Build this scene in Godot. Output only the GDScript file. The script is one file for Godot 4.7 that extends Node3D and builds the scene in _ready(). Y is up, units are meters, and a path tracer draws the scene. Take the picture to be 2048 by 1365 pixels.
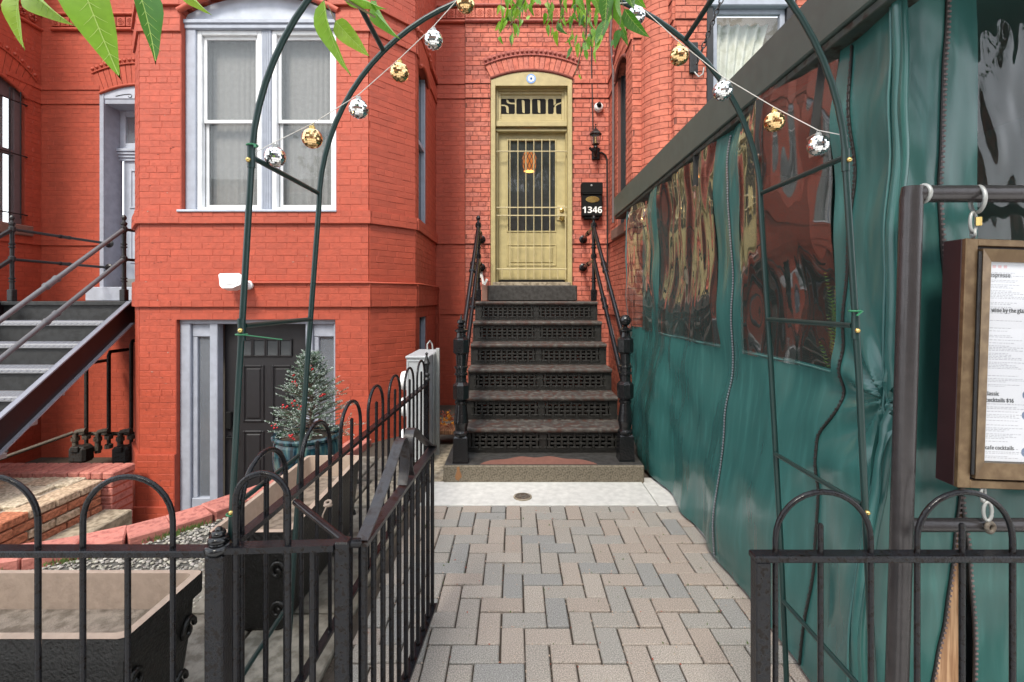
extends Node3D
# A rowhouse entrance: measured in metres, camera at x=0, z=0, facade towards -z.

const EYE := 1.415
const FOC := 940.0
const TINT := 1.0
var M := {}
var T := {}
var base_of := {}
var rng := RandomNumberGenerator.new()
var bricks_of := {}

func _ready() -> void:
	rng.seed = 20240
	# camera: level, with the lens shifted down
	var cam := Camera3D.new()
	cam.name = "camera"
	cam.projection = Camera3D.PROJECTION_FRUSTUM
	cam.near = 0.1
	cam.far = 400.0
	cam.size = 0.1 * 1365.0 / FOC
	cam.frustum_offset = Vector2(0.1 * (1024.0 - 1030.0) / FOC, 0.1 * (600.0 - 682.5) / FOC)
	cam.position = Vector3(0, EYE, 0)
	add_child(cam)
	cam.current = true
	# sky, sun, exposure: bright overcast
	var env := Environment.new()
	env.background_mode = Environment.BG_SKY
	var sky := Sky.new()
	var sm := ProceduralSkyMaterial.new()
	sm.sky_top_color = Color(0.86, 0.89, 0.93)
	sm.sky_horizon_color = Color(0.93, 0.94, 0.95)
	sm.sky_curve = 0.2
	sm.ground_bottom_color = Color(0.35, 0.34, 0.33)
	sm.ground_horizon_color = Color(0.6, 0.6, 0.6)
	sm.energy_multiplier = 1.0
	sky.sky_material = sm
	env.sky = sky
	env.tonemap_mode = Environment.TONE_MAPPER_LINEAR
	env.tonemap_exposure = 3.05
	env.sdfgi_enabled = true
	env.ssao_enabled = true
	env.ssil_enabled = true
	var we := WorldEnvironment.new()
	we.name = "world"
	we.environment = env
	add_child(we)
	var sun := DirectionalLight3D.new()
	sun.name = "sun"
	sun.light_energy = 0.5
	sun.light_color = Color(1.0, 0.97, 0.92)
	sun.light_angular_distance = 14.0
	sun.shadow_enabled = true
	sun.rotation_degrees = Vector3(-50, -18, 0)
	add_child(sun)
	make_materials()
	ground()
	painted_house()
	far_left_house()
	brick_house()
	house_fittings()
	entrance_stair()
	side_stair()
	far_side()
	tent()
	fences()
	garden_arch()
	yard_things()
	menu_stand()
	leaves()

# ------------------------------------------------------------------ geometry
class G:
	var v := PackedVector3Array()
	var n := PackedVector3Array()
	var uv := PackedVector2Array()
	var x := PackedInt32Array()
	func tri(a: Vector3, b: Vector3, c: Vector3) -> void:
		var nn := (b - a).cross(c - a).normalized()
		var k := v.size()
		for p in [a, b, c]:
			v.append(p); n.append(nn); uv.append(Vector2(p.x + p.z, -p.y))
		x.append_array([k, k + 2, k + 1])
	func quad(a: Vector3, b: Vector3, c: Vector3, d: Vector3) -> void:
		var nn := (b - a).cross(c - a)
		if nn.length_squared() < 1e-16:
			nn = (c - a).cross(d - a)
		nn = nn.normalized()
		var k := v.size()
		v.append_array([a, b, c, d])
		for i in 4:
			n.append(nn)
		uv.append_array([Vector2(0, 1), Vector2(1, 1), Vector2(1, 0), Vector2(0, 0)])
		x.append_array([k, k + 2, k + 1, k, k + 3, k + 2])
	func outq(a: Vector3, b: Vector3, c: Vector3, d: Vector3, o: Vector3) -> void:
		if (b - a).cross(c - a).dot(o) < 0.0:
			quad(a, d, c, b)
		else:
			quad(a, b, c, d)
	func outt(a: Vector3, b: Vector3, c: Vector3, o: Vector3) -> void:
		if (b - a).cross(c - a).dot(o) < 0.0:
			tri(a, c, b)
		else:
			tri(a, b, c)
	func box(c: Vector3, s: Vector3, bev := 0.0, B := Basis.IDENTITY) -> G:
		var h := s * 0.5
		var P := func(i: int, sg: Vector3) -> Vector3:
			var q := Vector3(sg.x * (h.x - bev), sg.y * (h.y - bev), sg.z * (h.z - bev))
			q[i] = sg[i] * h[i]
			return c + B * q
		for i in 3:
			var j := (i + 1) % 3
			var k := (i + 2) % 3
			for s0 in [-1.0, 1.0]:
				var o := Vector3.ZERO
				o[i] = s0
				var qs := []
				for w in [[-1.0, -1.0], [1.0, -1.0], [1.0, 1.0], [-1.0, 1.0]]:
					var sg := Vector3.ZERO
					sg[i] = s0; sg[j] = w[0]; sg[k] = w[1]
					qs.append(P.call(i, sg))
				outq(qs[0], qs[1], qs[2], qs[3], B * o)
				if bev > 0.0:
					for s1 in [-1.0, 1.0]:
						var a := Vector3.ZERO
						a[i] = s0; a[j] = s1; a[k] = -1.0
						var b := a
						b[k] = 1.0
						var oo := Vector3.ZERO
						oo[i] = s0; oo[j] = s1
						outq(P.call(i, a), P.call(i, b), P.call(j, b), P.call(j, a), B * oo)
		if bev > 0.0:
			for sx in [-1.0, 1.0]:
				for sy in [-1.0, 1.0]:
					for sz in [-1.0, 1.0]:
						var sg := Vector3(sx, sy, sz)
						outt(P.call(0, sg), P.call(1, sg), P.call(2, sg), B * sg)
		return self
	func span(a: Vector3, b: Vector3, bev := 0.0) -> G:
		return box((a + b) * 0.5, (b - a).abs(), bev)
	func bar(a: Vector3, b: Vector3, w: float, t: float, up := Vector3.UP, bev := 0.0) -> G:
		var dz := (b - a).normalized()
		var dx := up.cross(dz).normalized()
		var dy := dz.cross(dx)
		return box((a + b) * 0.5, Vector3(w, t, (b - a).length()), bev, Basis(dx, dy, dz))
	func tube(path: PackedVector3Array, r, sides := 10, caps := true, closed := false) -> G:
		var m := path.size()
		var rings := []
		var up := Vector3.ZERO
		var k0 := v.size()
		for i in m:
			var a := path[(i - 1 + m) % m] if closed else path[maxi(i - 1, 0)]
			var b := path[(i + 1) % m] if closed else path[mini(i + 1, m - 1)]
			var t := (b - a).normalized()
			if up == Vector3.ZERO:
				up = Vector3.UP if absf(t.y) < 0.9 else Vector3.RIGHT
			var s := t.cross(up).normalized()
			up = s.cross(t).normalized()
			var rr: float = r[i] if (r is Array or r is PackedFloat32Array) else r
			for j in sides:
				var an := TAU * j / sides
				var d := s * cos(an) + up * sin(an)
				v.append(path[i] + d * rr)
				n.append(d)
				uv.append(Vector2(float(j) / sides, float(i) / m))
		var segs := m if closed else m - 1
		for i in segs:
			var i2 := (i + 1) % m
			for j in sides:
				var j2 := (j + 1) % sides
				var a := k0 + i * sides + j
				var b := k0 + i * sides + j2
				var c := k0 + i2 * sides + j2
				var d := k0 + i2 * sides + j
				x.append_array([a, b, c, a, c, d])
		if caps and not closed:
			for e in [0, m - 1]:
				var t := (path[1] - path[0]).normalized() * -1.0 if e == 0 else (path[m - 1] - path[m - 2]).normalized()
				for j in range(1, sides - 1):
					var q: int = k0 + int(e) * sides
					outt(v[q], v[q + j], v[q + j + 1], t)
		return self
	func lathe(prof: Array, sides: int, o: Vector3, flat := false, B := Basis.IDENTITY, turn := 0.0) -> G:
		for i in prof.size() - 1:
			var p: Vector2 = prof[i]
			var q: Vector2 = prof[i + 1]
			var dn := Vector2(q.y - p.y, p.x - q.x).normalized()
			for j in sides:
				var a0 := TAU * j / sides + turn
				var a1 := TAU * (j + 1) / sides + turn
				var e0 := Vector3(cos(a0), 0, sin(a0))
				var e1 := Vector3(cos(a1), 0, sin(a1))
				var k := v.size()
				var am := (e0 + e1).normalized()
				for w in [[e0, p], [e1, p], [e1, q], [e0, q]]:
					v.append(o + B * (w[0] * w[1].x + Vector3(0, w[1].y, 0)))
					var f: Vector3 = am if flat else w[0]
					n.append((B * (f * dn.x + Vector3(0, dn.y, 0))).normalized())
					uv.append(Vector2(float(j) / sides, w[1].y))
				x.append_array([k, k + 1, k + 2, k, k + 2, k + 3])
		return self
	func sheet(nu: int, nv: int, f: Callable) -> G:
		var k := v.size()
		for i in nu + 1:
			for j in nv + 1:
				var a := float(i) / nu
				var b := float(j) / nv
				v.append(f.call(a, b))
				var e := 0.002
				var du: Vector3 = f.call(minf(a + e, 1.0), b) - f.call(maxf(a - e, 0.0), b)
				var dv: Vector3 = f.call(a, minf(b + e, 1.0)) - f.call(a, maxf(b - e, 0.0))
				n.append(du.cross(dv).normalized())
				uv.append(Vector2(a, 1.0 - b))
		for i in nu:
			for j in nv:
				var a := k + i * (nv + 1) + j
				var b := a + nv + 1
				x.append_array([a, b + 1, b, a, a + 1, b + 1])
		return self
	func extrude(poly: PackedVector2Array, d: float, X: Transform3D) -> G:
		if Geometry2D.is_polygon_clockwise(poly):
			poly.reverse()
		var t := Geometry2D.triangulate_polygon(poly)
		var fz := X.basis.z
		for i in range(0, t.size(), 3):
			var a := poly[t[i]]; var b := poly[t[i + 1]]; var c := poly[t[i + 2]]
			outt(X * Vector3(a.x, a.y, d), X * Vector3(b.x, b.y, d), X * Vector3(c.x, c.y, d), fz)
			outt(X * Vector3(a.x, a.y, 0), X * Vector3(b.x, b.y, 0), X * Vector3(c.x, c.y, 0), -fz)
		for i in poly.size():
			var a := poly[i]; var b := poly[(i + 1) % poly.size()]
			quad(X * Vector3(a.x, a.y, 0), X * Vector3(b.x, b.y, 0), X * Vector3(b.x, b.y, d), X * Vector3(a.x, a.y, d))
		return self
	func ball(c: Vector3, r: float, sides := 12, squash := 1.0) -> G:
		var prof := []
		for i in range(sides / 2 + 1):
			var a := PI * i / (sides / 2) - PI / 2
			prof.append(Vector2(maxf(cos(a) * r, 0.0001), sin(a) * r * squash))
		var k := v.size()
		lathe(prof, sides, c)
		for i in range(k, v.size()):
			var q := v[i] - c
			n[i] = Vector3(q.x, q.y / (squash * squash), q.z).normalized()
		return self
	func torus(c: Vector3, R: float, r: float, B := Basis.IDENTITY, sides := 20, st := 1.0) -> G:
		var p := PackedVector3Array()
		for i in sides:
			var a := TAU * i / sides
			p.append(c + B * Vector3(cos(a) * R, sin(a) * R * st, 0))
		return tube(p, r, 8, false, true)
	func arrays() -> Array:
		var a := []
		a.resize(Mesh.ARRAY_MAX)
		a[Mesh.ARRAY_VERTEX] = v; a[Mesh.ARRAY_NORMAL] = n; a[Mesh.ARRAY_TEX_UV] = uv; a[Mesh.ARRAY_INDEX] = x
		return a
	func mesh() -> ArrayMesh:
		var m := ArrayMesh.new()
		if v.size():
			m.add_surface_from_arrays(Mesh.PRIMITIVE_TRIANGLES, arrays())
		return m

func V(x: float, y: float, d: float) -> Vector3:      # x, height, metres in front of the camera
	return Vector3(x, y, -d)
func P(px: float, py: float, d: float) -> Vector3:    # a surveyed point at its own distance
	return Vector3((px - 1030.0) * d / FOC, EYE - (py - 600.0) * d / FOC, -d)
func pv(a: Array) -> PackedVector3Array:
	return PackedVector3Array(a)

# ------------------------------------------------------------------ naming
func thing(called: String, label: String, category: String, at := Vector3.ZERO, group := "") -> Node3D:
	var o := Node3D.new()
	o.name = called
	o.position = at
	add_named(o)
	o.set_meta("label", label); o.set_meta("category", category)
	if group: o.set_meta("group", group)
	base_of[o] = at
	return o
var taken := {}
func add_named(o: Node) -> void:
	var nm := String(o.name)
	if taken.has(nm):
		o.name = "%s_%03d" % [nm, taken[nm]]
		taken[nm] += 1
	else:
		taken[nm] = 1
	add_child(o, true)
func part(parent: Node3D, called: String, g: G, m: Material) -> MeshInstance3D:
	return part_mesh(parent, called, g.mesh(), m)
func part_mesh(parent: Node3D, called: String, mesh: Mesh, m: Material) -> MeshInstance3D:
	var o := MeshInstance3D.new()
	o.name = called
	o.mesh = mesh
	if m: o.material_override = m
	parent.add_child(o, true)
	if base_of.has(parent): o.position = -base_of[parent]
	return o
func single(called: String, label: String, category: String, g: G, m: Material, group := "") -> MeshInstance3D:
	var o := MeshInstance3D.new()
	o.name = called; o.mesh = g.mesh(); o.material_override = m
	add_named(o)
	o.set_meta("label", label); o.set_meta("category", category)
	if group: o.set_meta("group", group)
	return o
func struct(called: String, g: G, m: Material) -> MeshInstance3D:
	var o := MeshInstance3D.new()
	o.name = called; o.mesh = g.mesh(); o.material_override = m
	add_named(o)
	o.set_meta("kind", "structure")
	return o
func stuff(o: Node) -> Node:
	o.set_meta("kind", "stuff"); return o
func dup_at(o: Node3D, at: Vector3, label: String) -> Node3D:
	var c: Node3D = o.duplicate()
	c.name = String(o.name).rstrip("_0123456789")
	c.position = at
	add_named(c)
	c.set_meta("label", label)
	return c

# ------------------------------------------------------------------ textures and materials
func noise_tex(key: String, size: int, freq: float, oct: int, lo: float, hi: float, sd: int, contrast := 1.0, stretch := Vector2.ONE, type := FastNoiseLite.TYPE_SIMPLEX_SMOOTH) -> void:
	var f := FastNoiseLite.new()
	f.seed = sd; f.frequency = freq; f.noise_type = type
	f.fractal_octaves = oct; f.fractal_gain = 0.55
	var im := Image.create(size, size, false, Image.FORMAT_L8)
	var bl := size / 4
	for y in size:
		for x in size:
			var a := f.get_noise_2d(x * stretch.x, y * stretch.y)
			if x > size - bl:
				a = lerpf(a, f.get_noise_2d((x - size) * stretch.x, y * stretch.y), float(x - size + bl) / bl)
			if y > size - bl:
				var b := f.get_noise_2d(x * stretch.x, (y - size) * stretch.y)
				if x > size - bl:
					b = lerpf(b, f.get_noise_2d((x - size) * stretch.x, (y - size) * stretch.y), float(x - size + bl) / bl)
				a = lerpf(a, b, float(y - size + bl) / bl)
			var w := clampf(0.5 + a * contrast, 0.0, 1.0)
			im.set_pixel(x, y, Color.from_hsv(0, 0, lerpf(lo, hi, w)))
	T[key] = ImageTexture.create_from_image(im)
func ramp_tex(key: String, src: String, cols: Array, stops: Array) -> void:
	var g := Gradient.new()
	g.colors = PackedColorArray(cols); g.offsets = PackedFloat32Array(stops)
	var s: Image = T[src].get_image()
	var im := Image.create(s.get_width(), s.get_height(), false, Image.FORMAT_RGB8)
	for y in s.get_height():
		for x in s.get_width():
			im.set_pixel(x, y, g.sample(s.get_pixel(x, y).r))
	T[key] = ImageTexture.create_from_image(im)
func mat(key: String, c: Color, rough := 0.7, metal := 0.0, tex := "", sc := 1.0, bump := "", bs := 0.0, bsc := 1.0) -> StandardMaterial3D:
	var m := StandardMaterial3D.new()
	m.resource_name = key
	m.albedo_color = c; m.roughness = rough; m.metallic = metal
	m.uv1_triplanar = true; m.uv1_world_triplanar = true
	m.uv1_scale = Vector3.ONE * sc
	if tex: m.albedo_texture = T[tex]
	if bump:
		m.heightmap_enabled = true; m.heightmap_texture = T[bump]; m.heightmap_scale = bs
	M[key] = m
	return m
func lin(r: float, g: float, b: float) -> Color:
	return Color(r, g, b).linear_to_srgb()

func make_materials() -> void:
	noise_tex("mottle", 384, 0.020, 6, 0.90, 1.0, 3, 0.9)
	noise_tex("blotch", 512, 0.016, 6, 0.0, 1.0, 11, 1.1)
	noise_tex("grain", 256, 0.25, 4, 0.68, 1.0, 5, 1.3)
	noise_tex("rough", 256, 0.09, 4, 0.0, 1.0, 9, 1.0)
	noise_tex("fine", 256, 0.3, 2, 0.0, 1.0, 19, 0.9)
	noise_tex("streak", 384, 0.02, 4, 0.0, 1.0, 21, 1.2, Vector2(2.6, 0.3))
	noise_tex("woodn", 256, 0.03, 4, 0.0, 1.0, 31, 1.2, Vector2(4.0, 0.22))
	noise_tex("wavy", 256, 0.014, 2, 0.0, 1.0, 41, 1.1)
	ramp_tex("iron", "blotch", [Color(0.62, 0.40, 0.28), Color(0.86, 0.80, 0.78), Color(1, 1, 1), Color(0.84, 0.85, 0.9)], [0.14, 0.24, 0.5, 0.9])
	ramp_tex("tread", "blotch", [Color(0.55, 0.37, 0.31), Color(0.45, 0.40, 0.38), Color(0.52, 0.50, 0.48), Color(0.72, 0.69, 0.65)], [0.2, 0.36, 0.6, 0.9])
	ramp_tex("stone", "blotch", [Color(0.74, 0.71, 0.66), Color(0.90, 0.88, 0.84), Color(1, 0.98, 0.94)], [0.15, 0.5, 0.85])
	ramp_tex("oldred", "blotch", [Color(0.82, 0.77, 0.77), Color(0.94, 0.91, 0.90), Color(1, 1, 1), Color(1, 0.98, 0.95)], [0.08, 0.3, 0.6, 0.95])
	ramp_tex("glaze", "streak", [Color(0.05, 0.10, 0.13), Color(0.08, 0.19, 0.24), Color(0.15, 0.30, 0.33), Color(0.38, 0.46, 0.43)], [0.15, 0.45, 0.7, 1.0])
	ramp_tex("scuff", "streak", [Color(0.87, 0.89, 0.89), Color(0.90, 0.91, 0.91), Color(0.93, 0.94, 0.94), Color(1, 1, 1)], [0.1, 0.45, 0.8, 1.0])
	ramp_tex("wood", "woodn", [Color(0.46, 0.30, 0.20), Color(0.66, 0.46, 0.32), Color(0.78, 0.58, 0.42)], [0.2, 0.5, 0.85])
	ramp_tex("wood_pale", "woodn", [Color(0.66, 0.52, 0.41), Color(0.76, 0.62, 0.50), Color(0.84, 0.71, 0.59)], [0.2, 0.5, 0.85])
	ramp_tex("brass", "blotch", [Color(0.56, 0.48, 0.38), Color(0.61, 0.53, 0.42), Color(0.68, 0.60, 0.48)], [0.2, 0.5, 0.9])
	ramp_tex("whitewash", "blotch", [Color(0.68, 0.46, 0.37), Color(0.77, 0.62, 0.53), Color(0.86, 0.80, 0.71)], [0.25, 0.48, 0.72])
	ramp_tex("gravelc", "fine", [Color(0.30, 0.29, 0.27), Color(0.5, 0.49, 0.46), Color(0.72, 0.70, 0.66)], [0.2, 0.5, 0.85])
	# painted masonry
	for i in 4:
		var k: float = [1.0, 0.93, 1.05, 0.97][i]
		mat("paint%d" % i, lin(0.43 * k, 0.073 * k, 0.036 * k), 0.62, 0.0, "mottle", 0.45, "rough", 0.10)
		M["paint%d" % i].uv1_scale = Vector3.ONE * 1.3
	for i in 4:
		var k2: float = [1.0, 0.9, 1.06, 0.95][i]
		mat("faded%d" % i, lin(0.47 * k2, 0.175 * k2, 0.140 * k2), 0.75, 0.0, "oldred", 2.2, "rough", 0.2)
	mat("paint_joint", lin(0.385, 0.064, 0.032), 0.7, 0.0, "mottle", 1.1)
	# old pressed brick
	var bc := [[0.55, 0.160, 0.108], [0.50, 0.142, 0.096], [0.57, 0.182, 0.125], [0.44, 0.138, 0.102], [0.52, 0.172, 0.126]]
	for i in 5:
		mat("brick%d" % i, lin(bc[i][0], bc[i][1], bc[i][2]), 0.8, 0.0, "oldred", 0.9 + 0.17 * i, "rough", 0.12)
	for i in 4:
		var k: float = [1.0, 0.9, 1.08, 0.95][i]
		mat("orange%d" % i, lin(0.50 * k, 0.145 * k, 0.092 * k), 0.78, 0.0, "oldred", 1.4, "rough", 0.10)
	mat("mortar", lin(0.26, 0.085, 0.062), 0.9, 0.0, "grain", 3.0)
	mat("mortar_light", lin(0.50, 0.42, 0.34), 0.9, 0.0, "grain", 3.0)
	mat("terracotta", lin(0.40, 0.12, 0.095), 0.75, 0.0, "oldred", 1.6, "rough", 0.08)
	mat("dark_brick", lin(0.20, 0.055, 0.04), 0.85, 0.0, "oldred", 1.6, "rough", 0.15)
	for i in 3:
		var k: float = [1.0, 0.85, 1.1][i]
		mat("rubble%d" % i, lin([0.50, 0.56, 0.60][i], [0.19, 0.44, 0.54][i], [0.11, 0.34, 0.45][i]), 0.9, 0.0, "stone", 3.0, "rough", 0.3)
	mat("sandstone", lin(0.22, 0.12, 0.09), 0.85, 0.0, "mottle", 1.2, "rough", 0.2)
	# stone and paving
	mat("concrete", lin(0.60, 0.585, 0.555), 0.85, 0.0, "mottle", 1.6, "fine", 0.06)
	mat("old_concrete", lin(0.36, 0.32, 0.26), 0.9, 0.0, "stone", 1.6, "fine", 0.2)
	mat("step_stone", lin(0.22, 0.195, 0.158), 0.85, 0.0, "stone", 6.0, "fine", 0.25)
	mat("step_stone_top", lin(0.040, 0.039, 0.040), 0.7, 0.0, "stone", 1.8, "fine", 0.15)
	mat("worn_red", lin(0.20, 0.085, 0.062), 0.75, 0.0, "mottle", 2.0, "fine", 0.1)
	var pc := [[0.44, 0.395, 0.345], [0.48, 0.410, 0.350], [0.41, 0.385, 0.348], [0.46, 0.385, 0.325], [0.36, 0.350, 0.330], [0.43, 0.392, 0.345], [0.50, 0.440, 0.380]]
	for i in 7:
		mat("paver%d" % i, lin(pc[i][0], pc[i][1], pc[i][2]), 0.9, 0.0, "grain", 2.6, "fine", 0.22)
	mat("sand_joint", lin(0.085, 0.066, 0.050), 1.0, 0.0, "grain", 6.0)
	for i in 3:
		var k: float = [1.0, 0.82, 1.15][i]
		mat("slate%d" % i, lin(0.21 * k, 0.20 * k, 0.18 * k), 0.8, 0.0, "stone", 1.4, "fine", 0.12)
	mat("asphalt", lin(0.05, 0.05, 0.05), 0.95, 0.0, "grain", 3.0)
	mat("soil", lin(0.09, 0.07, 0.05), 1.0, 0.0, "grain", 4.0, "rough", 0.6)
	mat("gravel", Color(1, 1, 1), 0.95, 0.0, "gravelc", 7.0, "fine", 1.0)
	mat("pebble", lin(0.46, 0.44, 0.40), 0.85, 0.0, "grain", 9.0)
	M["pebble"].vertex_color_use_as_albedo = true
	mat("rust_stain", lin(0.36, 0.17, 0.07), 0.9, 0.0, "grain", 4.0)
	mat("moss", lin(0.10, 0.16, 0.03), 1.0, 0.0, "grain", 12.0)
	# iron and paint
	mat("iron", lin(0.013, 0.013, 0.014), 0.42, 0.0, "iron", 2.6, "fine", 0.08)
	mat("iron_gloss", lin(0.008, 0.008, 0.009), 0.2, 0.0, "mottle", 2.0, "rough", 0.06)
	mat("fence_iron", lin(0.012, 0.012, 0.014), 0.24, 0.0, "iron", 5.0, "rough", 0.05)
	M.fence_iron.metallic_specular = 0.36
	mat("gate_strap", lin(0.040, 0.038, 0.040), 0.36, 0.2, "iron", 3.0, "fine", 0.08)
	mat("stair_iron", lin(0.014, 0.0135, 0.013), 0.5, 0.0, "stone", 2.0, "fine", 0.12)
	mat("tread_iron", lin(0.23, 0.22, 0.215), 0.62, 0.0, "tread", 1.5, "fine", 0.12)
	mat("plate_iron", lin(0.34, 0.345, 0.36), 0.4, 0.3, "mottle", 3.0)
	mat("riser_dark", lin(0.022, 0.024, 0.027), 0.55, 0.0, "stone", 1.2, "fine", 0.1)
	mat("maroon_steel", lin(0.013, 0.006, 0.007), 0.35, 0.0, "mottle", 0.8)
	mat("rail_gray", lin(0.12, 0.12, 0.13), 0.4, 0.2, "mottle", 2.0)
	mat("steel_edge", lin(0.30, 0.31, 0.36), 0.45, 0.3, "mottle", 2.0)
	mat("pipe_steel", lin(0.060, 0.055, 0.057), 0.25, 0.45, "mottle", 3.0, "fine", 0.05)
	mat("gas_pipe", lin(0.045, 0.042, 0.038), 0.6, 0.2, "iron", 3.0)
	mat("old_pipe", lin(0.13, 0.11, 0.085), 0.7, 0.1, "iron", 4.0, "rough", 0.2)
	mat("green_tube", lin(0.008, 0.030, 0.028), 0.34, 0.0, "mottle", 2.0)
	mat("green_beam", lin(0.056, 0.082, 0.074), 0.38, 0.0, "mottle", 1.0)
	mat("beam_lip", lin(0.035, 0.05, 0.042), 0.6, 0.0, "iron", 1.4)
	mat("vinyl", lin(0.038, 0.128, 0.118), 0.22, 0.0, "scuff", 0.9, "wavy", 0.10)
	mat("vinyl_hem", lin(0.05, 0.14, 0.135), 0.28, 0.0, "mottle", 1.4)
	mat("zipper", lin(0.022, 0.020, 0.020), 0.45, 0.2)
	mat("canvas_dark", lin(0.030, 0.10, 0.09), 0.8)
	mat("strap", lin(0.018, 0.018, 0.018), 0.8)
	mat("buckle", lin(0.35, 0.24, 0.19), 0.35, 0.7)
	mat("cream", lin(0.47, 0.395, 0.19), 0.45, 0.0, "mottle", 0.8)
	mat("cream_bar", lin(0.56, 0.48, 0.27), 0.4, 0.0, "mottle", 1.5)
	mat("black_paint", lin(0.010, 0.010, 0.010), 0.75)
	M.black_paint.metallic_specular = 0.25
	mat("gray_trim", lin(0.36, 0.39, 0.46), 0.5, 0.0, "mottle", 0.8)
	mat("gray_door", lin(0.46, 0.50, 0.58), 0.45, 0.0, "mottle", 0.6)
	mat("white_vinyl", lin(0.78, 0.79, 0.80), 0.4, 0.0, "mottle", 0.5)
	mat("white_plastic", lin(0.80, 0.80, 0.80), 0.35)
	mat("charcoal_door", lin(0.018, 0.0175, 0.020), 0.45, 0.0, "mottle", 1.0)
	mat("brown_frame", lin(0.15, 0.11, 0.11), 0.7, 0.0, "mottle", 1.4)
	mat("utility_gray", lin(0.46, 0.48, 0.50), 0.5, 0.2, "mottle", 1.5)
	mat("galvanised", lin(0.40, 0.41, 0.40), 0.5, 0.4, "mottle", 3.0)
	mat("gold", lin(0.62, 0.45, 0.16), 0.25, 0.9)
	mat("mirror", lin(0.85, 0.86, 0.86), 0.05, 1.0)
	mat("mirror_gold", lin(0.88, 0.60, 0.30), 0.06, 1.0)
	mat("ball_core", lin(0.55, 0.55, 0.55), 0.4, 0.6)
	mat("gold_core", lin(0.62, 0.40, 0.15), 0.4, 0.6)
	mat("string", lin(0.62, 0.60, 0.56), 0.6)
	mat("tie", lin(0.02, 0.16, 0.07), 0.5)
	mat("planter_black", lin(0.010, 0.010, 0.0105), 0.42, 0.0, "stone", 3.0, "rough", 0.25)
	mat("planter_tan", lin(0.43, 0.325, 0.25), 0.7, 0.0, "mottle", 2.4, "rough", 0.08)
	mat("planter_floor", lin(0.27, 0.225, 0.19), 0.95, 0.0, "stone", 2.0, "fine", 0.3)
	mat("glazed", Color(1, 1, 1), 0.12, 0.0, "glaze", 1.1)
	mat("bark", lin(0.13, 0.095, 0.07), 0.95, 0.0, "mottle", 3.0, "rough", 0.8)
	mat("twig", lin(0.20, 0.16, 0.09), 0.8)
	mat("needle", lin(0.055, 0.11, 0.055), 0.7)
	mat("frosted", lin(0.50, 0.56, 0.52), 0.8)
	mat("berry", lin(0.42, 0.012, 0.014), 0.22)
	mat("petal", lin(0.82, 0.34, 0.03), 0.7)
	mat("petal_dark", lin(0.30, 0.05, 0.02), 0.7)
	mat("plank", Color(1, 1, 1), 0.8, 0.0, "wood", 3.0, "woodn", 0.1)
	mat("plank_new", Color(0.95, 0.93, 0.9), 0.7, 0.0, "wood_pale", 1.6, "woodn", 0.05)
	mat("bronze", Color(0.75, 0.72, 0.70), 0.36, 0.7, "brass", 2.0)
	mat("box_side", lin(0.030, 0.012, 0.014), 0.35, 0.1, "mottle", 1.5)
	mat("sheer", lin(0.19, 0.19, 0.185), 0.9, 0.0, "mottle", 2.0)
	mat("curtain_cream", lin(0.52, 0.53, 0.46), 0.9)
	mat("interior", lin(0.20, 0.18, 0.15), 0.9, 0.0, "mottle", 1.0)
	mat("tent_inside", lin(0.030, 0.115, 0.105), 0.6, 0.0, "mottle", 1.0)
	mat("blue_ink", lin(0.20, 0.36, 0.72), 0.6)
	mat("white_ink", lin(0.85, 0.85, 0.82), 0.6)
	mat("navy_ink", lin(0.06, 0.10, 0.20), 0.6)
	mat("print_ink", lin(0.03, 0.03, 0.035), 0.7)
	mat("red_ink", lin(0.6, 0.06, 0.10), 0.7)
	for i in 4:
		var lc: Array = [[0.26, 0.46, 0.045], [0.17, 0.36, 0.04], [0.08, 0.22, 0.035], [0.34, 0.50, 0.06]][i]
		var lm := mat("leaf%d" % i, lin(lc[0], lc[1], lc[2]), 0.45, 0.0, "mottle", 9.0)
		lm.backlight_enabled = true
		lm.backlight = lin(0.45, 0.62, 0.12)
	mat("leaf_vein", lin(0.42, 0.58, 0.14), 0.5)
	mat("crown", lin(0.055, 0.11, 0.025), 0.6)
	mat("far_wall", lin(0.30, 0.16, 0.12), 0.9, 0.0, "mottle", 0.5)
	mat("far_trim", lin(0.5, 0.48, 0.44), 0.8)
	mat("far_roof", lin(0.10, 0.10, 0.11), 0.8)
	mat("far_glass", lin(0.04, 0.045, 0.05), 0.1)
	for w in [["glass", Color(0.8, 0.85, 0.86, 0.06), 0.02], ["lite", Color(0.7, 0.74, 0.74, 0.25), 0.12], ["etched", Color(0.55, 0.58, 0.62, 0.45), 0.2]]:
		var g := StandardMaterial3D.new()
		g.resource_name = w[0]
		g.transparency = BaseMaterial3D.TRANSPARENCY_ALPHA
		g.albedo_color = w[1]; g.roughness = w[2]; g.metallic_specular = 0.6
		M[w[0]] = g
	var cv := StandardMaterial3D.new()
	cv.resource_name = "clear_vinyl"
	cv.transparency = BaseMaterial3D.TRANSPARENCY_ALPHA
	cv.albedo_color = Color(0.80, 0.78, 0.74, 0.012)
	cv.roughness = 0.02; cv.metallic = 0.0; cv.metallic_specular = 0.7
	M["clear_vinyl"] = cv
	var cf := cv.duplicate()
	cf.resource_name = "clear_vinyl_front"; cf.metallic = 0.0
	M["clear_front"] = cf
	var sm := StandardMaterial3D.new()
	sm.resource_name = "lamp_shade"
	sm.albedo_color = Color(0.75, 0.4, 0.12); sm.roughness = 0.8
	sm.emission_enabled = true; sm.emission = Color(1.0, 0.56, 0.16); sm.emission_energy_multiplier = 0.20
	M["lamp_shade"] = sm
	var sb := StandardMaterial3D.new()
	sb.resource_name = "lamp_bulb"
	sb.albedo_color = Color(1, 0.8, 0.5)
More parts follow.
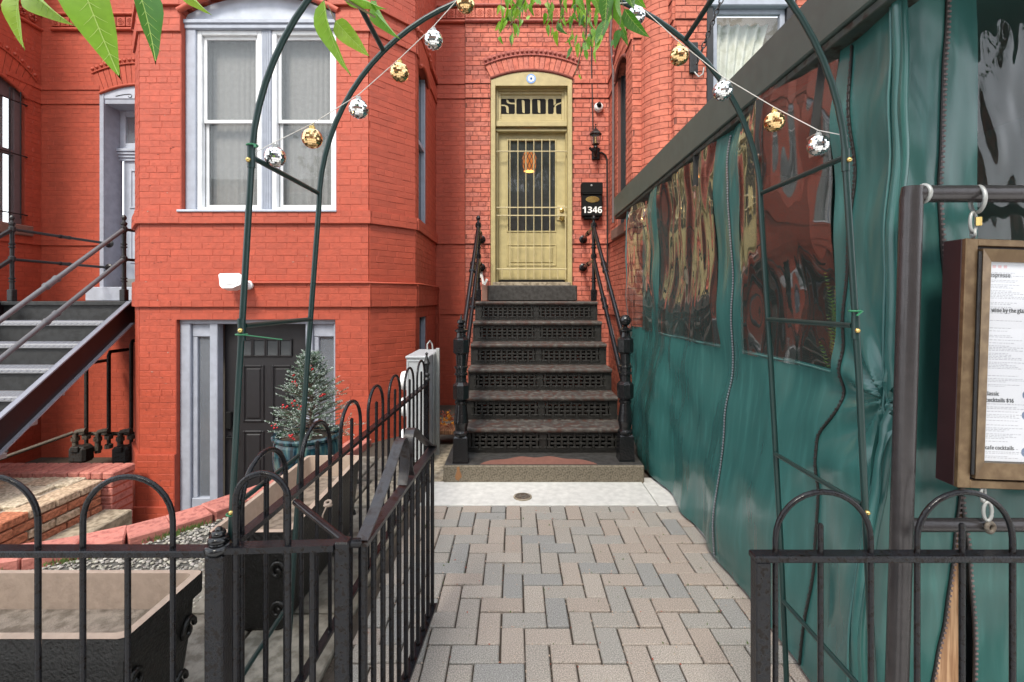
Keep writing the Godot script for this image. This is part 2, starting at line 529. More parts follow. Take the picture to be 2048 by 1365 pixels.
	sb.emission_enabled = true; sb.emission = Color(1.0, 0.78, 0.42); sb.emission_energy_multiplier = 0.6
	M["lamp_bulb"] = sb

# ------------------------------------------------------------------ masonry
const COURSE := 0.064
var brick_mesh := {}
func subtract(a: float, b: float, holes: Array) -> Array:
	var out := [[a, b]]
	for h in holes:
		var nx := []
		for s in out:
			if h[1] <= s[0] or h[0] >= s[1]:
				nx.append(s)
			else:
				if h[0] > s[0]: nx.append([s[0], h[0]])
				if h[1] < s[1]: nx.append([h[1], s[1]])
		out = nx
	return out
func unit_brick(l: float, round_: float) -> ArrayMesh:
	var key := "%.3f_%.4f" % [l, round_]
	if not brick_mesh.has(key):
		var g := G.new()
		var b := round_
		var hx := l * 0.5; var hy := 0.0285; var d := 0.03
		# front face, four chamfers and four sides: no back
		var f := [Vector3(-hx + b, -hy + b, 0), Vector3(hx - b, -hy + b, 0), Vector3(hx - b, hy - b, 0), Vector3(-hx + b, hy - b, 0)]
		var m := [Vector3(-hx, -hy, -b), Vector3(hx, -hy, -b), Vector3(hx, hy, -b), Vector3(-hx, hy, -b)]
		g.quad(f[0], f[1], f[2], f[3])
		for i in 4:
			var j := (i + 1) % 4
			g.quad(m[i], m[j], f[j], f[i])
			g.quad(m[i] - Vector3(0, 0, d - b), m[j] - Vector3(0, 0, d - b), m[j], m[i])
		brick_mesh[key] = g.mesh()
	return brick_mesh[key]
# one face of a wall, laid from O along u (left to right seen from outside), nrm outwards
func brick_face(house: Node3D, called: String, O: Vector3, u: Vector3, L: float, y0: float, y1: float, holes: Callable, mats: Array, joint: String, o := {}) -> void:
	var nrm := u.cross(Vector3.UP).normalized()
	var th: float = o.get("thick", 0.14)
	var rnd: float = o.get("round", 0.0025)
	var rec: float = o.get("recess", 0.006)
	var bl: float = o.get("len", 0.212)
	var jt: float = o.get("joint", 0.0065)
	var e0: bool = o.get("ext0", false)
	var e1: bool = o.get("ext1", false)
	var push: Callable = o.get("push", func(_y): return 0.0)
	var bonly: bool = o.get("bricks", true)
	var keep: float = o.get("keep", 1.0)
	var back := G.new()
	var row := int(floor(y0 / COURSE))
	var run := {}
	var list: Array = bricks_of.get_or_add(house, [])
	while row * COURSE < y1:
		var ya := maxf(row * COURSE, y0)
		var yb := minf((row + 1) * COURSE, y1)
		var ym := (ya + yb) * 0.5
		var pu: float = push.call(ym)
		var segs := subtract(-pu if e0 else 0.0, L + pu if e1 else L, holes.call(ym))
		var key := str(segs) + str(pu)
		if run.get("key", "") == key:
			run.b = yb
		else:
			if run.has("key"): _back(back, O, u, nrm, th, rec, run)
			run = {"g0": o.get("g0", -0.009), "g1": o.get("g1", -0.009), "key": key, "segs": segs, "a": ya, "b": yb, "p": pu}
		if bonly and yb - ya > 0.03:
			var hdr := posmod(row, 7) == 0
			var bl2 := bl * 0.5 if hdr else bl
			var off := (bl2 * 0.5 if posmod(row, 2) else 0.0) + (0.3 * bl2 if hdr else 0.0)
			for s in segs:
				var k := int(floor((s[0] + off) / bl2))
				while k * bl2 - off < s[1]:
					var a := maxf(k * bl2 - off, s[0] + 0.003) + jt * 0.5
					var b := minf((k + 1) * bl2 - off, s[1] - 0.003) - jt * 0.5
					k += 1
					if b - a < 0.022 or rng.randf() > keep: continue
					var c := O + u * (a + b) * 0.5 + Vector3.UP * ym + nrm * (pu + rng.randf_range(-0.0018, 0.0012))
					a += rng.randf_range(0.0, 0.0025); b -= rng.randf_range(0.0, 0.0025)
					list.append({"c": c, "u": u, "n": nrm, "l": b - a, "h": (yb - ya - jt) / 0.057, "m": mats[rng.randi() % mats.size()], "r": rnd})
		row += 1
	if run.has("key"): _back(back, O, u, nrm, th, rec, run)
	part(house, called, back, M[joint])
func _back(g: G, O: Vector3, u: Vector3, nrm: Vector3, th: float, rec: float, run: Dictionary) -> void:
	for s in run.segs:
		if s[1] - s[0] < 0.03: continue
		var c: Vector3 = O + u * (s[0] + s[1]) * 0.5 + Vector3.UP * (run.a + run.b) * 0.5 + nrm * (run.p - rec - th * 0.5)
		var x0: float = run.g0 if s == run.segs[0] else 0.0
		var x1: float = run.g1 if s == run.segs[-1] else 0.0
		c += u * (x1 - x0) * 0.5
		g.box(c, Vector3(s[1] - s[0] + x0 + x1, run.b - run.a, th), 0.0, Basis(u, Vector3.UP, nrm))
func seen_size(p: Vector3) -> float:
	var d := -p.z
	if d < 0.3: return 0.0
	var px := 1030.0 + p.x * FOC / d
	var py := 600.0 + (EYE - p.y) * FOC / d
	if px < 0 or px > 2048 or py < 0 or py > 1365: return 0.0
	return 1.0 / d
func flush_bricks(house: Node3D, limit := 290) -> void:
	var l: Array = bricks_of.get(house, [])
	for b in l: b.k = seen_size(b.c) * (1.0 if b.n.z > 0.5 else 0.6) * b.l
	l.sort_custom(func(a, b): return a.k > b.k)
	var rest := {}
	for i in l.size():
		var b: Dictionary = l[i]
		var ln: float = 0.2 if b.l > 0.15 else 0.1 if b.l > 0.07 else 0.05
		var mesh := unit_brick(ln, b.r)
		var X := Transform3D(Basis(b.u * (b.l / ln), Vector3.UP * b.h, b.n), b.c)
		if i < limit and b.k > 0.0:
			var mi := part_mesh(house, "brick", mesh, M[b.m])
			mi.transform = X.translated(-base_of.get(house, Vector3.ZERO))
		else:
			var st: SurfaceTool = rest.get(b.m)
			if st == null:
				st = SurfaceTool.new(); rest[b.m] = st
			st.append_from(mesh, 0, X)
	if rest.size():
		var am := ArrayMesh.new()
		for k in rest:
			rest[k].commit(am)
			am.surface_set_material(am.get_surface_count() - 1, M[k])
		stuff(part_mesh(house, "far_bricks", am, null))
func none(_y: float) -> Array:
	return []

# ring of masonry over an opening: between two arcs (half chord, foot height, rise)
func arc_pt(cx: float, hc: float, yf: float, rise: float, t: float) -> Vector2:
	var R := (hc * hc + rise * rise) / (2.0 * rise)
	var am := asin(hc / R)
	var a := am * t
	return Vector2(cx + R * sin(a), yf + rise - R + R * cos(a))
func arch_over(house: Node3D, cx: float, z: float, y_in: float, hc_in: float, r_in: float, y_out: float, hc_out: float, r_out: float, nb: int, ms: Array, bead: String, dark: String, X := Transform3D.IDENTITY) -> void:
	# hood moulding under the voussoirs
	var mp := PackedVector3Array()
	for i in 25:
		var q := arc_pt(cx, hc_in, y_in, r_in, -1.0 + i / 12.0)
		mp.append(X * Vector3(q.x, q.y - 0.004, z + 0.012))
	var mg := G.new().tube(mp, 0.022, 8)
	part(house, "arch_moulding", mg, M[dark])
	# voussoirs
	var nv := 17
	for i in nv:
		var t0 := -1.0 + 2.0 * i / nv + 0.006
		var t1 := -1.0 + 2.0 * (i + 1) / nv - 0.006
		var a := arc_pt(cx, hc_in, y_in + 0.018, r_in, t0); var b := arc_pt(cx, hc_in, y_in + 0.018, r_in, t1)
		var c := arc_pt(cx, hc_out, y_out, r_out, t1); var d := arc_pt(cx, hc_out, y_out, r_out, t0)
		part(house, "arch_brick", G.new().extrude(PackedVector2Array([a, b, c, d]), 0.10, X * Transform3D(Basis(), Vector3(0, 0, z - 0.088))), M[ms[i % ms.size()]])
	# bead course above
	for i in nb:
		var t0 := -1.0 + 2.0 * i / nb + 0.004
		var t1 := -1.0 + 2.0 * (i + 1) / nb - 0.004
		var a := arc_pt(cx, hc_out, y_out + 0.006, r_out, t0); var b := arc_pt(cx, hc_out, y_out + 0.006, r_out, t1)
		var c := arc_pt(cx, hc_out + 0.03, y_out + 0.088, r_out, t1); var d := arc_pt(cx, hc_out + 0.03, y_out + 0.088, r_out, t0)
		var g := G.new().extrude(PackedVector2Array([a, b, c, d]), 0.105, X * Transform3D(Basis(), Vector3(0, 0, z - 0.085)))
		var m := (a + b + c + d) * 0.25
		var bd := G.new().ball(Vector3.ZERO, 0.023, 10)
		for q in bd.v.size():
			bd.v[q] = X * (bd.v[q] + Vector3(m.x, m.y + 0.003, z + 0.022)); bd.n[q] = X.basis * bd.n[q]
		var e := part(house, "bead_tile", g, M[bead])
		part(e, "bead", bd, M[bead])
	# drip edge under the bead course
	var dp := PackedVector3Array()
	for i in 21:
		var q := arc_pt(cx, hc_out + 0.005, y_out, r_out, -1.0 + i / 10.0)
		dp.append(X * Vector3(q.x, q.y, z + 0.022))
	part(house, "arch_moulding", G.new().tube(dp, 0.009, 6), M[bead])
func frieze(house: Node3D, x0: float, x1: float, z: float, m: String, md: String) -> void:
	part(house, "frieze_moulding", G.new().tube(pv([Vector3(x0, 5.205, z + 0.012), Vector3(x1, 5.205, z + 0.012)]), 0.024, 10), M[md])
	part(house, "frieze_moulding", G.new().tube(pv([Vector3(x0, 5.42, z + 0.012), Vector3(x1, 5.42, z + 0.012)]), 0.022, 10), M[md])
	var nt := int((x1 - x0) / 0.126)
	for i in nt:
		var cx := x0 + (x1 - x0) * (i + 0.5) / nt
		var c := Vector3(cx, 5.312, z)
		var t := part(house, "frieze_tile", G.new().box(c + Vector3(0, 0, 0.002), Vector3(0.118, 0.128, 0.028), 0.003), M[m])
		var g := G.new()
		g.torus(c + Vector3(0, 0, 0.016), 0.042, 0.006, Basis.IDENTITY, 14)
		for k in 6:
			var a := TAU * k / 6
			g.ball(c + Vector3(cos(a) * 0.022, sin(a) * 0.022, 0.017), 0.0095, 6)
		g.ball(c + Vector3(0, 0, 0.018), 0.008, 6)
		part(t, "rosette", g, M[m])

func double_hung(house: Node3D, x0: float, x1: float, y0: float, y1: float, ym: float, z: float, lower_in := 0.03) -> void:
	var w := part(house, "window", _ring(x0, x1, y0, y1, 0.045, z - 0.05, z + 0.012, 0.004), M.white_vinyl)
	var fx := 0.045
	for s in 2:
		var ya := y0 + fx if s == 0 else ym - 0.022
		var yb := ym + 0.022 if s == 0 else y1 - fx
		var zz := z - 0.02 - (lower_in if s == 0 else 0.0)
		part(w, "sash", _ring(x0 + fx, x1 - fx, ya, yb, 0.034, zz - 0.02, zz, 0.003), M.white_vinyl)
		var g := G.new()
		g.quad(Vector3(x0 + fx + 0.03, ya + 0.03, zz - 0.012), Vector3(x1 - fx - 0.03, ya + 0.03, zz - 0.012), Vector3(x1 - fx - 0.03, yb - 0.03, zz - 0.012), Vector3(x0 + fx + 0.03, yb - 0.03, zz - 0.012))
		part(w, "pane", g, M.glass)
func _ring(x0: float, x1: float, y0: float, y1: float, w: float, za: float, zb: float, bev := 0.0) -> G:
	var g := G.new()
	g.span(Vector3(x0, y0, za), Vector3(x0 + w, y1, zb), bev)
	g.span(Vector3(x1 - w, y0, za), Vector3(x1, y1, zb), bev)
	g.span(Vector3(x0 + w, y0, za), Vector3(x1 - w, y0 + w, zb), bev)
	g.span(Vector3(x0 + w, y1 - w, za), Vector3(x1 - w, y1, zb), bev)
	return g
func curtain(label: String, x0: float, x1: float, y0: float, y1: float, z: float, m: String, amp := 0.006, n := 9.0) -> void:
	var g := G.new().sheet(70, 4, func(a, b): return Vector3(lerpf(x0, x1, a), lerpf(y0, y1, b), z + amp * sin(a * TAU * n + 2.0 * sin(a * 9.0)) * (1.0 - 0.35 * b)))
	single("window_curtain", label, "curtain", g, M[m], "curtains behind the windows")

# ------------------------------------------------------------------ the painted house
const PAINTS := ["paint0", "paint1", "paint2", "paint3", "paint0"]
const OLDS := ["brick0", "brick1", "brick2", "brick0", "brick3", "brick4"]
const ORANGES := ["orange0", "orange1", "orange2", "orange3"]
func band_push(y: float) -> float:
	if y > 4.32 and y < 4.42: return 0.034
	if y > 4.12 and y < 4.32: return 0.018
	if y > 2.15 and y < 2.30: return 0.030
	if y > 1.365 and y < 1.61: return 0.028
	if y < -0.62: return 0.05
	if y < -0.13: return 0.026
	return 0.0
func back_push(y: float) -> float:
	if y > 4.34 and y < 4.42: return 0.030
	if y > 4.14 and y < 4.34: return 0.016
	if y > 2.15 and y < 2.30: return 0.022
	if y > 1.2 and y < 1.365: return 0.018
	return 0.0

func painted_house() -> void:
	var h := thing("painted_rowhouse", "brick rowhouse painted coral red with a projecting bay over a basement door", "house", V(-2.6, -0.8, 4.7))
	var BF := -4.7
	var o := {"push": band_push, "recess": 0.0022, "round": 0.002, "joint": 0.005}
	var of := o.duplicate(); of.ext0 = true; of.ext1 = true
	# bay front: window and basement door openings
	var fh := func(y: float) -> Array:
		var l := []
		var x0 := -3.765
		if y > 2.30 and y < 4.52:
			var hc := 0.775
			if y > 4.28:
				hc = 0.775 * sqrt(maxf(0.0, 1.0 - pow((y - 4.28) / 0.24, 2.0)))
			l.append([-2.565 - hc - x0, -2.565 + hc - x0])
		if y < 1.23:
			l.append([-3.39 - x0, -1.80 - x0])
		return l
	brick_face(h, "bay_wall", Vector3(-3.765, 0, BF), Vector3.RIGHT, 2.305, -0.8, 6.6, fh, PAINTS, "paint_joint", of)
	# canted side and return on the right, plain canted side on the left
	var a := Vector3(-1.46, 0, BF); var b := Vector3(-1.08, 0, -5.12)
	brick_face(h, "bay_wall", a, (b - a).normalized(), (b - a).length(), -0.8, 6.6, none, PAINTS, "paint_joint", o)
	var sh := func(y: float) -> Array:
		if y > 2.30 and y < 4.1: return [[0.15, 0.62]]
		if y > 0.35 and y < 1.23: return [[0.2, 0.62]]
		return []
	var ob := o.duplicate(); ob.g1 = 0.05
	brick_face(h, "bay_wall", b, Vector3(0, 0, -1), 1.30, -0.8, 6.6, sh, PAINTS, "paint_joint", ob)
	var c := Vector3(-4.145, 0, -5.12)
	brick_face(h, "bay_wall", c, (Vector3(-3.765, 0, BF) - c).normalized(), (Vector3(-3.765, 0, BF) - c).length(), -0.8, 6.6, none, PAINTS, "paint_joint", o)
	brick_face(h, "bay_wall", Vector3(-4.145, 0, -6.62), Vector3(0, 0, 1), 1.5, -0.8, 6.6, none, PAINTS, "paint_joint", o)
	# painted strip of the back wall beside the entrance
	brick_face(h, "back_wall", Vector3(-1.09, 0, -6.42), Vector3.RIGHT, 0.409, -0.1, 6.6, none, PAINTS, "paint_joint", {"g0": 0.05, "g1": 0.004, "push": back_push, "recess": 0.0022, "round": 0.002, "joint": 0.005})
	frieze(h, -1.06, -0.68, -6.41, "paint1", "paint0")
	# wall with the neighbouring entrance, under and beside the iron stair
	var dcx := -5.262
	var nh := func(y: float) -> Array:
		var x0 := -6.66
		if y > 1.44 and y < 4.50:
			var hc := 0.56
			if y > 4.36:
				hc = 0.56 * sqrt(maxf(0.0, 1.0 - pow((y - 4.36) / 0.14, 2.0)))
			return [[dcx - hc - x0, dcx + hc - x0]]
		return []
	brick_face(h, "back_wall", Vector3(-6.66, 0, -6.6), Vector3.RIGHT, 2.52, -0.8, 6.6, nh, PAINTS, "paint_joint", {"g0": 0.05, "g1": 0.05, "push": back_push, "recess": 0.0022, "round": 0.002, "joint": 0.005})
	frieze(h, -6.5, -4.15, -6.59, "paint1", "paint0")
	arch_over(h, dcx, -6.59, 4.31, 0.555, 0.125, 4.58, 0.66, 0.145, 21, ["paint0", "paint2"], "paint0", "paint3")
	# neighbouring entrance: reveal, frame, transom, door
	var zf := -6.58
	var f := G.new()
	f.span(Vector3(-5.82, 1.44, zf - 0.32), Vector3(-5.765, 4.33, zf + 0.0))
	f.span(Vector3(-4.76, 1.44, zf - 0.32), Vector3(-4.705, 4.33, zf + 0.0))
	f.span(Vector3(-5.765, 4.17, zf - 0.32), Vector3(-4.76, 4.27, zf - 0.02))
	f.span(Vector3(-5.765, 1.44, zf - 0.75), Vector3(-4.76, 1.47, zf + 0.0))
	part(h, "entrance_frame", f, M.gray_trim)
	var hp := PackedVector2Array([Vector2(dcx - 0.555, 4.24), Vector2(dcx + 0.555, 4.24)])
	for i in 13:
		hp.append(arc_pt(dcx, 0.555, 4.30, 0.125, 1.0 - i / 6.0))
	var head := part(h, "entrance_head", G.new().extrude(hp, 0.05, Transform3D(Basis(), Vector3(0, 0, zf - 0.06))), M.gray_door)
	var sw := PackedVector3Array()
	for i in 26:
		var t := i / 25.0
		var ang := t * 5.6
		sw.append(Vector3(-5.60 + 0.20 * minf(t * 2.0, 1.0), 4.27 + 0.03 * sin(minf(t * 2.0, 1.0) * 1.6), zf - 0.006) if t < 0.5 else Vector3(-5.40 + 0.024 * sin((t - 0.5) * 9.0), 4.275 + 0.024 * cos((t - 0.5) * 9.0), zf - 0.006))
	part(head, "scroll", G.new().tube(sw, 0.004, 5), M.charcoal_door)
	text(head, "number", "1344", 0.085, Vector3(-5.24, 4.265, zf - 0.010), M.charcoal_door)
	var zd := -6.87
	var tr := part(h, "transom", _ring(-5.765, -4.76, 3.62, 4.17, 0.08, zd - 0.03, zd + 0.02, 0.006), M.gray_door)
	var tg := G.new()
	tg.quad(Vector3(-5.69, 3.69, zd), Vector3(-4.83, 3.69, zd), Vector3(-4.83, 4.1, zd), Vector3(-5.69, 4.1, zd))
	part(tr, "pane", tg, M.etched)
	var cg := G.new()
	for i in 4:
		cg.span(Vector3(-5.765, 3.44 + 0.042 * i, zd), Vector3(-4.76, 3.48 + 0.042 * i, zd + 0.03 + 0.018 * i), 0.004)
	part(h, "cornice", cg, M.gray_door)
	var dg := G.new()
	dg.span(Vector3(-5.72, 1.47, zd - 0.05), Vector3(-4.8, 3.44, zd))
	var nd := part(h, "entrance_door", dg, M.gray_door)
	for w in [[-5.63, -5.32, 2.75, 3.32], [-5.2, -4.89, 2.75, 3.32], [-5.63, -5.32, 1.95, 2.60], [-5.2, -4.89, 1.95, 2.60]]:
		part(nd, "panel", _ring(w[0], w[1], w[2], w[3], 0.03, zd, zd + 0.014, 0.004), M.gray_door)
	part(nd, "kick_plate", G.new().span(Vector3(-5.7, 1.5, zd + 0.001), Vector3(-4.82, 1.72, zd + 0.006)), M.galvanised)
	part(h, "threshold", G.new().span(Vector3(-5.86, 1.40, -6.66), Vector3(-4.66, 1.59, -6.40), 0.008), M.gray_door)
	part(h, "hall_back", G.new().span(Vector3(-5.9, 1.2, -7.2), Vector3(-4.5, 4.5, -7.1)), M.interior)
	# bay window: grey surround with arched head, fluted mullion, two double-hung units
	var zw := BF - 0.09
	var s := G.new()
	s.span(Vector3(-3.34, 2.305, zw - 0.06), Vector3(-3.235, 4.19, zw + 0.035), 0.006)
	s.span(Vector3(-1.815, 2.305, zw - 0.06), Vector3(-1.785, 4.19, zw + 0.035), 0.006)
	s.span(Vector3(-3.34, 4.155, zw - 0.06), Vector3(-1.785, 4.20, zw + 0.05), 0.006)
	s.span(Vector3(-3.345, 4.20, zw - 0.06), Vector3(-1.78, 4.245, zw + 0.065), 0.008)
	part(h, "window_surround", s, M.gray_trim)
	var wp := PackedVector2Array([Vector2(-3.345, 4.245), Vector2(-1.785, 4.245)])
	for i in 17:
		wp.append(arc_pt(-2.565, 0.78, 4.30, 0.20, 1.0 - i / 8.0))
	part(h, "window_head", G.new().extrude(wp, 0.05, Transform3D(Basis(), Vector3(0, 0, zw - 0.03))), M.gray_door)
	var mu := G.new()
	mu.span(Vector3(-2.575, 2.305, zw - 0.06), Vector3(-2.475, 4.155, zw + 0.02))
	for i in 5:
		mu.span(Vector3(-2.565 + i * 0.018, 2.33, zw + 0.02), Vector3(-2.556 + i * 0.018, 4.14, zw + 0.026), 0.002)
	part(h, "mullion", mu, M.gray_trim)
	part(h, "sill", G.new().span(Vector3(-3.36, 2.288, zw - 0.06), Vector3(-1.775, 2.312, BF + 0.045), 0.005), M.gray_door)
	double_hung(h, -3.235, -2.577, 2.312, 4.155, 3.245, zw)
	double_hung(h, -2.473, -1.815, 2.312, 4.155, 3.245, zw)
	# brick hood over the bay window
	var bp := PackedVector3Array()
	for i in 17:
		var q := arc_pt(-2.565, 0.80, 4.30, 0.22, -1.0 + i / 8.0)
		bp.append(Vector3(q.x, q.y, BF + 0.012))
	part(h, "arch_moulding", G.new().tube(bp, 0.03, 8), M.paint3)
	part(h, "room_back", G.new().span(Vector3(-3.6, 2.2, BF - 0.75), Vector3(-1.5, 4.5, BF - 0.7)), M.interior)
	# side window in the return of the bay, and its basement light
	var sg := G.new()
	sg.span(Vector3(-1.15, 2.30, -5.31), Vector3(-1.095, 4.1, -5.27), 0.004)
	sg.span(Vector3(-1.15, 2.30, -5.74), Vector3(-1.095, 4.1, -5.70), 0.004)
	sg.span(Vector3(-1.15, 3.2, -5.70), Vector3(-1.10, 3.25, -5.31), 0.004)
	part(h, "window", sg, M.gray_trim)
	part(h, "pane", G.new().span(Vector3(-1.145, 2.3, -5.70), Vector3(-1.14, 4.1, -5.31)), M.far_glass)
	var sb := G.new()
	sb.span(Vector3(-1.15, 0.35, -5.36), Vector3(-1.095, 1.23, -5.32), 0.004)
	sb.span(Vector3(-1.15, 0.35, -5.74), Vector3(-1.095, 1.23, -5.70), 0.004)
	part(h, "window", sb, M.gray_trim)
	part(h, "pane", G.new().span(Vector3(-1.145, 0.35, -5.70), Vector3(-1.14, 1.23, -5.36)), M.far_glass)
	arch_over(h, 0.0, 0.0, 4.02, 0.27, 0.09, 4.30, 0.34, 0.10, 9, ["paint0", "paint2"], "paint0", "paint3", Transform3D(Basis(Vector3(0, 0, -1), Vector3.UP, Vector3.RIGHT), Vector3(-1.07, 0, -5.51)))
	# basement entrance
	var zb := BF - 0.10
	var e := G.new()
	for w in [[-3.39, -3.285], [-3.09, -3.01], [-2.12, -2.05], [-1.835, -1.80]]:
		e.span(Vector3(w[0], -0.75, zb - 0.05), Vector3(w[1], 1.20, zb + 0.05), 0.006)
	e.span(Vector3(-3.39, 1.17, zb - 0.05), Vector3(-1.80, 1.23, zb + 0.055), 0.006)
	e.span(Vector3(-3.285, -0.75, zb - 0.04), Vector3(-3.09, -0.60, zb + 0.03), 0.005)
	e.span(Vector3(-3.285, 1.04, zb - 0.04), Vector3(-3.09, 1.17, zb + 0.02), 0.005)
	e.span(Vector3(-2.05, 1.04, zb - 0.04), Vector3(-1.835, 1.17, zb + 0.02), 0.005)
	e.span(Vector3(-3.285, -0.6, zb - 0.04), Vector3(-3.235, 1.04, zb + 0.015), 0.005)
	e.span(Vector3(-2.05, -0.6, zb - 0.04), Vector3(-2.0, 1.04, zb + 0.015), 0.005)
	part(h, "basement_frame", e, M.gray_trim)
	for w in [[-3.235, -3.09], [-2.0, -1.835]]:
		var q := G.new()
		q.quad(Vector3(w[0], -0.6, zb - 0.01), Vector3(w[1], -0.6, zb - 0.01), Vector3(w[1], 1.04, zb - 0.01), Vector3(w[0], 1.04, zb - 0.01))
		part(h, "sidelight", q, M.etched)
	var bd := part(h, "basement_door", _door_slab(-3.01, -2.12, -0.75, 1.17, zb - 0.07), M.charcoal_door)
	for w in [[-2.80, -2.62], [-2.50, -2.32]]:
		for yy in [[0.17, 0.72], [-0.58, 0.04]]:
			var g := _ring(w[0] - 0.02, w[1] + 0.02, yy[0] - 0.02, yy[1] + 0.02, 0.022, zb - 0.07, zb - 0.056, 0.006)
			g.box(Vector3((w[0] + w[1]) * 0.5, (yy[0] + yy[1]) * 0.5, zb - 0.070), Vector3(w[1] - w[0] - 0.03, yy[1] - yy[0] - 0.03, 0.022), 0.010)
			part(bd, "panel", g, M.charcoal_door)
	for i in 4:
		var x0 := -2.84 + i * 0.137
		part(bd, "lite", G.new().span(Vector3(x0, 0.84, zb - 0.069), Vector3(x0 + 0.11, 1.0, zb - 0.064)), M.far_glass)
		part(bd, "lite_frame", _ring(x0 - 0.012, x0 + 0.122, 0.828, 1.012, 0.014, zb - 0.069, zb - 0.052, 0.003), M.charcoal_door)
	part(bd, "keypad_lock", G.new().span(Vector3(-2.985, 0.08, zb - 0.07), Vector3(-2.925, 0.26, zb - 0.035), 0.008), M.black_paint)
	part(bd, "handle", G.new().tube(pv([Vector3(-2.95, 0.0, zb - 0.06), Vector3(-2.95, 0.0, zb - 0.01), Vector3(-2.86, 0.0, zb - 0.01)]), 0.011, 8), M.black_paint)
	part(h, "room_back", G.new().span(Vector3(-3.6, -0.8, zb - 0.3), Vector3(-1.6, 1.4, zb - 0.25)), M.interior)
	part(h, "roof", G.new().span(Vector3(-4.15, 6.6, -6.42), Vector3(-1.08, 6.7, -4.70)).span(Vector3(-6.68, 6.6, -11.0), Vector3(-0.69, 6.7, -6.43)), M.far_roof)
	# nicks in the paint, showing the old brick
	var nick := [G.new(), G.new()]
	for i in 150:
		var onp := rng.randf() < 0.55
		var q := Vector3(rng.randf_range(-3.74, -3.42) if onp else rng.randf_range(-3.74, -1.48), rng.randf_range(-0.6, 4.6), BF)
		if q.x > -3.42 and q.x < -1.78 and (q.y < 1.25 or q.y > 2.2): continue
		q.y = roundf(q.y / COURSE) * COURSE + rng.randf_range(-0.012, 0.004)
		q.z = BF + band_push(q.y + 0.004) + 0.0016
		var w := rng.randf_range(0.003, 0.016); var hh := rng.randf_range(0.0015, 0.005)
		var g: G = nick[0] if rng.randf() < 0.8 else nick[1]
		var p := PackedVector2Array()
		for k in 7: p.append(Vector2(cos(TAU * k / 7.0) * w * rng.randf_range(0.6, 1.0), sin(TAU * k / 7.0) * hh * rng.randf_range(0.6, 1.0)))
		g.extrude(p, 0.0008, Transform3D(Basis(), q))
	stuff(part(h, "paint_chips", nick[0], M.dark_brick))
	stuff(part(h, "paint_chips", nick[1], M.mortar_light))
	flush_bricks(h)
	curtain("pale sheer curtain behind the left half of the big bay window", -3.22, -2.60, 2.33, 4.14, zw - 0.13, "sheer")
	curtain("pale sheer curtain behind the right half of the big bay window", -2.46, -1.83, 2.33, 4.14, zw - 0.13, "sheer")
	# flood lamp and conduit on the bay
	var lp := thing("flood_light", "white outdoor flood light on the coral bay under the big window", "lamp", Vector3(-2.72, 1.55, BF + 0.04))
	part(lp, "mount", G.new().lathe([Vector2(0.001, 0), Vector2(0.045, 0), Vector2(0.045, 0.03), Vector2(0.03, 0.04), Vector2(0.001, 0.04)], 16, Vector3(-2.64, 1.56, BF + 0.030), false, Basis(Vector3.RIGHT, PI / 2)), M.white_plastic)
	part(lp, "neck", G.new().tube(pv([Vector3(-2.64, 1.56, BF + 0.06), Vector3(-2.68, 1.55, BF + 0.11), Vector3(-2.73, 1.55, BF + 0.12)]), 0.02, 10), M.white_plastic)
	var hp2 := PackedVector2Array([Vector2(-0.135, 0.07), Vector2(-0.12, 0.085), Vector2(0.09, 0.088), Vector2(0.12, 0.07), Vector2(0.14, 0.02), Vector2(0.125, -0.045), Vector2(0.04, -0.085), Vector2(-0.07, -0.085), Vector2(-0.10, -0.06)])
	part(lp, "housing", G.new().extrude(hp2, 0.09, Transform3D(Basis(Vector3.RIGHT, -0.25), Vector3(-2.73, 1.575, BF + 0.12)).scaled_local(Vector3(0.86, 0.86, 1))), M.white_plastic)
	part(lp, "lens", G.new().extrude(PackedVector2Array([Vector2(-0.105, 0.06), Vector2(0.085, 0.062), Vector2(0.105, 0.01), Vector2(0.09, -0.035), Vector2(-0.075, -0.05)]), 0.006, Transform3D(Basis(Vector3.RIGHT, -0.25), Vector3(-2.73, 1.575, BF + 0.21) + Vector3(0, 0.022, -0.002)).scaled_local(Vector3(0.86, 0.86, 1))), M.white_vinyl)
	single("wall_conduit", "thin red painted conduit running from the flood light round the bay", "pipe", G.new().tube(pv([Vector3(-2.62, 1.585, BF + 0.045), Vector3(-1.46, 1.585, BF + 0.045), Vector3(-1.03, 1.585, -5.12), Vector3(-1.03, 1.585, -6.30), Vector3(-1.03, 1.52, -6.37), Vector3(-1.03, 0.4, -6.37)]), 0.011, 8), M.paint0)

func _door_slab(x0: float, x1: float, y0: float, y1: float, z: float) -> G:
	return G.new().span(Vector3(x0, y0, z - 0.045), Vector3(x1, y1, z), 0.003)
func text(parent: Node3D, called: String, s: String, size: float, at: Vector3, m: Material, weight := 700, narrow := 1.0) -> MeshInstance3D:
	var f := SystemFont.new()
	f.font_names = PackedStringArray(["Droid Sans"])
	f.font_weight = weight
	var t := TextMesh.new()
	t.text = s; t.font = f; t.font_size = 32; t.pixel_size = size / 32.0; t.depth = 0.003
	var o := part_mesh(parent, called, t, m)
	o.position += at
	o.scale = Vector3(narrow, 1, 1)
	return o

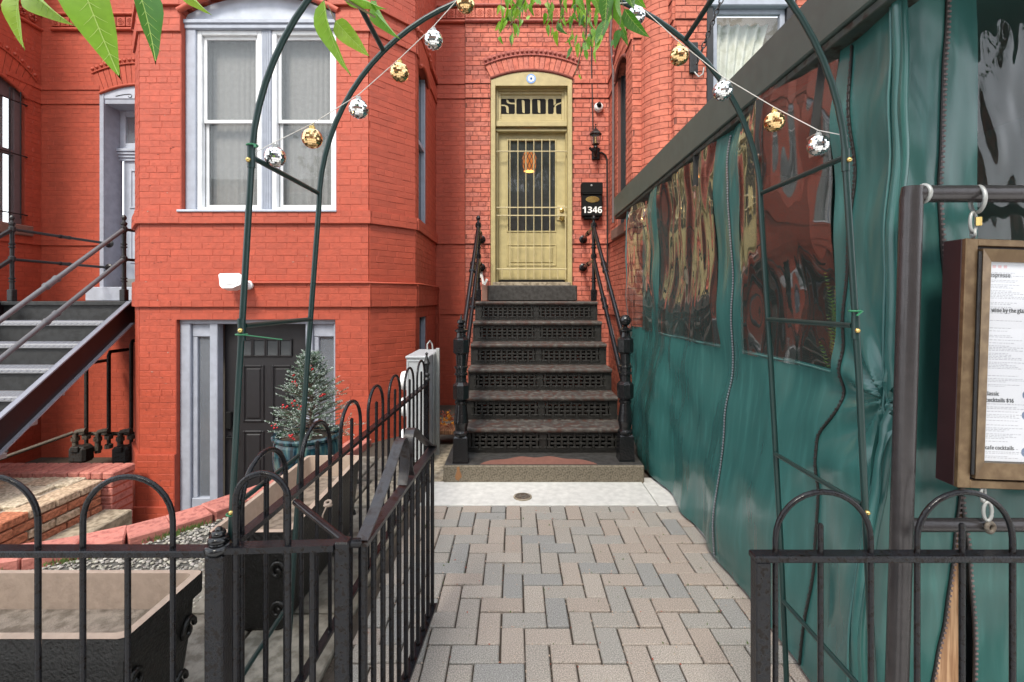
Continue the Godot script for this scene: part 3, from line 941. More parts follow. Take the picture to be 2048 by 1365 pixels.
# ------------------------------------------------------------------ far-left house: only the return of its bay shows
func far_left_house() -> void:
	var h := thing("barred_window_rowhouse", "coral painted house at the left edge with an iron barred arched window", "house", V(-6.9, -0.8, 6.0))
	var x := -6.66
	var sh := func(y: float) -> Array:
		if y > 2.42 and y < 4.42:
			var c := 0.83
			var hc := 0.55
			if y > 4.18: hc = 0.55 * sqrt(maxf(0.0, 1.0 - pow((y - 4.18) / 0.24, 2.0)))
			return [[c - hc, c + hc]]
		return []
	brick_face(h, "bay_wall", Vector3(x, 0, -5.0), Vector3(0, 0, -1), 1.62, -0.8, 6.6, sh, PAINTS, "paint_joint", {"g1": 0.05, "push": back_push, "recess": 0.0022, "round": 0.002, "joint": 0.005})
	brick_face(h, "bay_wall", Vector3(-9.0, 0, -5.0), Vector3.RIGHT, 2.34, -0.8, 6.6, none, PAINTS, "paint_joint", {"bricks": false})
	var X := Transform3D(Basis(Vector3(0, 0, -1), Vector3.UP, Vector3.RIGHT), Vector3(x + 0.01, 0, -5.83))
	arch_over(h, 0.0, 0.0, 4.16, 0.56, 0.20, 4.44, 0.68, 0.26, 15, ["paint0", "paint2"], "paint0", "paint3", X)
	var g := G.new()
	for z in [-5.30, -6.33]:
		g.span(Vector3(x - 0.12, 2.42, z - 0.05), Vector3(x - 0.04, 4.3, z + 0.05), 0.005)
	g.span(Vector3(x - 0.12, 3.35, -6.3), Vector3(x - 0.05, 3.42, -5.3), 0.005)
	part(h, "window", g, M.brown_frame)
	part(h, "pane", G.new().span(Vector3(x - 0.10, 2.42, -6.3), Vector3(x - 0.095, 4.36, -5.3)), M.glass)
	part(h, "window_head", G.new().span(Vector3(x - 0.11, 4.1, -6.35), Vector3(x - 0.06, 4.42, -5.3)), M.brown_frame)
	part(h, "sill", G.new().span(Vector3(x - 0.1, 2.28, -6.45), Vector3(x + 0.06, 2.42, -5.2), 0.012), M.sandstone)
	var gr := G.new()
	for z in 8:
		gr.tube(pv([Vector3(x + 0.035, 2.5, -5.35 - z * 0.135), Vector3(x + 0.035, 4.2, -5.35 - z * 0.135)]), 0.008, 6)
	for y in [2.56, 3.35, 4.05]:
		gr.tube(pv([Vector3(x + 0.035, y, -5.3), Vector3(x + 0.035, y, -6.38), Vector3(x - 0.01, y, -6.40)]), 0.009, 6)
	part(h, "window_grille", gr, M.iron)
	part(h, "frieze_moulding", G.new().tube(pv([Vector3(x + 0.012, 5.205, -6.6), Vector3(x + 0.012, 5.205, -5.0)]), 0.024, 8), M.paint0)
	part(h, "frieze_moulding", G.new().tube(pv([Vector3(x + 0.012, 5.42, -6.6), Vector3(x + 0.012, 5.42, -5.0)]), 0.022, 8), M.paint0)
	for i in 10:
		var lf := G.new()
		var c := Vector3(x + 0.012, 5.31, -6.48 + i * 0.15)
		for k in 5:
			var a := TAU * k / 5 + i
			lf.ball(c + Vector3(0.004, sin(a) * 0.03, cos(a) * 0.04), 0.018, 6)
		lf.torus(c, 0.05, 0.008, Basis(Vector3(0, 0, 1), Vector3.UP, Vector3(-1, 0, 0)), 12)
		part(h, "frieze_ornament", lf, M.paint1)
	part(h, "room_back", G.new().span(Vector3(x - 0.9, 2.2, -6.5), Vector3(x - 0.8, 4.6, -5.0)), M.interior)
	flush_bricks(h)
	var cg := G.new().sheet(50, 3, func(a, b): return Vector3(x - 0.2 + 0.012 * sin(a * 60.0), lerpf(2.45, 4.34, b), lerpf(-6.29, -5.32, a)))
	single("window_curtain", "white curtain behind the barred window at the left edge", "curtain", cg, M.sheer, "curtains behind the windows")

# ------------------------------------------------------------------ the unpainted house with the cream door
func brick_house() -> void:
	var h := thing("brick_rowhouse", "unpainted red brick rowhouse with the cream entrance door", "house", V(0.25, 0, 6.4))
	var zb := -6.4
	var dcx := 0.224
	var fh := func(y: float) -> Array:
		var x0 := -0.681
		if y > 1.5 and y < 4.53:
			var hc := 0.553
			if y > 4.43: hc = 0.553 * sqrt(maxf(0.0, 1.0 - pow((y - 4.43) / 0.10, 2.0)))
			return [[dcx - hc - x0, dcx + hc - x0]]
		return []
	var o := {"push": back_push, "joint": 0.006}
	var oc := o.duplicate(); oc.g0 = 0.0; oc.g1 = 0.05
	var od := o.duplicate(); od.g0 = 0.05
	brick_face(h, "back_wall", Vector3(-0.681, 0, zb), Vector3.RIGHT, 1.965, -0.1, 6.6, fh, OLDS, "mortar", oc)
	frieze(h, -0.67, 1.26, zb + 0.01, "brick2", "terracotta")
	arch_over(h, dcx, zb + 0.01, 4.425, 0.5575, 0.112, 4.60, 0.635, 0.137, 21, ["brick2", "brick4", "brick0"], "terracotta", "dark_brick")
	# bay on the right: return with a window, stepped corner, round corner pier, front
	var xs := 1.284
	var sh := func(y: float) -> Array:
		if y > 2.30 and y < 4.3: return [[0.52, 1.08]]
		return []
	brick_face(h, "bay_wall", Vector3(xs, 0, zb), Vector3(0, 0, 1), 1.46, -0.1, 6.6, sh, ORANGES, "mortar", od)
	brick_face(h, "bay_wall", Vector3(xs - 0.05, 0, -4.94), Vector3.RIGHT, 0.14, -0.1, 6.6, none, ORANGES, "mortar", o)
	brick_face(h, "bay_wall", Vector3(xs - 0.05, 0, -5.24), Vector3(0, 0, 1), 0.30, -0.1, 6.6, none, ORANGES, "mortar", o)
	# round pier
	var seg := 7
	var cx := 1.60; var cz := -4.96; var R := 0.27
	for i in seg:
		var a0 := PI * 0.5 + PI * 0.5 * (1.0 - float(i) / seg) - 0.02
		var a1 := PI * 0.5 + PI * 0.5 * (1.0 - float(i + 1) / seg) - 0.02
		var pa := Vector3(cx + R * cos(a0), 0, cz + R * sin(a0)); var pb := Vector3(cx + R * cos(a1), 0, cz + R * sin(a1))
		brick_face(h, "pier", pa, (pb - pa).normalized(), (pb - pa).length(), 2.0, 6.6, none, ORANGES, "mortar", {"bricks": false, "thick": 0.05, "g0": 0.001, "g1": 0.001})
	var pst := {}
	for row in range(31, 103):
		var k := -1.0 if row % 2 else -0.5
		while k < 3.0:
			var b0 := maxf(k, 0.0) / 2.4; var b1 := minf(k + 1.0, 2.4) / 2.4
			k += 1.0
			if b1 - b0 < 0.02: continue
			var g := G.new()
			var y0 := row * COURSE + 0.003; var y1 := (row + 1) * COURSE - 0.003
			for q in 4:
				var t0 := PI - 0.02 - PI * 0.5 * (lerpf(b0, b1, q / 4.0) + (0.006 if q == 0 else 0.0)); var t1 := PI - 0.02 - PI * 0.5 * (lerpf(b0, b1, (q + 1) / 4.0) - (0.006 if q == 3 else 0.0))
				var e0 := Vector3(cos(t0), 0, sin(t0)); var e1 := Vector3(cos(t1), 0, sin(t1))
				var cc := Vector3(cx, 0, cz)
				var Ro := R + 0.004
				g.outq(cc + e0 * Ro + Vector3.UP * y0, cc + e1 * Ro + Vector3.UP * y0, cc + e1 * Ro + Vector3.UP * y1, cc + e0 * Ro + Vector3.UP * y1, e0)
				for w in [[y0, Vector3.DOWN], [y1, Vector3.UP]]:
					g.outq(cc + e0 * Ro + Vector3.UP * w[0], cc + e1 * Ro + Vector3.UP * w[0], cc + e1 * (R - 0.02) + Vector3.UP * w[0], cc + e0 * (R - 0.02) + Vector3.UP * w[0], w[1])
			var key: String = ORANGES[rng.randi() % 4]
			var st: SurfaceTool = pst.get_or_add(key, SurfaceTool.new())
			st.append_from(g.mesh(), 0, Transform3D.IDENTITY)
	var pam := ArrayMesh.new()
	for key in pst:
		pst[key].commit(pam)
		pam.surface_set_material(pam.get_surface_count() - 1, M[key])
	stuff(part_mesh(h, "pier_bricks", pam, null))
	brick_face(h, "bay_wall", Vector3(1.56, 0, -4.60), Vector3.RIGHT, 0.325, -0.1, 6.6, none, ORANGES, "mortar", o)
	brick_face(h, "bay_wall", Vector3(1.56, 0, -4.75), Vector3(0, 0, 1), 0.15, -0.1, 6.6, none, ORANGES, "mortar", o)
	brick_face(h, "bay_wall", Vector3(2.75, 0, -4.60), Vector3.RIGHT, 0.9, -0.1, 6.6, none, ORANGES, "mortar", o)
	brick_face(h, "bay_wall", Vector3(1.885, 0, -4.60), Vector3.RIGHT, 0.865, -0.1, 2.2, none, ORANGES, "mortar", o)
	# front bay window: dark frame and glass
	var w := part(h, "window", _ring(1.885, 2.75, 2.2, 4.55, 0.07, -4.72, -4.62, 0.006), M.charcoal_door)
	part(w, "sash", _ring(1.955, 2.68, 2.27, 4.30, 0.05, -4.71, -4.66, 0.005), M.gray_trim)
	var pg := G.new()
	pg.quad(Vector3(1.96, 2.3, -4.69), Vector3(2.67, 2.3, -4.69), Vector3(2.67, 4.3, -4.69), Vector3(1.96, 4.3, -4.69))
	part(w, "pane", pg, M.glass)
	part(h, "window_lintel", G.new().span(Vector3(1.885, 4.30, -4.7), Vector3(2.75, 4.75, -4.60), 0.01), M.gray_trim)
	part(h, "room_back", G.new().span(Vector3(1.7, 2.0, -5.9), Vector3(3.4, 4.9, -5.8)), M.interior)
	# window in the return, with its brick arch
	var sw := G.new()
	sw.span(Vector3(xs + 0.04, 2.3, -5.92), Vector3(xs + 0.10, 4.25, -5.86), 0.005)
	sw.span(Vector3(xs + 0.04, 2.3, -5.38), Vector3(xs + 0.10, 4.25, -5.32), 0.005)
	part(h, "window", sw, M.charcoal_door)
	part(h, "pane", G.new().span(Vector3(xs + 0.07, 2.3, -5.9), Vector3(xs + 0.075, 4.3, -5.34)), M.far_glass)
	arch_over(h, 0.0, 0.0, 4.16, 0.30, 0.12, 4.42, 0.38, 0.13, 9, ["orange0", "orange1"], "terracotta", "dark_brick", Transform3D(Basis(Vector3(0, 0, 1), Vector3.UP, Vector3.LEFT), Vector3(xs - 0.012, 0, -5.6)))
	part(h, "sill", G.new().span(Vector3(xs - 0.06, 2.17, -6.0), Vector3(xs + 0.1, 2.30, -5.25), 0.01), M.sandstone)
	part(h, "base_stone", G.new().span(Vector3(xs - 0.03, 0.95, -5.3), Vector3(xs + 0.02, 1.36, -4.95), 0.006), M.sandstone)
	# ---- entrance
	var fr := G.new()
	fr.span(Vector3(-0.329, 1.60, -6.56), Vector3(-0.266, 4.40, -6.37), 0.006)
	fr.span(Vector3(0.715, 1.60, -6.56), Vector3(0.777, 4.40, -6.37), 0.006)
	part(h, "door_frame", fr, M.cream)
	var hp := PackedVector2Array([Vector2(-0.266, 4.323), Vector2(0.715, 4.323), Vector2(0.777, 4.38)])
	for i in 17:
		hp.append(arc_pt(dcx, 0.553, 4.405, 0.112, 1.0 - i / 8.0))
	hp.append(Vector2(-0.329, 4.38))
	var hd := part(h, "door_head", G.new().extrude(hp, 0.13, Transform3D(Basis(), Vector3(0, 0, -6.505))), M.cream)
	var ey := Vector3(dcx - 0.005, 4.415, -6.373)
	var disc := func(r: float, z: float) -> G:
		return G.new().lathe([Vector2(r, 0), Vector2(r, 0.003), Vector2(0.0002, 0.003)], 24, ey + Vector3(0, 0, z), false, Basis(Vector3.RIGHT, PI / 2))
	part(hd, "eye_ring", disc.call(0.064, 0.0), M.blue_ink)
	part(hd, "eye_white", disc.call(0.043, 0.003), M.white_ink)
	part(hd, "eye_iris", disc.call(0.019, 0.006), M.blue_ink)
	part(hd, "eye_pupil", disc.call(0.009, 0.009), M.black_paint)
	# transom with the painted sign
	var tr := part(h, "transom", _ring(-0.266, 0.715, 3.86, 4.323, 0.035, -6.58, -6.46, 0.004), M.cream)
	part(tr, "sash", _ring(-0.235, 0.684, 3.885, 4.29, 0.042, -6.56, -6.48, 0.006), M.cream)
	part(tr, "sign_panel", G.new().span(Vector3(-0.20, 3.92, -6.54), Vector3(0.65, 4.26, -6.50)), M.cream)
	sook(tr)
	var bar := G.new()
	bar.span(Vector3(-0.266, 3.79, -6.58), Vector3(0.715, 3.86, -6.43), 0.006)
	bar.span(Vector3(-0.266, 3.735, -6.58), Vector3(0.715, 3.775, -6.47), 0.005)
	bar.span(Vector3(-0.266, 1.66, -6.58), Vector3(-0.232, 3.735, -6.49), 0.004)
	bar.span(Vector3(0.70, 1.66, -6.58), Vector3(0.715, 3.735, -6.49), 0.003)
	part(h, "transom_bar", bar, M.cream)
	# door leaf
	var zd := -6.55
	var lf := G.new()
	lf.span(Vector3(-0.232, 1.69, zd - 0.045), Vector3(-0.101, 3.735, zd), 0.002)
	lf.span(Vector3(0.564, 1.69, zd - 0.045), Vector3(0.70, 3.735, zd), 0.002)
	lf.span(Vector3(-0.101, 3.638, zd - 0.045), Vector3(0.564, 3.735, zd))
	lf.span(Vector3(-0.101, 1.69, zd - 0.045), Vector3(0.564, 2.370, zd))
	var dr := part(h, "door", lf, M.cream)
	part(dr, "glass_bead", _ring(-0.115, 0.578, 2.356, 3.652, 0.020, zd, zd + 0.010, 0.004), M.cream)
	var dgl := G.new()
	dgl.quad(Vector3(-0.101, 2.37, zd - 0.02), Vector3(0.564, 2.37, zd - 0.02), Vector3(0.564, 3.638, zd - 0.02), Vector3(-0.101, 3.638, zd - 0.02))
	part(dr, "pane", dgl, M.glass)
	var pn := _ring(-0.115, 0.578, 1.885, 2.19, 0.022, zd, zd + 0.010, 0.005)
	pn.box(Vector3(0.2315, 2.0375, zd), Vector3(0.60, 0.215, 0.02), 0.0095)
	part(dr, "panel", pn, M.cream)
	part(dr, "door_sweep", G.new().span(Vector3(-0.21, 1.655, zd), Vector3(0.68, 1.695, zd + 0.02)), M.black_paint)
	part(dr, "lock_plate", G.new().span(Vector3(0.585, 2.52, zd + 0.001), Vector3(0.70, 2.73, zd + 0.016), 0.004), M.cream_bar)
	part(dr, "deadbolt", G.new().lathe([Vector2(0.032, 0), Vector2(0.030, 0.02), Vector2(0.012, 0.026), Vector2(0.0005, 0.026)], 16, Vector3(0.65, 2.66, zd + 0.016), false, Basis(Vector3.RIGHT, PI / 2)), M.gold)
	part(dr, "knob", G.new().lathe([Vector2(0.036, 0), Vector2(0.034, 0.012), Vector2(0.014, 0.018), Vector2(0.014, 0.04), Vector2(0.03, 0.05), Vector2(0.033, 0.07), Vector2(0.02, 0.084), Vector2(0.0005, 0.086)], 16, Vector3(0.65, 2.545, zd + 0.016), false, Basis(Vector3.RIGHT, PI / 2)), M.gold)
	part(h, "sill", G.new().span(Vector3(-0.30, 1.60, -6.6), Vector3(0.75, 1.655, -6.34), 0.006), M.old_concrete)
	# security bars
	var zg := -6.44
	var sg: MeshInstance3D = null
	for i in 9:
		var x := -0.178 + i * 0.1092
		var b := G.new().tube(pv([Vector3(x, 1.70, zg), Vector3(x, 3.62 if i > 0 and i < 7 else 1.85 if i < 8 else 2.57, zg)]), 0.0065, 8)
		var e := part(h, "door_bar", b, M.cream_bar)
	for y in [1.835, 2.57, 2.68, 3.45]:
		part(h, "door_bar", G.new().tube(pv([Vector3(-0.262, y, zg - 0.002), Vector3(0.712, y, zg - 0.002)]), 0.009, 8), M.cream_bar)
	part(h, "door_bar", G.new().tube(pv([Vector3(0.695, 1.70, zg), Vector3(0.695, 2.60, zg)]), 0.008, 8), M.cream_bar)
	# hall behind the glass
	var hall := G.new()
	hall.span(Vector3(-0.75, 1.55, -10.6), Vector3(1.25, 1.62, -6.6))
	hall.span(Vector3(-0.75, 4.6, -10.6), Vector3(1.25, 4.7, -6.6))
	hall.span(Vector3(-0.8, 1.62, -10.6), Vector3(-0.7, 4.6, -6.6))
	hall.span(Vector3(1.2, 1.62, -10.6), Vector3(1.3, 4.6, -6.6))
	hall.span(Vector3(-0.8, 1.55, -10.7), Vector3(1.3, 4.7, -10.6))
	part(h, "hallway", hall, M.interior)
	# old white paint marks low on the brick
	for pm in [[-0.50, 1.62, -0.46, 1.84, 0.012], [-0.46, 1.80, -0.43, 1.63, 0.014], [-0.42, 1.62, -0.38, 1.70, 0.016], [-0.54, 1.63, -0.50, 1.66, 0.02]]:
		part(h, "paint_mark", G.new().bar(Vector3(pm[0], pm[1], -6.3985), Vector3(pm[2], pm[3], -6.3985), pm[4] * 2.0, 0.004, Vector3(0, 0, 1)), M.white_ink)
	part(h, "roof", G.new().span(Vector3(1.28, 6.6, -6.40), Vector3(3.7, 6.7, -4.62)).span(Vector3(-0.68, 6.6, -11.0), Vector3(3.7, 6.7, -6.41)), M.far_roof)
	flush_bricks(h)
	var cg := G.new().sheet(60, 20, func(a, b): return Vector3(lerpf(1.98, 2.30 + 0.28 * b * b, a), lerpf(2.3, 4.22, b), -4.80 + 0.02 * sin(a * 38.0 + b * 2.0)))
	single("window_curtain", "cream curtain drawn aside in the window above the green beam", "curtain", cg, M.curtain_cream, "curtains behind the windows")
	# pendant lamp in the hall
	var lp := thing("pendant_lamp", "glowing amber lattice pendant lamp seen through the door glass", "lamp", V(0.25, 3.62, 8.2))
	var lc := Vector3(0.25, 3.82, -8.2)
	part(lp, "shade", G.new().lathe([Vector2(0.100, -0.16), Vector2(0.125, -0.06), Vector2(0.125, 0.10), Vector2(0.085, 0.17)], 6, lc, true), M.lamp_shade)
	var lat := G.new()
	for i in 12:
		for sgn in [-1.0, 1.0]:
			var pth := PackedVector3Array()
			for k in 7:
				var t := k / 6.0
				var a: float = TAU * i / 12.0 + sgn * t * 1.2
				var rr := 0.104 + 0.032 * sin(t * PI)
				pth.append(lc + Vector3(cos(a) * rr, -0.17 + 0.35 * t, sin(a) * rr))
			lat.tube(pth, 0.006, 5)
	part(lp, "lattice", lat, M.brown_frame)
	part(lp, "bulb", G.new().lathe([Vector2(0.0005, -0.165), Vector2(0.09, -0.165), Vector2(0.09, -0.155), Vector2(0.0005, -0.155)], 6, lc), M.lamp_bulb)
	part(lp, "cord", G.new().tube(pv([lc + Vector3(0, 0.18, 0), Vector3(0.25, 4.6, -8.2)]), 0.006, 6), M.black_paint)
	var ol := OmniLight3D.new()
	ol.name = "pendant_light"
	ol.position = lc + Vector3(0, -0.26, 0.0) - base_of[lp]
	ol.light_color = Color(1.0, 0.62, 0.28); ol.light_energy = 0.03; ol.light_size = 0.06; ol.shadow_enabled = true
	ol.omni_range = 6.0; ol.omni_attenuation = 2.0
	lp.add_child(ol)

func rr(x0: float, y0: float, x1: float, y1: float, r: Array) -> PackedVector2Array:
	# rounded rectangle; radii for bottom-left, bottom-right, top-right, top-left
	var p := PackedVector2Array()
	var cs := [Vector2(x0, y0), Vector2(x1, y0), Vector2(x1, y1), Vector2(x0, y1)]
	var ds := [Vector2(1, 1), Vector2(-1, 1), Vector2(-1, -1), Vector2(1, -1)]
	for i in 4:
		var rad: float = r[i]
		if rad <= 0.0:
			p.append(cs[i]); continue
		var c: Vector2 = cs[i] + ds[i] * rad
		for k in 5:
			var a := PI + PI * 0.5 * i + PI * 0.5 * k / 4.0
			p.append(c + Vector2(cos(a), sin(a)) * rad)
	return p
func sook(parent: Node3D) -> void:
	# four block letters with slit counters, in units of a 1-high letter, drawn from their outlines
	var s := 0.00114
	var x0 := 0.2255; var y0 := 4.090
	var letter := func(add: Array, cut: Array) -> G:
		var g := G.new()
		var polys: Array = add
		for c in cut:
			var nx := []
			for p in polys:
				for q in Geometry2D.clip_polygons(p, c):
					if not Geometry2D.is_polygon_clockwise(q): nx.append(q)
			polys = nx
		for p in polys:
			var w := PackedVector2Array()
			for q in p: w.append(Vector2(x0 + (q.x - 885.0) * s, y0 + (460.0 - q.y) * s))
			g.extrude(w, 0.003, Transform3D(Basis(), Vector3(0, 0, -6.4995)))
		return g
	var f := func(a: Array) -> PackedVector2Array:
		var p := PackedVector2Array(a)
		if Geometry2D.is_polygon_clockwise(p): p.reverse()
		return p
	var S := [f.call(Array(rr(512, 368, 685, 550, [16, 16, 16, 12])))]
	part(parent, "letter", letter.call(S, [
		f.call([Vector2(583, 372), Vector2(604, 382), Vector2(612, 402), Vector2(640, 412), Vector2(690, 413), Vector2(690, 434), Vector2(634, 432), Vector2(596, 420), Vector2(584, 402)]),
		f.call([Vector2(505, 435), Vector2(560, 437), Vector2(596, 450), Vector2(609, 468), Vector2(611, 546), Vector2(590, 538), Vector2(581, 520), Vector2(580, 474), Vector2(566, 456), Vector2(505, 453)])]), M.black_paint)
	for i in 2:
		var d := 190.0 * i
		part(parent, "letter", letter.call([f.call(Array(rr(703 + d, 368, 788 + d, 550, [22, 0, 0, 14]))), f.call(Array(rr(788 + d, 368, 872 + d, 550, [0, 22, 16, 0])))], [
			f.call([Vector2(768 + d, 378), Vector2(792 + d, 382), Vector2(803 + d, 396), Vector2(805 + d, 543), Vector2(784 + d, 538), Vector2(776 + d, 526)])]), M.black_paint)
	part(parent, "letter", letter.call([f.call(Array(rr(1087, 368, 1260, 550, [18, 16, 16, 14])))], [
		f.call([Vector2(1136, 360), Vector2(1190, 360), Vector2(1182, 384), Vector2(1183, 426), Vector2(1156, 448), Vector2(1155, 384)]),
		f.call([Vector2(1270, 396), Vector2(1270, 417), Vector2(1206, 440), Vector2(1170, 470), Vector2(1166, 448), Vector2(1196, 424)]),
		f.call([Vector2(1157, 474), Vector2(1180, 452), Vector2(1185, 472), Vector2(1186, 530), Vector2(1196, 558), Vector2(1140, 558), Vector2(1157, 530)])]), M.black_paint)

# ------------------------------------------------------------------ things on the brick house
func house_fittings() -> void:
	var c := thing("security_camera", "white dome security camera on the brick beside the sign", "camera", V(1.137, 4.03, 6.39))
	part(c, "dome_base", G.new().lathe([Vector2(0.0005, 0), Vector2(0.062, 0), Vector2(0.064, 0.03), Vector2(0.05, 0.06), Vector2(0.03, 0.072)], 18, V(1.137, 4.03, 6.40), false, Basis(Vector3.RIGHT, PI / 2)), M.white_plastic)
	part(c, "eye", G.new().ball(V(1.132, 4.045, 6.335), 0.034, 12), M.black_paint)
	part(c, "lens", G.new().lathe([Vector2(0.016, 0), Vector2(0.016, 0.012), Vector2(0.0005, 0.012)], 12, V(1.132, 4.055, 6.302), false, Basis(Vector3.RIGHT, PI / 2)), M.far_glass)
	# carriage lantern
	var l := thing("wall_lantern", "black carriage lantern on a wall bracket right of the door", "lamp", V(1.06, 3.40, 6.2))
	var o := V(1.068, 0, 6.22)
	part(l, "roof", G.new().lathe([Vector2(0.085, 3.605), Vector2(0.075, 3.625), Vector2(0.05, 3.65), Vector2(0.02, 3.68), Vector2(0.008, 3.69), Vector2(0.012, 3.705), Vector2(0.0005, 3.725)], 6, o, true), M.iron)
	part(l, "finial", G.new().ball(o + Vector3(0, 3.735, 0), 0.012, 8), M.iron)
	var fr := G.new()
	for i in 6:
		var a := TAU * i / 6
		fr.tube(pv([o + Vector3(cos(a) * 0.068, 3.605, sin(a) * 0.068), o + Vector3(cos(a) * 0.048, 3.475, sin(a) * 0.048)]), 0.004, 5)
	part(l, "frame", fr, M.iron)
	part(l, "glass", G.new().lathe([Vector2(0.046, 3.475), Vector2(0.065, 3.605)], 6, o, true), M.glass)
	part(l, "bulb", G.new().lathe([Vector2(0.014, 3.48), Vector2(0.016, 3.54), Vector2(0.018, 3.57), Vector2(0.0005, 3.60)], 10, o), M.gold)
	part(l, "base_cup", G.new().lathe([Vector2(0.012, 3.40), Vector2(0.03, 3.43), Vector2(0.025, 3.455), Vector2(0.052, 3.475), Vector2(0.0005, 3.477)], 10, o), M.iron)
	part(l, "bracket", G.new().tube(pv([o + Vector3(0, 3.42, 0), o + Vector3(0.0, 3.36, -0.02), o + Vector3(0.01, 3.345, -0.08), o + Vector3(0.03, 3.37, -0.17)]), [0.02, 0.024, 0.02, 0.016], 8), M.iron)
	part(l, "back_plate", G.new().box(o + Vector3(0.03, 3.40, -0.165), Vector3(0.11, 0.17, 0.025), 0.01), M.iron)
	part(l, "scroll", G.new().tube(pv([o + Vector3(-0.02, 3.37, 0.0), o + Vector3(-0.06, 3.385, 0.03), o + Vector3(-0.085, 3.42, 0.04)]), [0.010, 0.014, 0.018], 8), M.iron)
	# cables
	single("drop_cable", "dark cable dropping down the brick to the lantern", "cable", G.new().tube(pv([V(1.045, 5.15, 6.385), V(1.04, 4.6, 6.385), V(1.05, 4.2, 6.385), V(1.06, 3.74, 6.385), V(1.075, 3.5, 6.375)]), 0.009, 6), M.iron)
	single("lantern_conduit", "black conduit curving from the lantern and down the brick corner", "pipe", G.new().tube(pv([V(1.10, 3.42, 6.385), V(1.19, 3.41, 6.38), V(1.23, 3.38, 6.38), V(1.25, 3.32, 6.38), V(1.255, 2.5, 6.38), V(1.255, 1.55, 6.38)]), 0.012, 8), M.iron)
	single("corner_downpipe", "thin dark pipe running down the corner of the brick bay", "pipe", G.new().tube(pv([V(1.235, 5.3, 5.95), V(1.22, 4.75, 6.0), V(1.255, 4.35, 6.0), V(1.255, 2.4, 6.0)]), 0.016, 8), M.brown_frame)
	# letter box
	var m := thing("letter_box", "black wall letter box with a gold oval and white house number", "mailbox", V(1.03, 2.52, 6.36))
	part(m, "body", G.new().span(V(0.90, 2.535, 6.40), V(1.165, 2.86, 6.27), 0.008), M.black_paint)
	part(m, "flap", G.new().span(V(0.892, 2.84, 6.40), V(1.172, 2.985, 6.262), 0.008), M.black_paint)
	part(m, "lip", G.new().span(V(0.90, 2.822, 6.30), V(1.165, 2.84, 6.255), 0.003), M.black_paint)
	part(m, "bottom_tray", G.new().span(V(0.93, 2.50, 6.40), V(1.135, 2.535, 6.29), 0.006), M.black_paint)
	part(m, "keyhole", G.new().lathe([Vector2(0.014, 0), Vector2(0.012, 0.008), Vector2(0.0005, 0.009)], 12, V(1.02, 2.94, 6.262), false, Basis(Vector3.RIGHT, PI / 2)), M.galvanised)
	var ov := PackedVector2Array()
	for i in 24: ov.append(Vector2(cos(TAU * i / 24) * 0.092, sin(TAU * i / 24) * 0.042))
	part(m, "gold_oval", G.new().extrude(ov, 0.006, Transform3D(Basis(), V(1.035, 2.755, 6.27))), M.gold)
	text(m, "house_number", "1346", 0.118, V(1.033, 2.615, 6.268), M.white_ink, 900, 1.05)
	# chain and bracket above the beam
	var ch := thing("hanging_chain", "black twisted chain with a wall plate above the green beam", "chain", V(1.74, 3.75, 4.52))
	part(ch, "wall_plate", G.new().span(V(1.70, 3.62, 4.595), V(1.78, 3.92, 4.56), 0.006), M.iron)
	var p0 := V(1.75, 3.70, 4.50); var p1 := V(1.99, 4.42, 4.30)
	for i in 17:
		var t := i / 16.0
		var q := p0.lerp(p1, t)
		var dz := (p1 - p0).normalized()
		var sx := dz.cross(Vector3(0, 0, 1) if i % 2 else Vector3(1, 0.2, 0)).normalized()
		part(ch, "link", G.new().torus(q, 0.018, 0.006, Basis(sx, dz, sx.cross(dz)), 10, 1.7), M.iron)
	part(ch, "hook", G.new().tube(pv([V(1.74, 3.62, 4.55), V(1.77, 3.56, 4.52), V(1.80, 3.58, 4.50), V(1.81, 3.64, 4.50)]), 0.007, 6), M.galvanised)

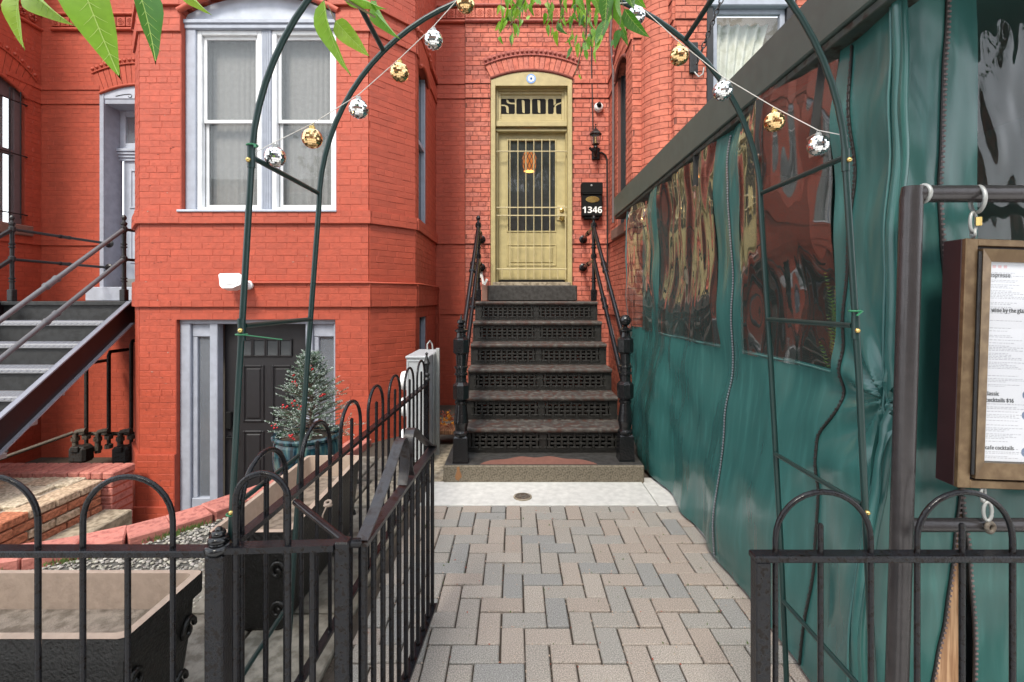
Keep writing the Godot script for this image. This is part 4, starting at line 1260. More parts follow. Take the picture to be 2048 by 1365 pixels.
# ------------------------------------------------------------------ iron entrance stair
const SX := 0.235
func newel(parent: Node3D, called: String, o: Vector3, ball: bool, m: Material) -> void:
	# square foot, turned shafts, two octagonal blocks, finial
	var g := G.new()
	var q := sqrt(2.0)
	g.lathe([Vector2(0.062 * q, 0.0), Vector2(0.060 * q, 0.012), Vector2(0.054 * q, 0.195), Vector2(0.030 * q, 0.225)], 4, o, true, Basis.IDENTITY, PI / 4)
	g.lathe([Vector2(0.050, 0.205), Vector2(0.062, 0.215), Vector2(0.062, 0.232), Vector2(0.046, 0.245), Vector2(0.050, 0.27), Vector2(0.060, 0.31), Vector2(0.056, 0.34), Vector2(0.043, 0.45), Vector2(0.050, 0.46), Vector2(0.050, 0.475), Vector2(0.040, 0.485)], 8, o, false)
	g.lathe([Vector2(0.040, 0.48), Vector2(0.066, 0.50), Vector2(0.066, 0.605), Vector2(0.042, 0.63)], 8, o, true, Basis.IDENTITY, PI / 8)
	g.lathe([Vector2(0.042, 0.63), Vector2(0.040, 0.68), Vector2(0.052, 0.685), Vector2(0.052, 0.70), Vector2(0.044, 0.705), Vector2(0.044, 0.735), Vector2(0.054, 0.74), Vector2(0.054, 0.752), Vector2(0.038, 0.76), Vector2(0.042, 0.85)], 14, o)
	g.lathe([Vector2(0.042, 0.845), Vector2(0.064, 0.865), Vector2(0.064, 0.965), Vector2(0.042, 0.985)], 8, o, true, Basis.IDENTITY, PI / 8)
	g.lathe([Vector2(0.042, 0.98), Vector2(0.036, 1.02), Vector2(0.052, 1.03), Vector2(0.052, 1.042), Vector2(0.034, 1.05), Vector2(0.018, 1.062), Vector2(0.020, 1.07)], 14, o)
	var n := part(parent, called, g, m)
	var f := G.new()
	if ball:
		f.ball(o + Vector3(0, 1.115, 0), 0.046, 16)
	else:
		f.lathe([Vector2(0.018, 1.06), Vector2(0.034, 1.072), Vector2(0.020, 1.085), Vector2(0.034, 1.10), Vector2(0.030, 1.118), Vector2(0.012, 1.126), Vector2(0.006, 1.15), Vector2(0.0005, 1.165)], 12, o)
	part(n, "finial", f, m)
func slim_post(parent: Node3D, o: Vector3, rails: Array, m: Material) -> void:
	var g := G.new()
	g.box(o + Vector3(0, 0.065, 0), Vector3(0.062, 0.13, 0.062), 0.006)
	var pr := [Vector2(0.024, 0.13)]
	var top := 0.96
	var y := 0.16
	for k in [0.24, 0.62]:
		pr.append_array([Vector2(0.020, k - 0.03), Vector2(0.030, k - 0.025), Vector2(0.030, k - 0.014), Vector2(0.021, k - 0.01), Vector2(0.021, k + 0.004), Vector2(0.030, k + 0.008), Vector2(0.030, k + 0.019), Vector2(0.020, k + 0.024)])
	pr.append_array([Vector2(0.022, 0.84), Vector2(0.030, 0.85), Vector2(0.030, 0.87), Vector2(0.016, 0.885), Vector2(0.014, 0.90), Vector2(0.024, 0.915), Vector2(0.026, 0.93), Vector2(0.016, 0.95), Vector2(0.0005, 0.962)])
	g.lathe(pr, 12, o)
	for r in rails:
		g.box(o + Vector3(0, r, 0), Vector3(0.062, 0.075, 0.062), 0.018)
	part(parent, "post", g, m)
func rail(parent: Node3D, a: Vector3, b: Vector3, r: float, m: Material, collar := 0.42) -> void:
	var g := G.new().tube(pv([a, b]), r, 10)
	var e := part(parent, "handrail", g, m)
	if collar > 0.0:
		var c := a.lerp(b, collar)
		var d := (b - a).normalized()
		part(e, "collar", G.new().tube(pv([c - d * 0.075, c - d * 0.07, c - d * 0.05, c - d * 0.045, c + d * 0.045, c + d * 0.05, c + d * 0.07, c + d * 0.075]), [r, r * 1.5, r * 1.5, r * 1.25, r * 1.25, r * 1.5, r * 1.5, r], 10), m)
func flange(parent: Node3D, p: Vector3, m: Material) -> void:
	part(parent, "wall_flange", G.new().lathe([Vector2(0.055, 0), Vector2(0.055, 0.018), Vector2(0.035, 0.03), Vector2(0.03, 0.05), Vector2(0.0005, 0.052)], 14, p, false, Basis(Vector3.RIGHT, PI / 2)), m)

func entrance_stair() -> void:
	var s := thing("iron_entrance_stair", "black cast iron stair with basket-weave risers leading to the cream door", "stairs", V(SX, 0.135, 4.4))
	var xa := SX - 0.675; var xb := SX + 0.675
	var run := 0.2532; var ris := 0.2102
	for k in 6:
		var d := 5.2 - run * k                 # riser plane
		var yt := 1.3984 - ris * k             # walking surface over this riser
		var yl := yt - ris
		# tread with a rounded nosing
		var back := d + (run + 0.02 if k > 0 else 1.18)
		var pr := PackedVector2Array([Vector2(0.035, -0.004), Vector2(0.030, -0.001), Vector2(-back + d, 0.0), Vector2(-back + d, -0.028), Vector2(0.012, -0.030), Vector2(0.012, -0.044), Vector2(0.024, -0.040), Vector2(0.034, -0.030), Vector2(0.038, -0.016)])
		var tg := G.new()
		var X := Transform3D(Basis(Vector3(0, 0, 1), Vector3.UP, Vector3(-1, 0, 0)), Vector3(xb, yt, -d))
		tg.extrude(pr, xb - xa, X)
		part(s, "tread" if k else "landing", tg, M.tread_iron)
		# riser frame with two woven grilles
		var rf := G.new()
		var ya := yl + 0.004; var yb := yt - 0.030
		var gy0 := yl + 0.022; var gy1 := yt - 0.052
		var xs := [xa + 0.012, xa + 0.066, SX - 0.024, SX + 0.024, xb - 0.066, xb - 0.012]
		rf.span(V(xs[0], ya, d + 0.012), V(xs[1], yb, d))
		rf.span(V(xs[2], ya, d + 0.012), V(xs[3], yb, d))
		rf.span(V(xs[4], ya, d + 0.012), V(xs[5], yb, d))
		for w in [[xs[1], xs[2]], [xs[3], xs[4]]]:
			rf.span(V(w[0], ya, d + 0.012), V(w[1], gy0, d))
			rf.span(V(w[0], gy1, d + 0.012), V(w[1], yb, d))
		var rp := part(s, "riser", rf, M.stair_iron)
		for w in [[xs[1], xs[2]], [xs[3], xs[4]]]:
			var g := G.new()
			var nr := 4
			var nc := 11
			var ch: float = (gy1 - gy0) / nr
			var cw: float = (w[1] - w[0]) / nc
			for r in nr:
				var y: float = gy0 + ch * (r + 0.5)
				for c in nc:
					var x: float = w[0] + cw * (c + 0.5)
					if (r + c) % 2 == 0:   # weft on top
						g.span(V(x - cw * 0.76, y - ch * 0.24, d + 0.008), V(x + cw * 0.76, y + ch * 0.24, d - 0.004), 0.002)
					else:                  # warp on top
						g.span(V(x - cw * 0.20, y - ch * 0.78, d + 0.009), V(x + cw * 0.20, y + ch * 0.78, d - 0.0025), 0.002)
			part(rp, "grille", g, M.stair_iron)
			part(rp, "grille_rim", _ring(w[0] + 0.001, w[1] - 0.001, gy0 + 0.001, gy1 - 0.001, 0.006, -d - 0.006, -d + 0.004), M.stair_iron)
	# stringers
	for x in [xa + 0.004, xb - 0.004]:
		var st := PackedVector2Array([Vector2(3.934, 0.14), Vector2(4.54, 0.14), Vector2(4.56, 0.0), Vector2(6.38, 0.0), Vector2(6.38, 1.36), Vector2(5.2, 1.36)])
		for k in range(5, 0, -1):
			var d := 5.2 - run * (5 - k)
			st.append(Vector2(d, 1.3984 - ris * (5 - k) - 0.045))
			st.append(Vector2(d, 1.3984 - ris * (6 - k) - 0.032))
			st.append(Vector2(d - run, 1.3984 - ris * (6 - k) - 0.032))
		part(s, "stringer", G.new().extrude(st, 0.012, Transform3D(Basis(Vector3(0, 0, -1), Vector3.UP, Vector3(1, 0, 0)), Vector3(x - 0.006, 0, 0))), M.stair_iron)
	# railings
	var mi: Material = M.iron_gloss
	newel(s, "newel", V(SX - 0.663, 0.135, 3.73), false, mi)
	newel(s, "newel", V(SX + 0.650, 0.135, 3.77), true, mi)
	for sd in [-1.0, 1.0]:
		var xu: float = SX + sd * 0.645
		slim_post(s, V(xu, 1.40, 5.25), [0.50, 0.845], mi)
		var xn: float = SX - 0.663 if sd < 0 else SX + 0.650
		rail(s, V(xu, 2.23, 5.25), V(xn + 0.0 * sd, 1.05, 3.77), 0.021, mi)
		rail(s, V(xu, 1.88, 5.25), V(xn, 0.69, 3.78), 0.021, mi)
		for y in [2.235, 1.855]:
			rail(s, V(xu, y, 5.25), V(xu + 0.045 * sd, y, 6.36), 0.019, mi, 0.5)
			flange(s, V(xu + 0.045 * sd, y, 6.385), mi)
	# stone under the stair, dark step at the door
	var b := thing("base_stone", "weathered stone slab carrying the foot of the iron stair", "step", V(0.224, 0, 3.9))
	part(b, "block", G.new().span(V(-0.557, -0.05, 4.55), V(1.005, 0.130, 3.645), 0.010), M.step_stone)
	part(b, "painted_top", G.new().span(V(-0.548, 0.125, 4.54), V(0.996, 0.134, 3.653), 0.003), M.step_stone_top)
	var wp := PackedVector2Array()
	for i in 40:
		var t := i / 39.0
		wp.append(Vector2(lerpf(-0.27, 0.64, t), 3.657 + (0.17 + 0.02 * sin(t * 23.0)) * pow(absf(sin(t * PI)), 0.6)))
	wp.append(Vector2(0.64, 3.654)); wp.append(Vector2(-0.27, 3.654))
	part(b, "worn_patch", G.new().extrude(wp, 0.002, Transform3D(Basis(Vector3(1, 0, 0), Vector3(0, 0, -1), Vector3(0, 1, 0)), Vector3(0, 0.1345, 0))), M.worn_red)
	var rs := PackedVector2Array()
	for i in 14: rs.append(Vector2(-0.44 + 0.022 * cos(TAU * i / 14.0) * (1.0 + 0.45 * sin(i * 5.0)), 0.066 + 0.056 * sin(TAU * i / 14.0) * (1.0 + 0.08 * sin(i * 3.0))))
	part(b, "rust_stain", G.new().extrude(rs, 0.0012, Transform3D(Basis(), V(0, 0, 3.6455))), M.rust_stain)
	var ds := thing("door_step", "black painted stone step under the cream door", "step", V(0.22, 1.40, 6.1))
	part(ds, "block", G.new().span(V(-0.34, 1.40, 6.38), V(0.785, 1.598, 5.92), 0.012), M.step_stone_top)
	part(ds, "brick_stub", G.new().span(V(-0.42, 1.402, 6.2), V(-0.348, 1.60, 5.95), 0.004), M.sandstone)

# ------------------------------------------------------------------ neighbour's stair
func side_stair() -> void:
	var s := thing("steel_side_stair", "steel stair with dark maroon stringer and checker plate treads at left", "stairs", V(-4.9, -0.1, 4.4))
	var xa := -5.66; var xb := -4.25
	var run := 0.2532; var ris := 0.2102
	for k in 8:
		var d := 5.2 - run * k
		var yt := 1.3984 - ris * k
		part(s, "tread" if k else "landing", G.new().span(V(xa, yt - 0.045, d + (run if k else 1.38)), V(xb, yt, d - 0.035), 0.006), M.plate_iron if k else M.riser_dark)
		if k:
			var g := G.new()
			for r in 7:
				for c in 46:
					var x := xa + 0.03 + c * 0.030
					var ang := 0.7 if (r + c) % 2 == 0 else -0.7
					g.box(V(x, yt + 0.001, d - 0.02 + r * 0.038), Vector3(0.026, 0.005, 0.007), 0.0, Basis(Vector3.UP, ang))
			for c in 46:
				g.box(V(xa + 0.03 + c * 0.03, yt - 0.022, d - 0.036), Vector3(0.026, 0.008, 0.005), 0.0, Basis(Vector3(0, 0, 1), 0.7 if c % 2 else -0.7))
			stuff(part(s, "tread_pattern", g, M.steel_edge))
		part(s, "riser", G.new().span(V(xa, yt - ris, d + 0.008), V(xb, yt - 0.045, d)), M.riser_dark)
	for x in [xb, xa - 0.03]:
		var up := PackedVector2Array([Vector2(5.14, 1.40), Vector2(6.55, 1.40), Vector2(6.55, 1.15), Vector2(5.17, 1.15), Vector2(3.25, -0.29), Vector2(3.05, -0.11)])
		var e := part(s, "stringer", G.new().extrude(up, 0.02, Transform3D(Basis(Vector3(0, 0, -1), Vector3.UP, Vector3(1, 0, 0)), Vector3(x, 0, 0))), M.maroon_steel)
		for w in [[V(x + 0.03, 1.395, 5.14), V(x + 0.03, -0.115, 3.055)], [V(x + 0.03, 1.155, 5.17), V(x + 0.03, -0.285, 3.25)], [V(x + 0.03, 1.155, 5.17), V(x + 0.03, 1.155, 6.5)]]:
			part(e, "flange", G.new().bar(w[0], w[1], 0.055, 0.012), M.steel_edge)
	var mi: Material = M.iron
	for x in [-4.345, -5.59]:
		slim_post(s, V(x, 1.40, 5.22), [0.47, 0.80], mi)
		rail(s, V(x, 2.20, 5.22), V(x, 0.47, 2.95), 0.023, M.rail_gray if x > -5.0 else mi, 0.36)
		rail(s, V(x, 1.87, 5.22), V(x, 0.14, 2.95), 0.023, M.rail_gray if x > -5.0 else mi, 0.36)
		for y in [2.20, 1.865]:
			rail(s, V(x, y, 5.22), V(x - 0.1 * (1.0 if x < -5.0 else -1.0), y, 6.55), 0.017, mi, 0.5)
			if x < -5.0: flange(s, V(x - 0.1, y, 6.595), mi)
	# pipes and gas meters below
	var gm := thing("gas_pipes", "black gas risers with rusty fittings under the steel stair", "pipes", V(-5.6, -0.4, 6.1))
	for w in [[172, 735], [217, 712], [262, 690]]:
		var t := P(w[0], w[1], 6.1); var b := P(w[0], 862, 6.1)
		part(gm, "riser_pipe", G.new().tube(pv([t + Vector3(0, 0.05, -0.3), t + Vector3(0, 0.05, -0.02), t, b, b - Vector3(0, 0.2, 0)]), 0.022, 8), M.gas_pipe)
	for w in [[150, 172], [195, 217], [240, 262]]:
		var a := P(w[0], 866, 6.05); var c := P(w[1], 862, 6.05)
		part(gm, "fitting", G.new().tube(pv([a - Vector3(0, 0.26, 0), a - Vector3(0, 0.03, 0), a + Vector3(0.02, 0.01, 0), a + Vector3(0.06, 0.02, 0), c]), [0.034, 0.03, 0.032, 0.03, 0.036], 8), M.old_pipe)
		for y in [-0.08, -0.2]:
			part(gm, "coupling", G.new().lathe([Vector2(0.045, -0.025), Vector2(0.045, 0.025)], 8, a + Vector3(0, y, 0), true), M.old_pipe)
			part(gm, "coupling", G.new().lathe([Vector2(0.045, -0.025), Vector2(0.045, 0.025)], 8, c + Vector3(0, y, 0), true), M.old_pipe)
	part(gm, "header_pipe", G.new().tube(pv([P(148, 868, 6.15), P(268, 868, 6.15)]), 0.025, 8), M.old_pipe)
	var k := 0
	for x in [162.0, 248.0]:
		var o := P(x, 900, 5.95)
		var mt := thing("gas_meter", ["grey gas meter under the steel stair nearer the photo's left edge", "grey gas meter under the steel stair nearer the bay"][k], "meter", o - Vector3(0, 0.15, 0), "gas meters")
		k += 1
		part(mt, "body", G.new().box(o - Vector3(0, 0.05, 0), Vector3(0.22, 0.2, 0.17), 0.03), M.gas_pipe)
		part(mt, "index", G.new().box(o + Vector3(0, 0.03, 0.09), Vector3(0.10, 0.07, 0.03), 0.008), M.gas_pipe)
	single("slant_pipe", "old slanting iron pipe rail beneath the stair stringer", "pipe", G.new().tube(pv([P(-60, 940, 5.3), P(146, 866, 5.9)]), 0.022, 8), M.old_pipe)

# ------------------------------------------------------------------ ground
func coping_pts() -> Array:
	return [Vector2(-3.6, 2.15), Vector2(-3.15, 2.38), Vector2(-2.76, 2.514), Vector2(-2.37, 2.70), Vector2(-2.16, 2.90), Vector2(-1.97, 3.14), Vector2(-1.80, 3.45), Vector2(-1.66, 3.85), Vector2(-1.56, 4.3), Vector2(-1.50, 4.72)]
func ground() -> void:
	struct("ground", G.new().span(Vector3(-150, -1.2, -150), Vector3(150, -0.8, 150)), M.soil)
	# raised front yard: a block bounded by the curved coping
	var yp := PackedVector2Array()
	for p in coping_pts(): yp.append(p)
	yp.append_array([Vector2(-1.2, 6.7), Vector2(9.0, 6.7), Vector2(9.0, 1.12), Vector2(-3.6, 1.12)])
	var flat := Transform3D(Basis(Vector3(1, 0, 0), Vector3(0, 0, -1), Vector3(0, 1, 0)), Vector3(0, -0.8, 0))
	struct("front_yard", G.new().extrude(yp, 0.775, flat), M.sand_joint)
	struct("pavement", G.new().span(Vector3(-40, -0.8, -1.12), Vector3(40, -0.012, 3.4)), M.concrete)
	struct("kerb", G.new().span(Vector3(-40, -0.8, 3.4), Vector3(40, -0.010, 3.55), 0.01), M.slate0)
	struct("road", G.new().span(Vector3(-60, -0.8, 3.55), Vector3(60, -0.14, 14.0)), M.asphalt)
	struct("pavement", G.new().span(Vector3(-60, -0.8, 14.0), Vector3(60, 0.0, 20.0)), M.concrete)
	# herringbone pavers
	var pav := struct("paved_path", G.new().span(V(-0.70, -0.02, 3.236), V(1.20, -0.014, 1.10)), M.sand_joint)
	var w := 0.1
	var x0 := -0.68; var x1 := 1.13
	var mesh := {}
	for sh in ["h", "v", "c"]:
		mesh[sh] = G.new().box(Vector3.ZERO, {"h": Vector3(0.193, 0.05, 0.093), "v": Vector3(0.093, 0.05, 0.193), "c": Vector3(0.093, 0.05, 0.093)}[sh], 0.0045).mesh()
	for i in range(-12, 24):
		for j in range(-4, 34):
			var k := posmod(i - j, 4)
			if k != 0 and k != 3: continue
			var ax := 0.04 + i * w; var az := 3.232 - j * w     # far edge of the cell
			var bx := ax + (0.2 if k == 0 else 0.1)
			var bz := az - (0.1 if k == 0 else 0.2)
			var cx0 := maxf(ax, x0); var cx1 := minf(bx, x1)
			var cz0 := minf(az, 3.232); var cz1 := maxf(bz, 1.15)
			if cx1 - cx0 < 0.03 or cz0 - cz1 < 0.03: continue
			var full_h := k == 0 and cx1 - cx0 > 0.15
			var full_v := k == 3 and cz0 - cz1 > 0.15
			var key := "h" if full_h else "v" if full_v else "c"
			var ref := Vector2(0.2 if full_h else 0.1, 0.2 if full_v else 0.1)
			var b := part_mesh(pav, "paver", mesh[key], M["paver%d" % [0, 1, 2, 3, 0, 4, 5, 6, 1, 2, 4, 3][rng.randi() % 12]])
			b.position = V((cx0 + cx1) * 0.5 + rng.randf_range(-0.0012, 0.0012), -0.025 + rng.randf_range(-0.003, 0.003), (cz0 + cz1) * 0.5)
			b.rotation = Vector3(rng.randf_range(-0.008, 0.008), rng.randf_range(-0.008, 0.008), rng.randf_range(-0.008, 0.008))
			b.scale = Vector3((cx1 - cx0) / ref.x, 1, (cz0 - cz1) / ref.y)
	# sand, seeds and bits of leaf lying in the joints
	var lit := [G.new(), G.new(), G.new()]
	for i in 1500:
		var q := V(rng.randf_range(-0.66, 1.12), 0.0025, rng.randf_range(1.2, 3.2))
		if rng.randf() < 0.75:
			if rng.randf() < 0.5: q.x = 0.04 + roundf((q.x - 0.04) / 0.1) * 0.1 + rng.randf_range(-0.004, 0.004)
			else: q.z = -(3.232 - roundf((3.232 + q.z) / 0.1) * 0.1) + rng.randf_range(-0.004, 0.004)
			q.y = -0.001
		var r := rng.randf_range(0.0015, 0.005)
		var g: G = lit[0] if rng.randf() < 0.8 else lit[1] if rng.randf() < 0.6 else lit[2]
		var up := rng.randf_range(0.001, 0.004) if g != lit[2] else rng.randf_range(0.004, 0.012)
		var an := rng.randf() * TAU
		g.tri(q + Vector3(cos(an), 0, sin(an)) * r * 1.6, q + Vector3(cos(an + 2.2), 0, sin(an + 2.2)) * r, q + Vector3(cos(an + 4.0) * r, up, sin(an + 4.0) * r))
	for i in 3:
		var lo := single("path_litter", ["pale grit and sand lying in the paver joints", "small dry leaf crumbs scattered over the paved path", "tiny green weeds sprouting between the pavers"][i], ["grit", "leaf litter", "weeds"][i], lit[i], [M.planter_tan, M.petal_dark, M.moss][i])
		stuff(lo)
	struct("path_edging", G.new().span(V(1.136, -0.03, 3.3), V(1.19, 0.004, 1.1), 0.004), M.concrete)
	# concrete strip with its drain cover
	struct("concrete_apron", G.new().span(V(-0.66, -0.05, 3.66), V(0.985, 0.0, 3.243), 0.005), M.concrete)
	struct("concrete_apron", G.new().span(V(0.992, -0.05, 3.75), V(1.5, -0.004, 3.243), 0.005), M.concrete)
	struct("concrete_apron", G.new().span(V(-0.74, -0.05, 4.6), V(-0.565, 0.004, 3.667), 0.005), M.old_concrete)
	var dr := thing("drain_cover", "small round brass drain cover set in the concrete strip", "drain", V(0.055, 0, 3.367))
	part(dr, "rim", G.new().lathe([Vector2(0.066, 0.0), Vector2(0.066, 0.006), Vector2(0.055, 0.008)], 24, V(0.055, 0, 3.367)), M.old_concrete)
	part(dr, "lid", G.new().lathe([Vector2(0.055, 0.004), Vector2(0.050, 0.007), Vector2(0.014, 0.007), Vector2(0.013, 0.012), Vector2(0.0005, 0.013)], 24, V(0.055, 0, 3.367)), M.old_pipe)
	# slate flags left of the path
	var fl := struct("flag_path", G.new().span(V(-2.1, -0.022, 3.3), V(-0.70, -0.016, 1.13)), M.soil)
	var z := 1.16
	var n := 0
	while z < 4.0:
		var dz := rng.randf_range(0.42, 0.62)
		var x := -0.72
		while x > -1.45:
			var dx := rng.randf_range(0.34, 0.56)
			var b := part(fl, "flagstone", G.new().box(V(x - dx * 0.5, -0.012 + rng.randf_range(-0.003, 0.003), z + dz * 0.5), Vector3(dx - 0.018, 0.03, dz - 0.018), 0.006, Basis(Vector3.UP, rng.randf_range(-0.012, 0.012))), M["slate%d" % (n % 3)])
			x -= dx; n += 1
		z += dz
	# gravel bed
	var gp := PackedVector2Array()
	for p in coping_pts().slice(1, 8): gp.append(p + Vector2(0.10, -0.10))
	gp.append_array([Vector2(-1.46, 3.8), Vector2(-1.46, 1.9), Vector2(-3.0, 1.9)])
	struct("gravel_bed", G.new().extrude(gp, 0.012, flat.translated(Vector3(0, 0.785, 0))), M.gravel)
	var peb := G.new().ball(Vector3.ZERO, 1.0, 6, 0.6).mesh()
	var mm := MultiMesh.new()
	mm.transform_format = MultiMesh.TRANSFORM_3D; mm.use_colors = true; mm.mesh = peb
	var tf := []
	var tries := 0
	while tf.size() < 5200 and tries < 60000:
		tries += 1
		var q := Vector2(rng.randf_range(-3.1, -1.46), rng.randf_range(1.9, 3.8))
		if Geometry2D.is_point_in_polygon(q, gp): tf.append(q)
	mm.instance_count = tf.size()
	for i in tf.size():
		var r := rng.randf_range(0.004, 0.012)
		mm.set_instance_transform(i, Transform3D(Basis(Vector3.UP, rng.randf() * TAU) * Basis.from_scale(Vector3(r, r, r * rng.randf_range(0.6, 1.3))), V(tf[i].x, r * 0.35, tf[i].y)))
		var c := rng.randf_range(0.45, 1.4)
		mm.set_instance_color(i, Color(c, c * rng.randf_range(0.94, 1.0), c * rng.randf_range(0.86, 0.98)))
	var mi := MultiMeshInstance3D.new()
	mi.name = "gravel_stones"; mi.multimesh = mm; mi.material_override = M.pebble
	mi.set_meta("label", "loose grey gravel between the planters and the red coping"); mi.set_meta("category", "gravel")
	stuff(mi); add_named(mi)
	# red coping along the sunken area
	var cp := thing("brick_coping", "curved row of red painted coping bricks edging the gravel", "coping", V(-2.1, 0, 3.0))
	var cur := Curve3D.new()
	for p in coping_pts(): cur.add_point(V(p.x, 0, p.y))
	var pts := PackedVector3Array()
	for p in coping_pts(): pts.append(V(p.x, 0, p.y))
	var tot := cur.get_baked_length()
	var s := 0.0
	var ci := 0
	while s + 0.2 < tot:
		var a := cur.sample_baked(s); var b := cur.sample_baked(s + 0.205)
		var dz := (b - a).normalized()
		var dx := Vector3.UP.cross(dz).normalized()
		var B := Basis(dx, Vector3.UP, dz) * Basis(Vector3(0, 0, 1), rng.randf_range(-0.02, 0.02))
		part(cp, "coping_brick", G.new().box((a + b) * 0.5 + Vector3(0, 0.005 + rng.randf_range(-0.004, 0.004), 0), Vector3(0.20, 0.09, (b - a).length() - 0.001), 0.007, B), M["faded%d" % (ci % 4)])
		s += 0.208; ci += 1
	# retaining face below the coping
	var rw := G.new()
	for i in pts.size() - 1:
		var a := pts[i]; var b := pts[i + 1]
		var nn := (b - a).cross(Vector3.UP).normalized() * 0.05
		rw.outq(a - nn - Vector3(0, 0.8, 0), b - nn - Vector3(0, 0.8, 0), b - nn - Vector3(0, 0.03, 0), a - nn - Vector3(0, 0.03, 0), -nn)
	part(cp, "retaining_face", rw, M.paint1)
	# moss tufts along the coping
	var mg := G.new()
	for i in 1100:
		var q := cur.sample_baked(0.35 + 1.75 * pow(rng.randf(), 1.0))
		if sin(q.x * 17.0) < 0.05: continue
		var o := q + Vector3(rng.randf_range(0.04, 0.13), 0.0, rng.randf_range(0.06, 0.12))
		var hgt := rng.randf_range(0.01, 0.035)
		var dd := Vector3(rng.randf_range(-0.012, 0.012), hgt, rng.randf_range(-0.008, 0.008))
		mg.tri(o - Vector3(0.005, 0, 0), o + Vector3(0.005, 0, 0.003), o + dd)
	var mo := single("moss", "green moss tufts along the foot of the red coping", "moss", mg, M.moss)
	stuff(mo)
	# sunken area: low painted wall, whitewashed brick platform, concrete steps
	var lw := thing("low_brick_wall", "low coral painted brick wall beside the bay corner", "wall", V(-4.5, -0.8, 4.42))
	var rows := 8
	for r in rows:
		var y := -0.165 - 0.075 * r
		var off := 0.0 if r % 2 else 0.1
		if r == 0:
			for i in 26:
				var x := -3.68 - 0.106 * (i + 0.5)
				part(lw, "brick", G.new().box(V(x, y - 0.036, 4.43), Vector3(0.099, 0.07, 0.27), 0.012, Basis(Vector3.UP, rng.randf_range(-0.01, 0.01))), M["faded%d" % (i % 4)])
		else:
			for i in 13:
				var xa := -3.695 - 0.21 * i - off if i else -3.695
				var xb := -3.695 - 0.21 * (i + 1) - off
				part(lw, "brick", G.new().box(V((xa + xb) * 0.5, y - 0.036, 4.43), Vector3(xa - xb - 0.008, 0.068, 0.24), 0.006), M["faded%d" % ((i + r) % 4)])
	part(lw, "mortar_core", G.new().span(V(-3.70, -0.8, 4.54), V(-6.4, -0.2, 4.32)), M.paint_joint)
	var pf := thing("brick_platform", "whitewashed brick platform with orange brick edge behind the fence", "platform", V(-4.2, -0.8, 3.9))
	for r in 5:
		for i in 6:
			var z0 := 4.28 - i * 0.215 + (0.1 if r % 2 else 0.0)
			var z1 := z0 - 0.205
			if r % 2 and i == 0: z0 = 4.28
			part(pf, "brick", G.new().box(V(-3.86 + rng.randf_range(-0.006, 0.006), -0.255 - 0.078 * r, (z0 + z1) * 0.5), Vector3(0.2, 0.066, absf(z0 - z1)), 0.008), M[["rubble0", "rubble0", "rubble1"][rng.randi() % 3]])
	for i in 6:
		for j in 9:
			var o := V(-4.02 - j * 0.205 - (0.1 if i % 2 else 0.0), -0.25, 4.22 - i * 0.215)
			part(pf, "brick", G.new().box(o + Vector3(0, 0.0 + rng.randf_range(-0.004, 0.004), 0), Vector3(0.197, 0.08, 0.207), 0.006), M[["rubble1", "rubble2", "rubble2"][rng.randi() % 3]])
	part(pf, "mortar_core", G.new().span(V(-3.79, -0.8, 4.28), V(-6.4, -0.24, 3.05)), M.mortar_light)
	struct("area_steps", G.new().span(V(-3.76, -0.8, 4.30), V(-3.50, -0.50, 2.9), 0.01), M.old_concrete)
	struct("area_steps", G.new().span(V(-3.50, -0.8, 4.30), V(-2.9, -0.66, 2.6), 0.01), M.old_concrete)

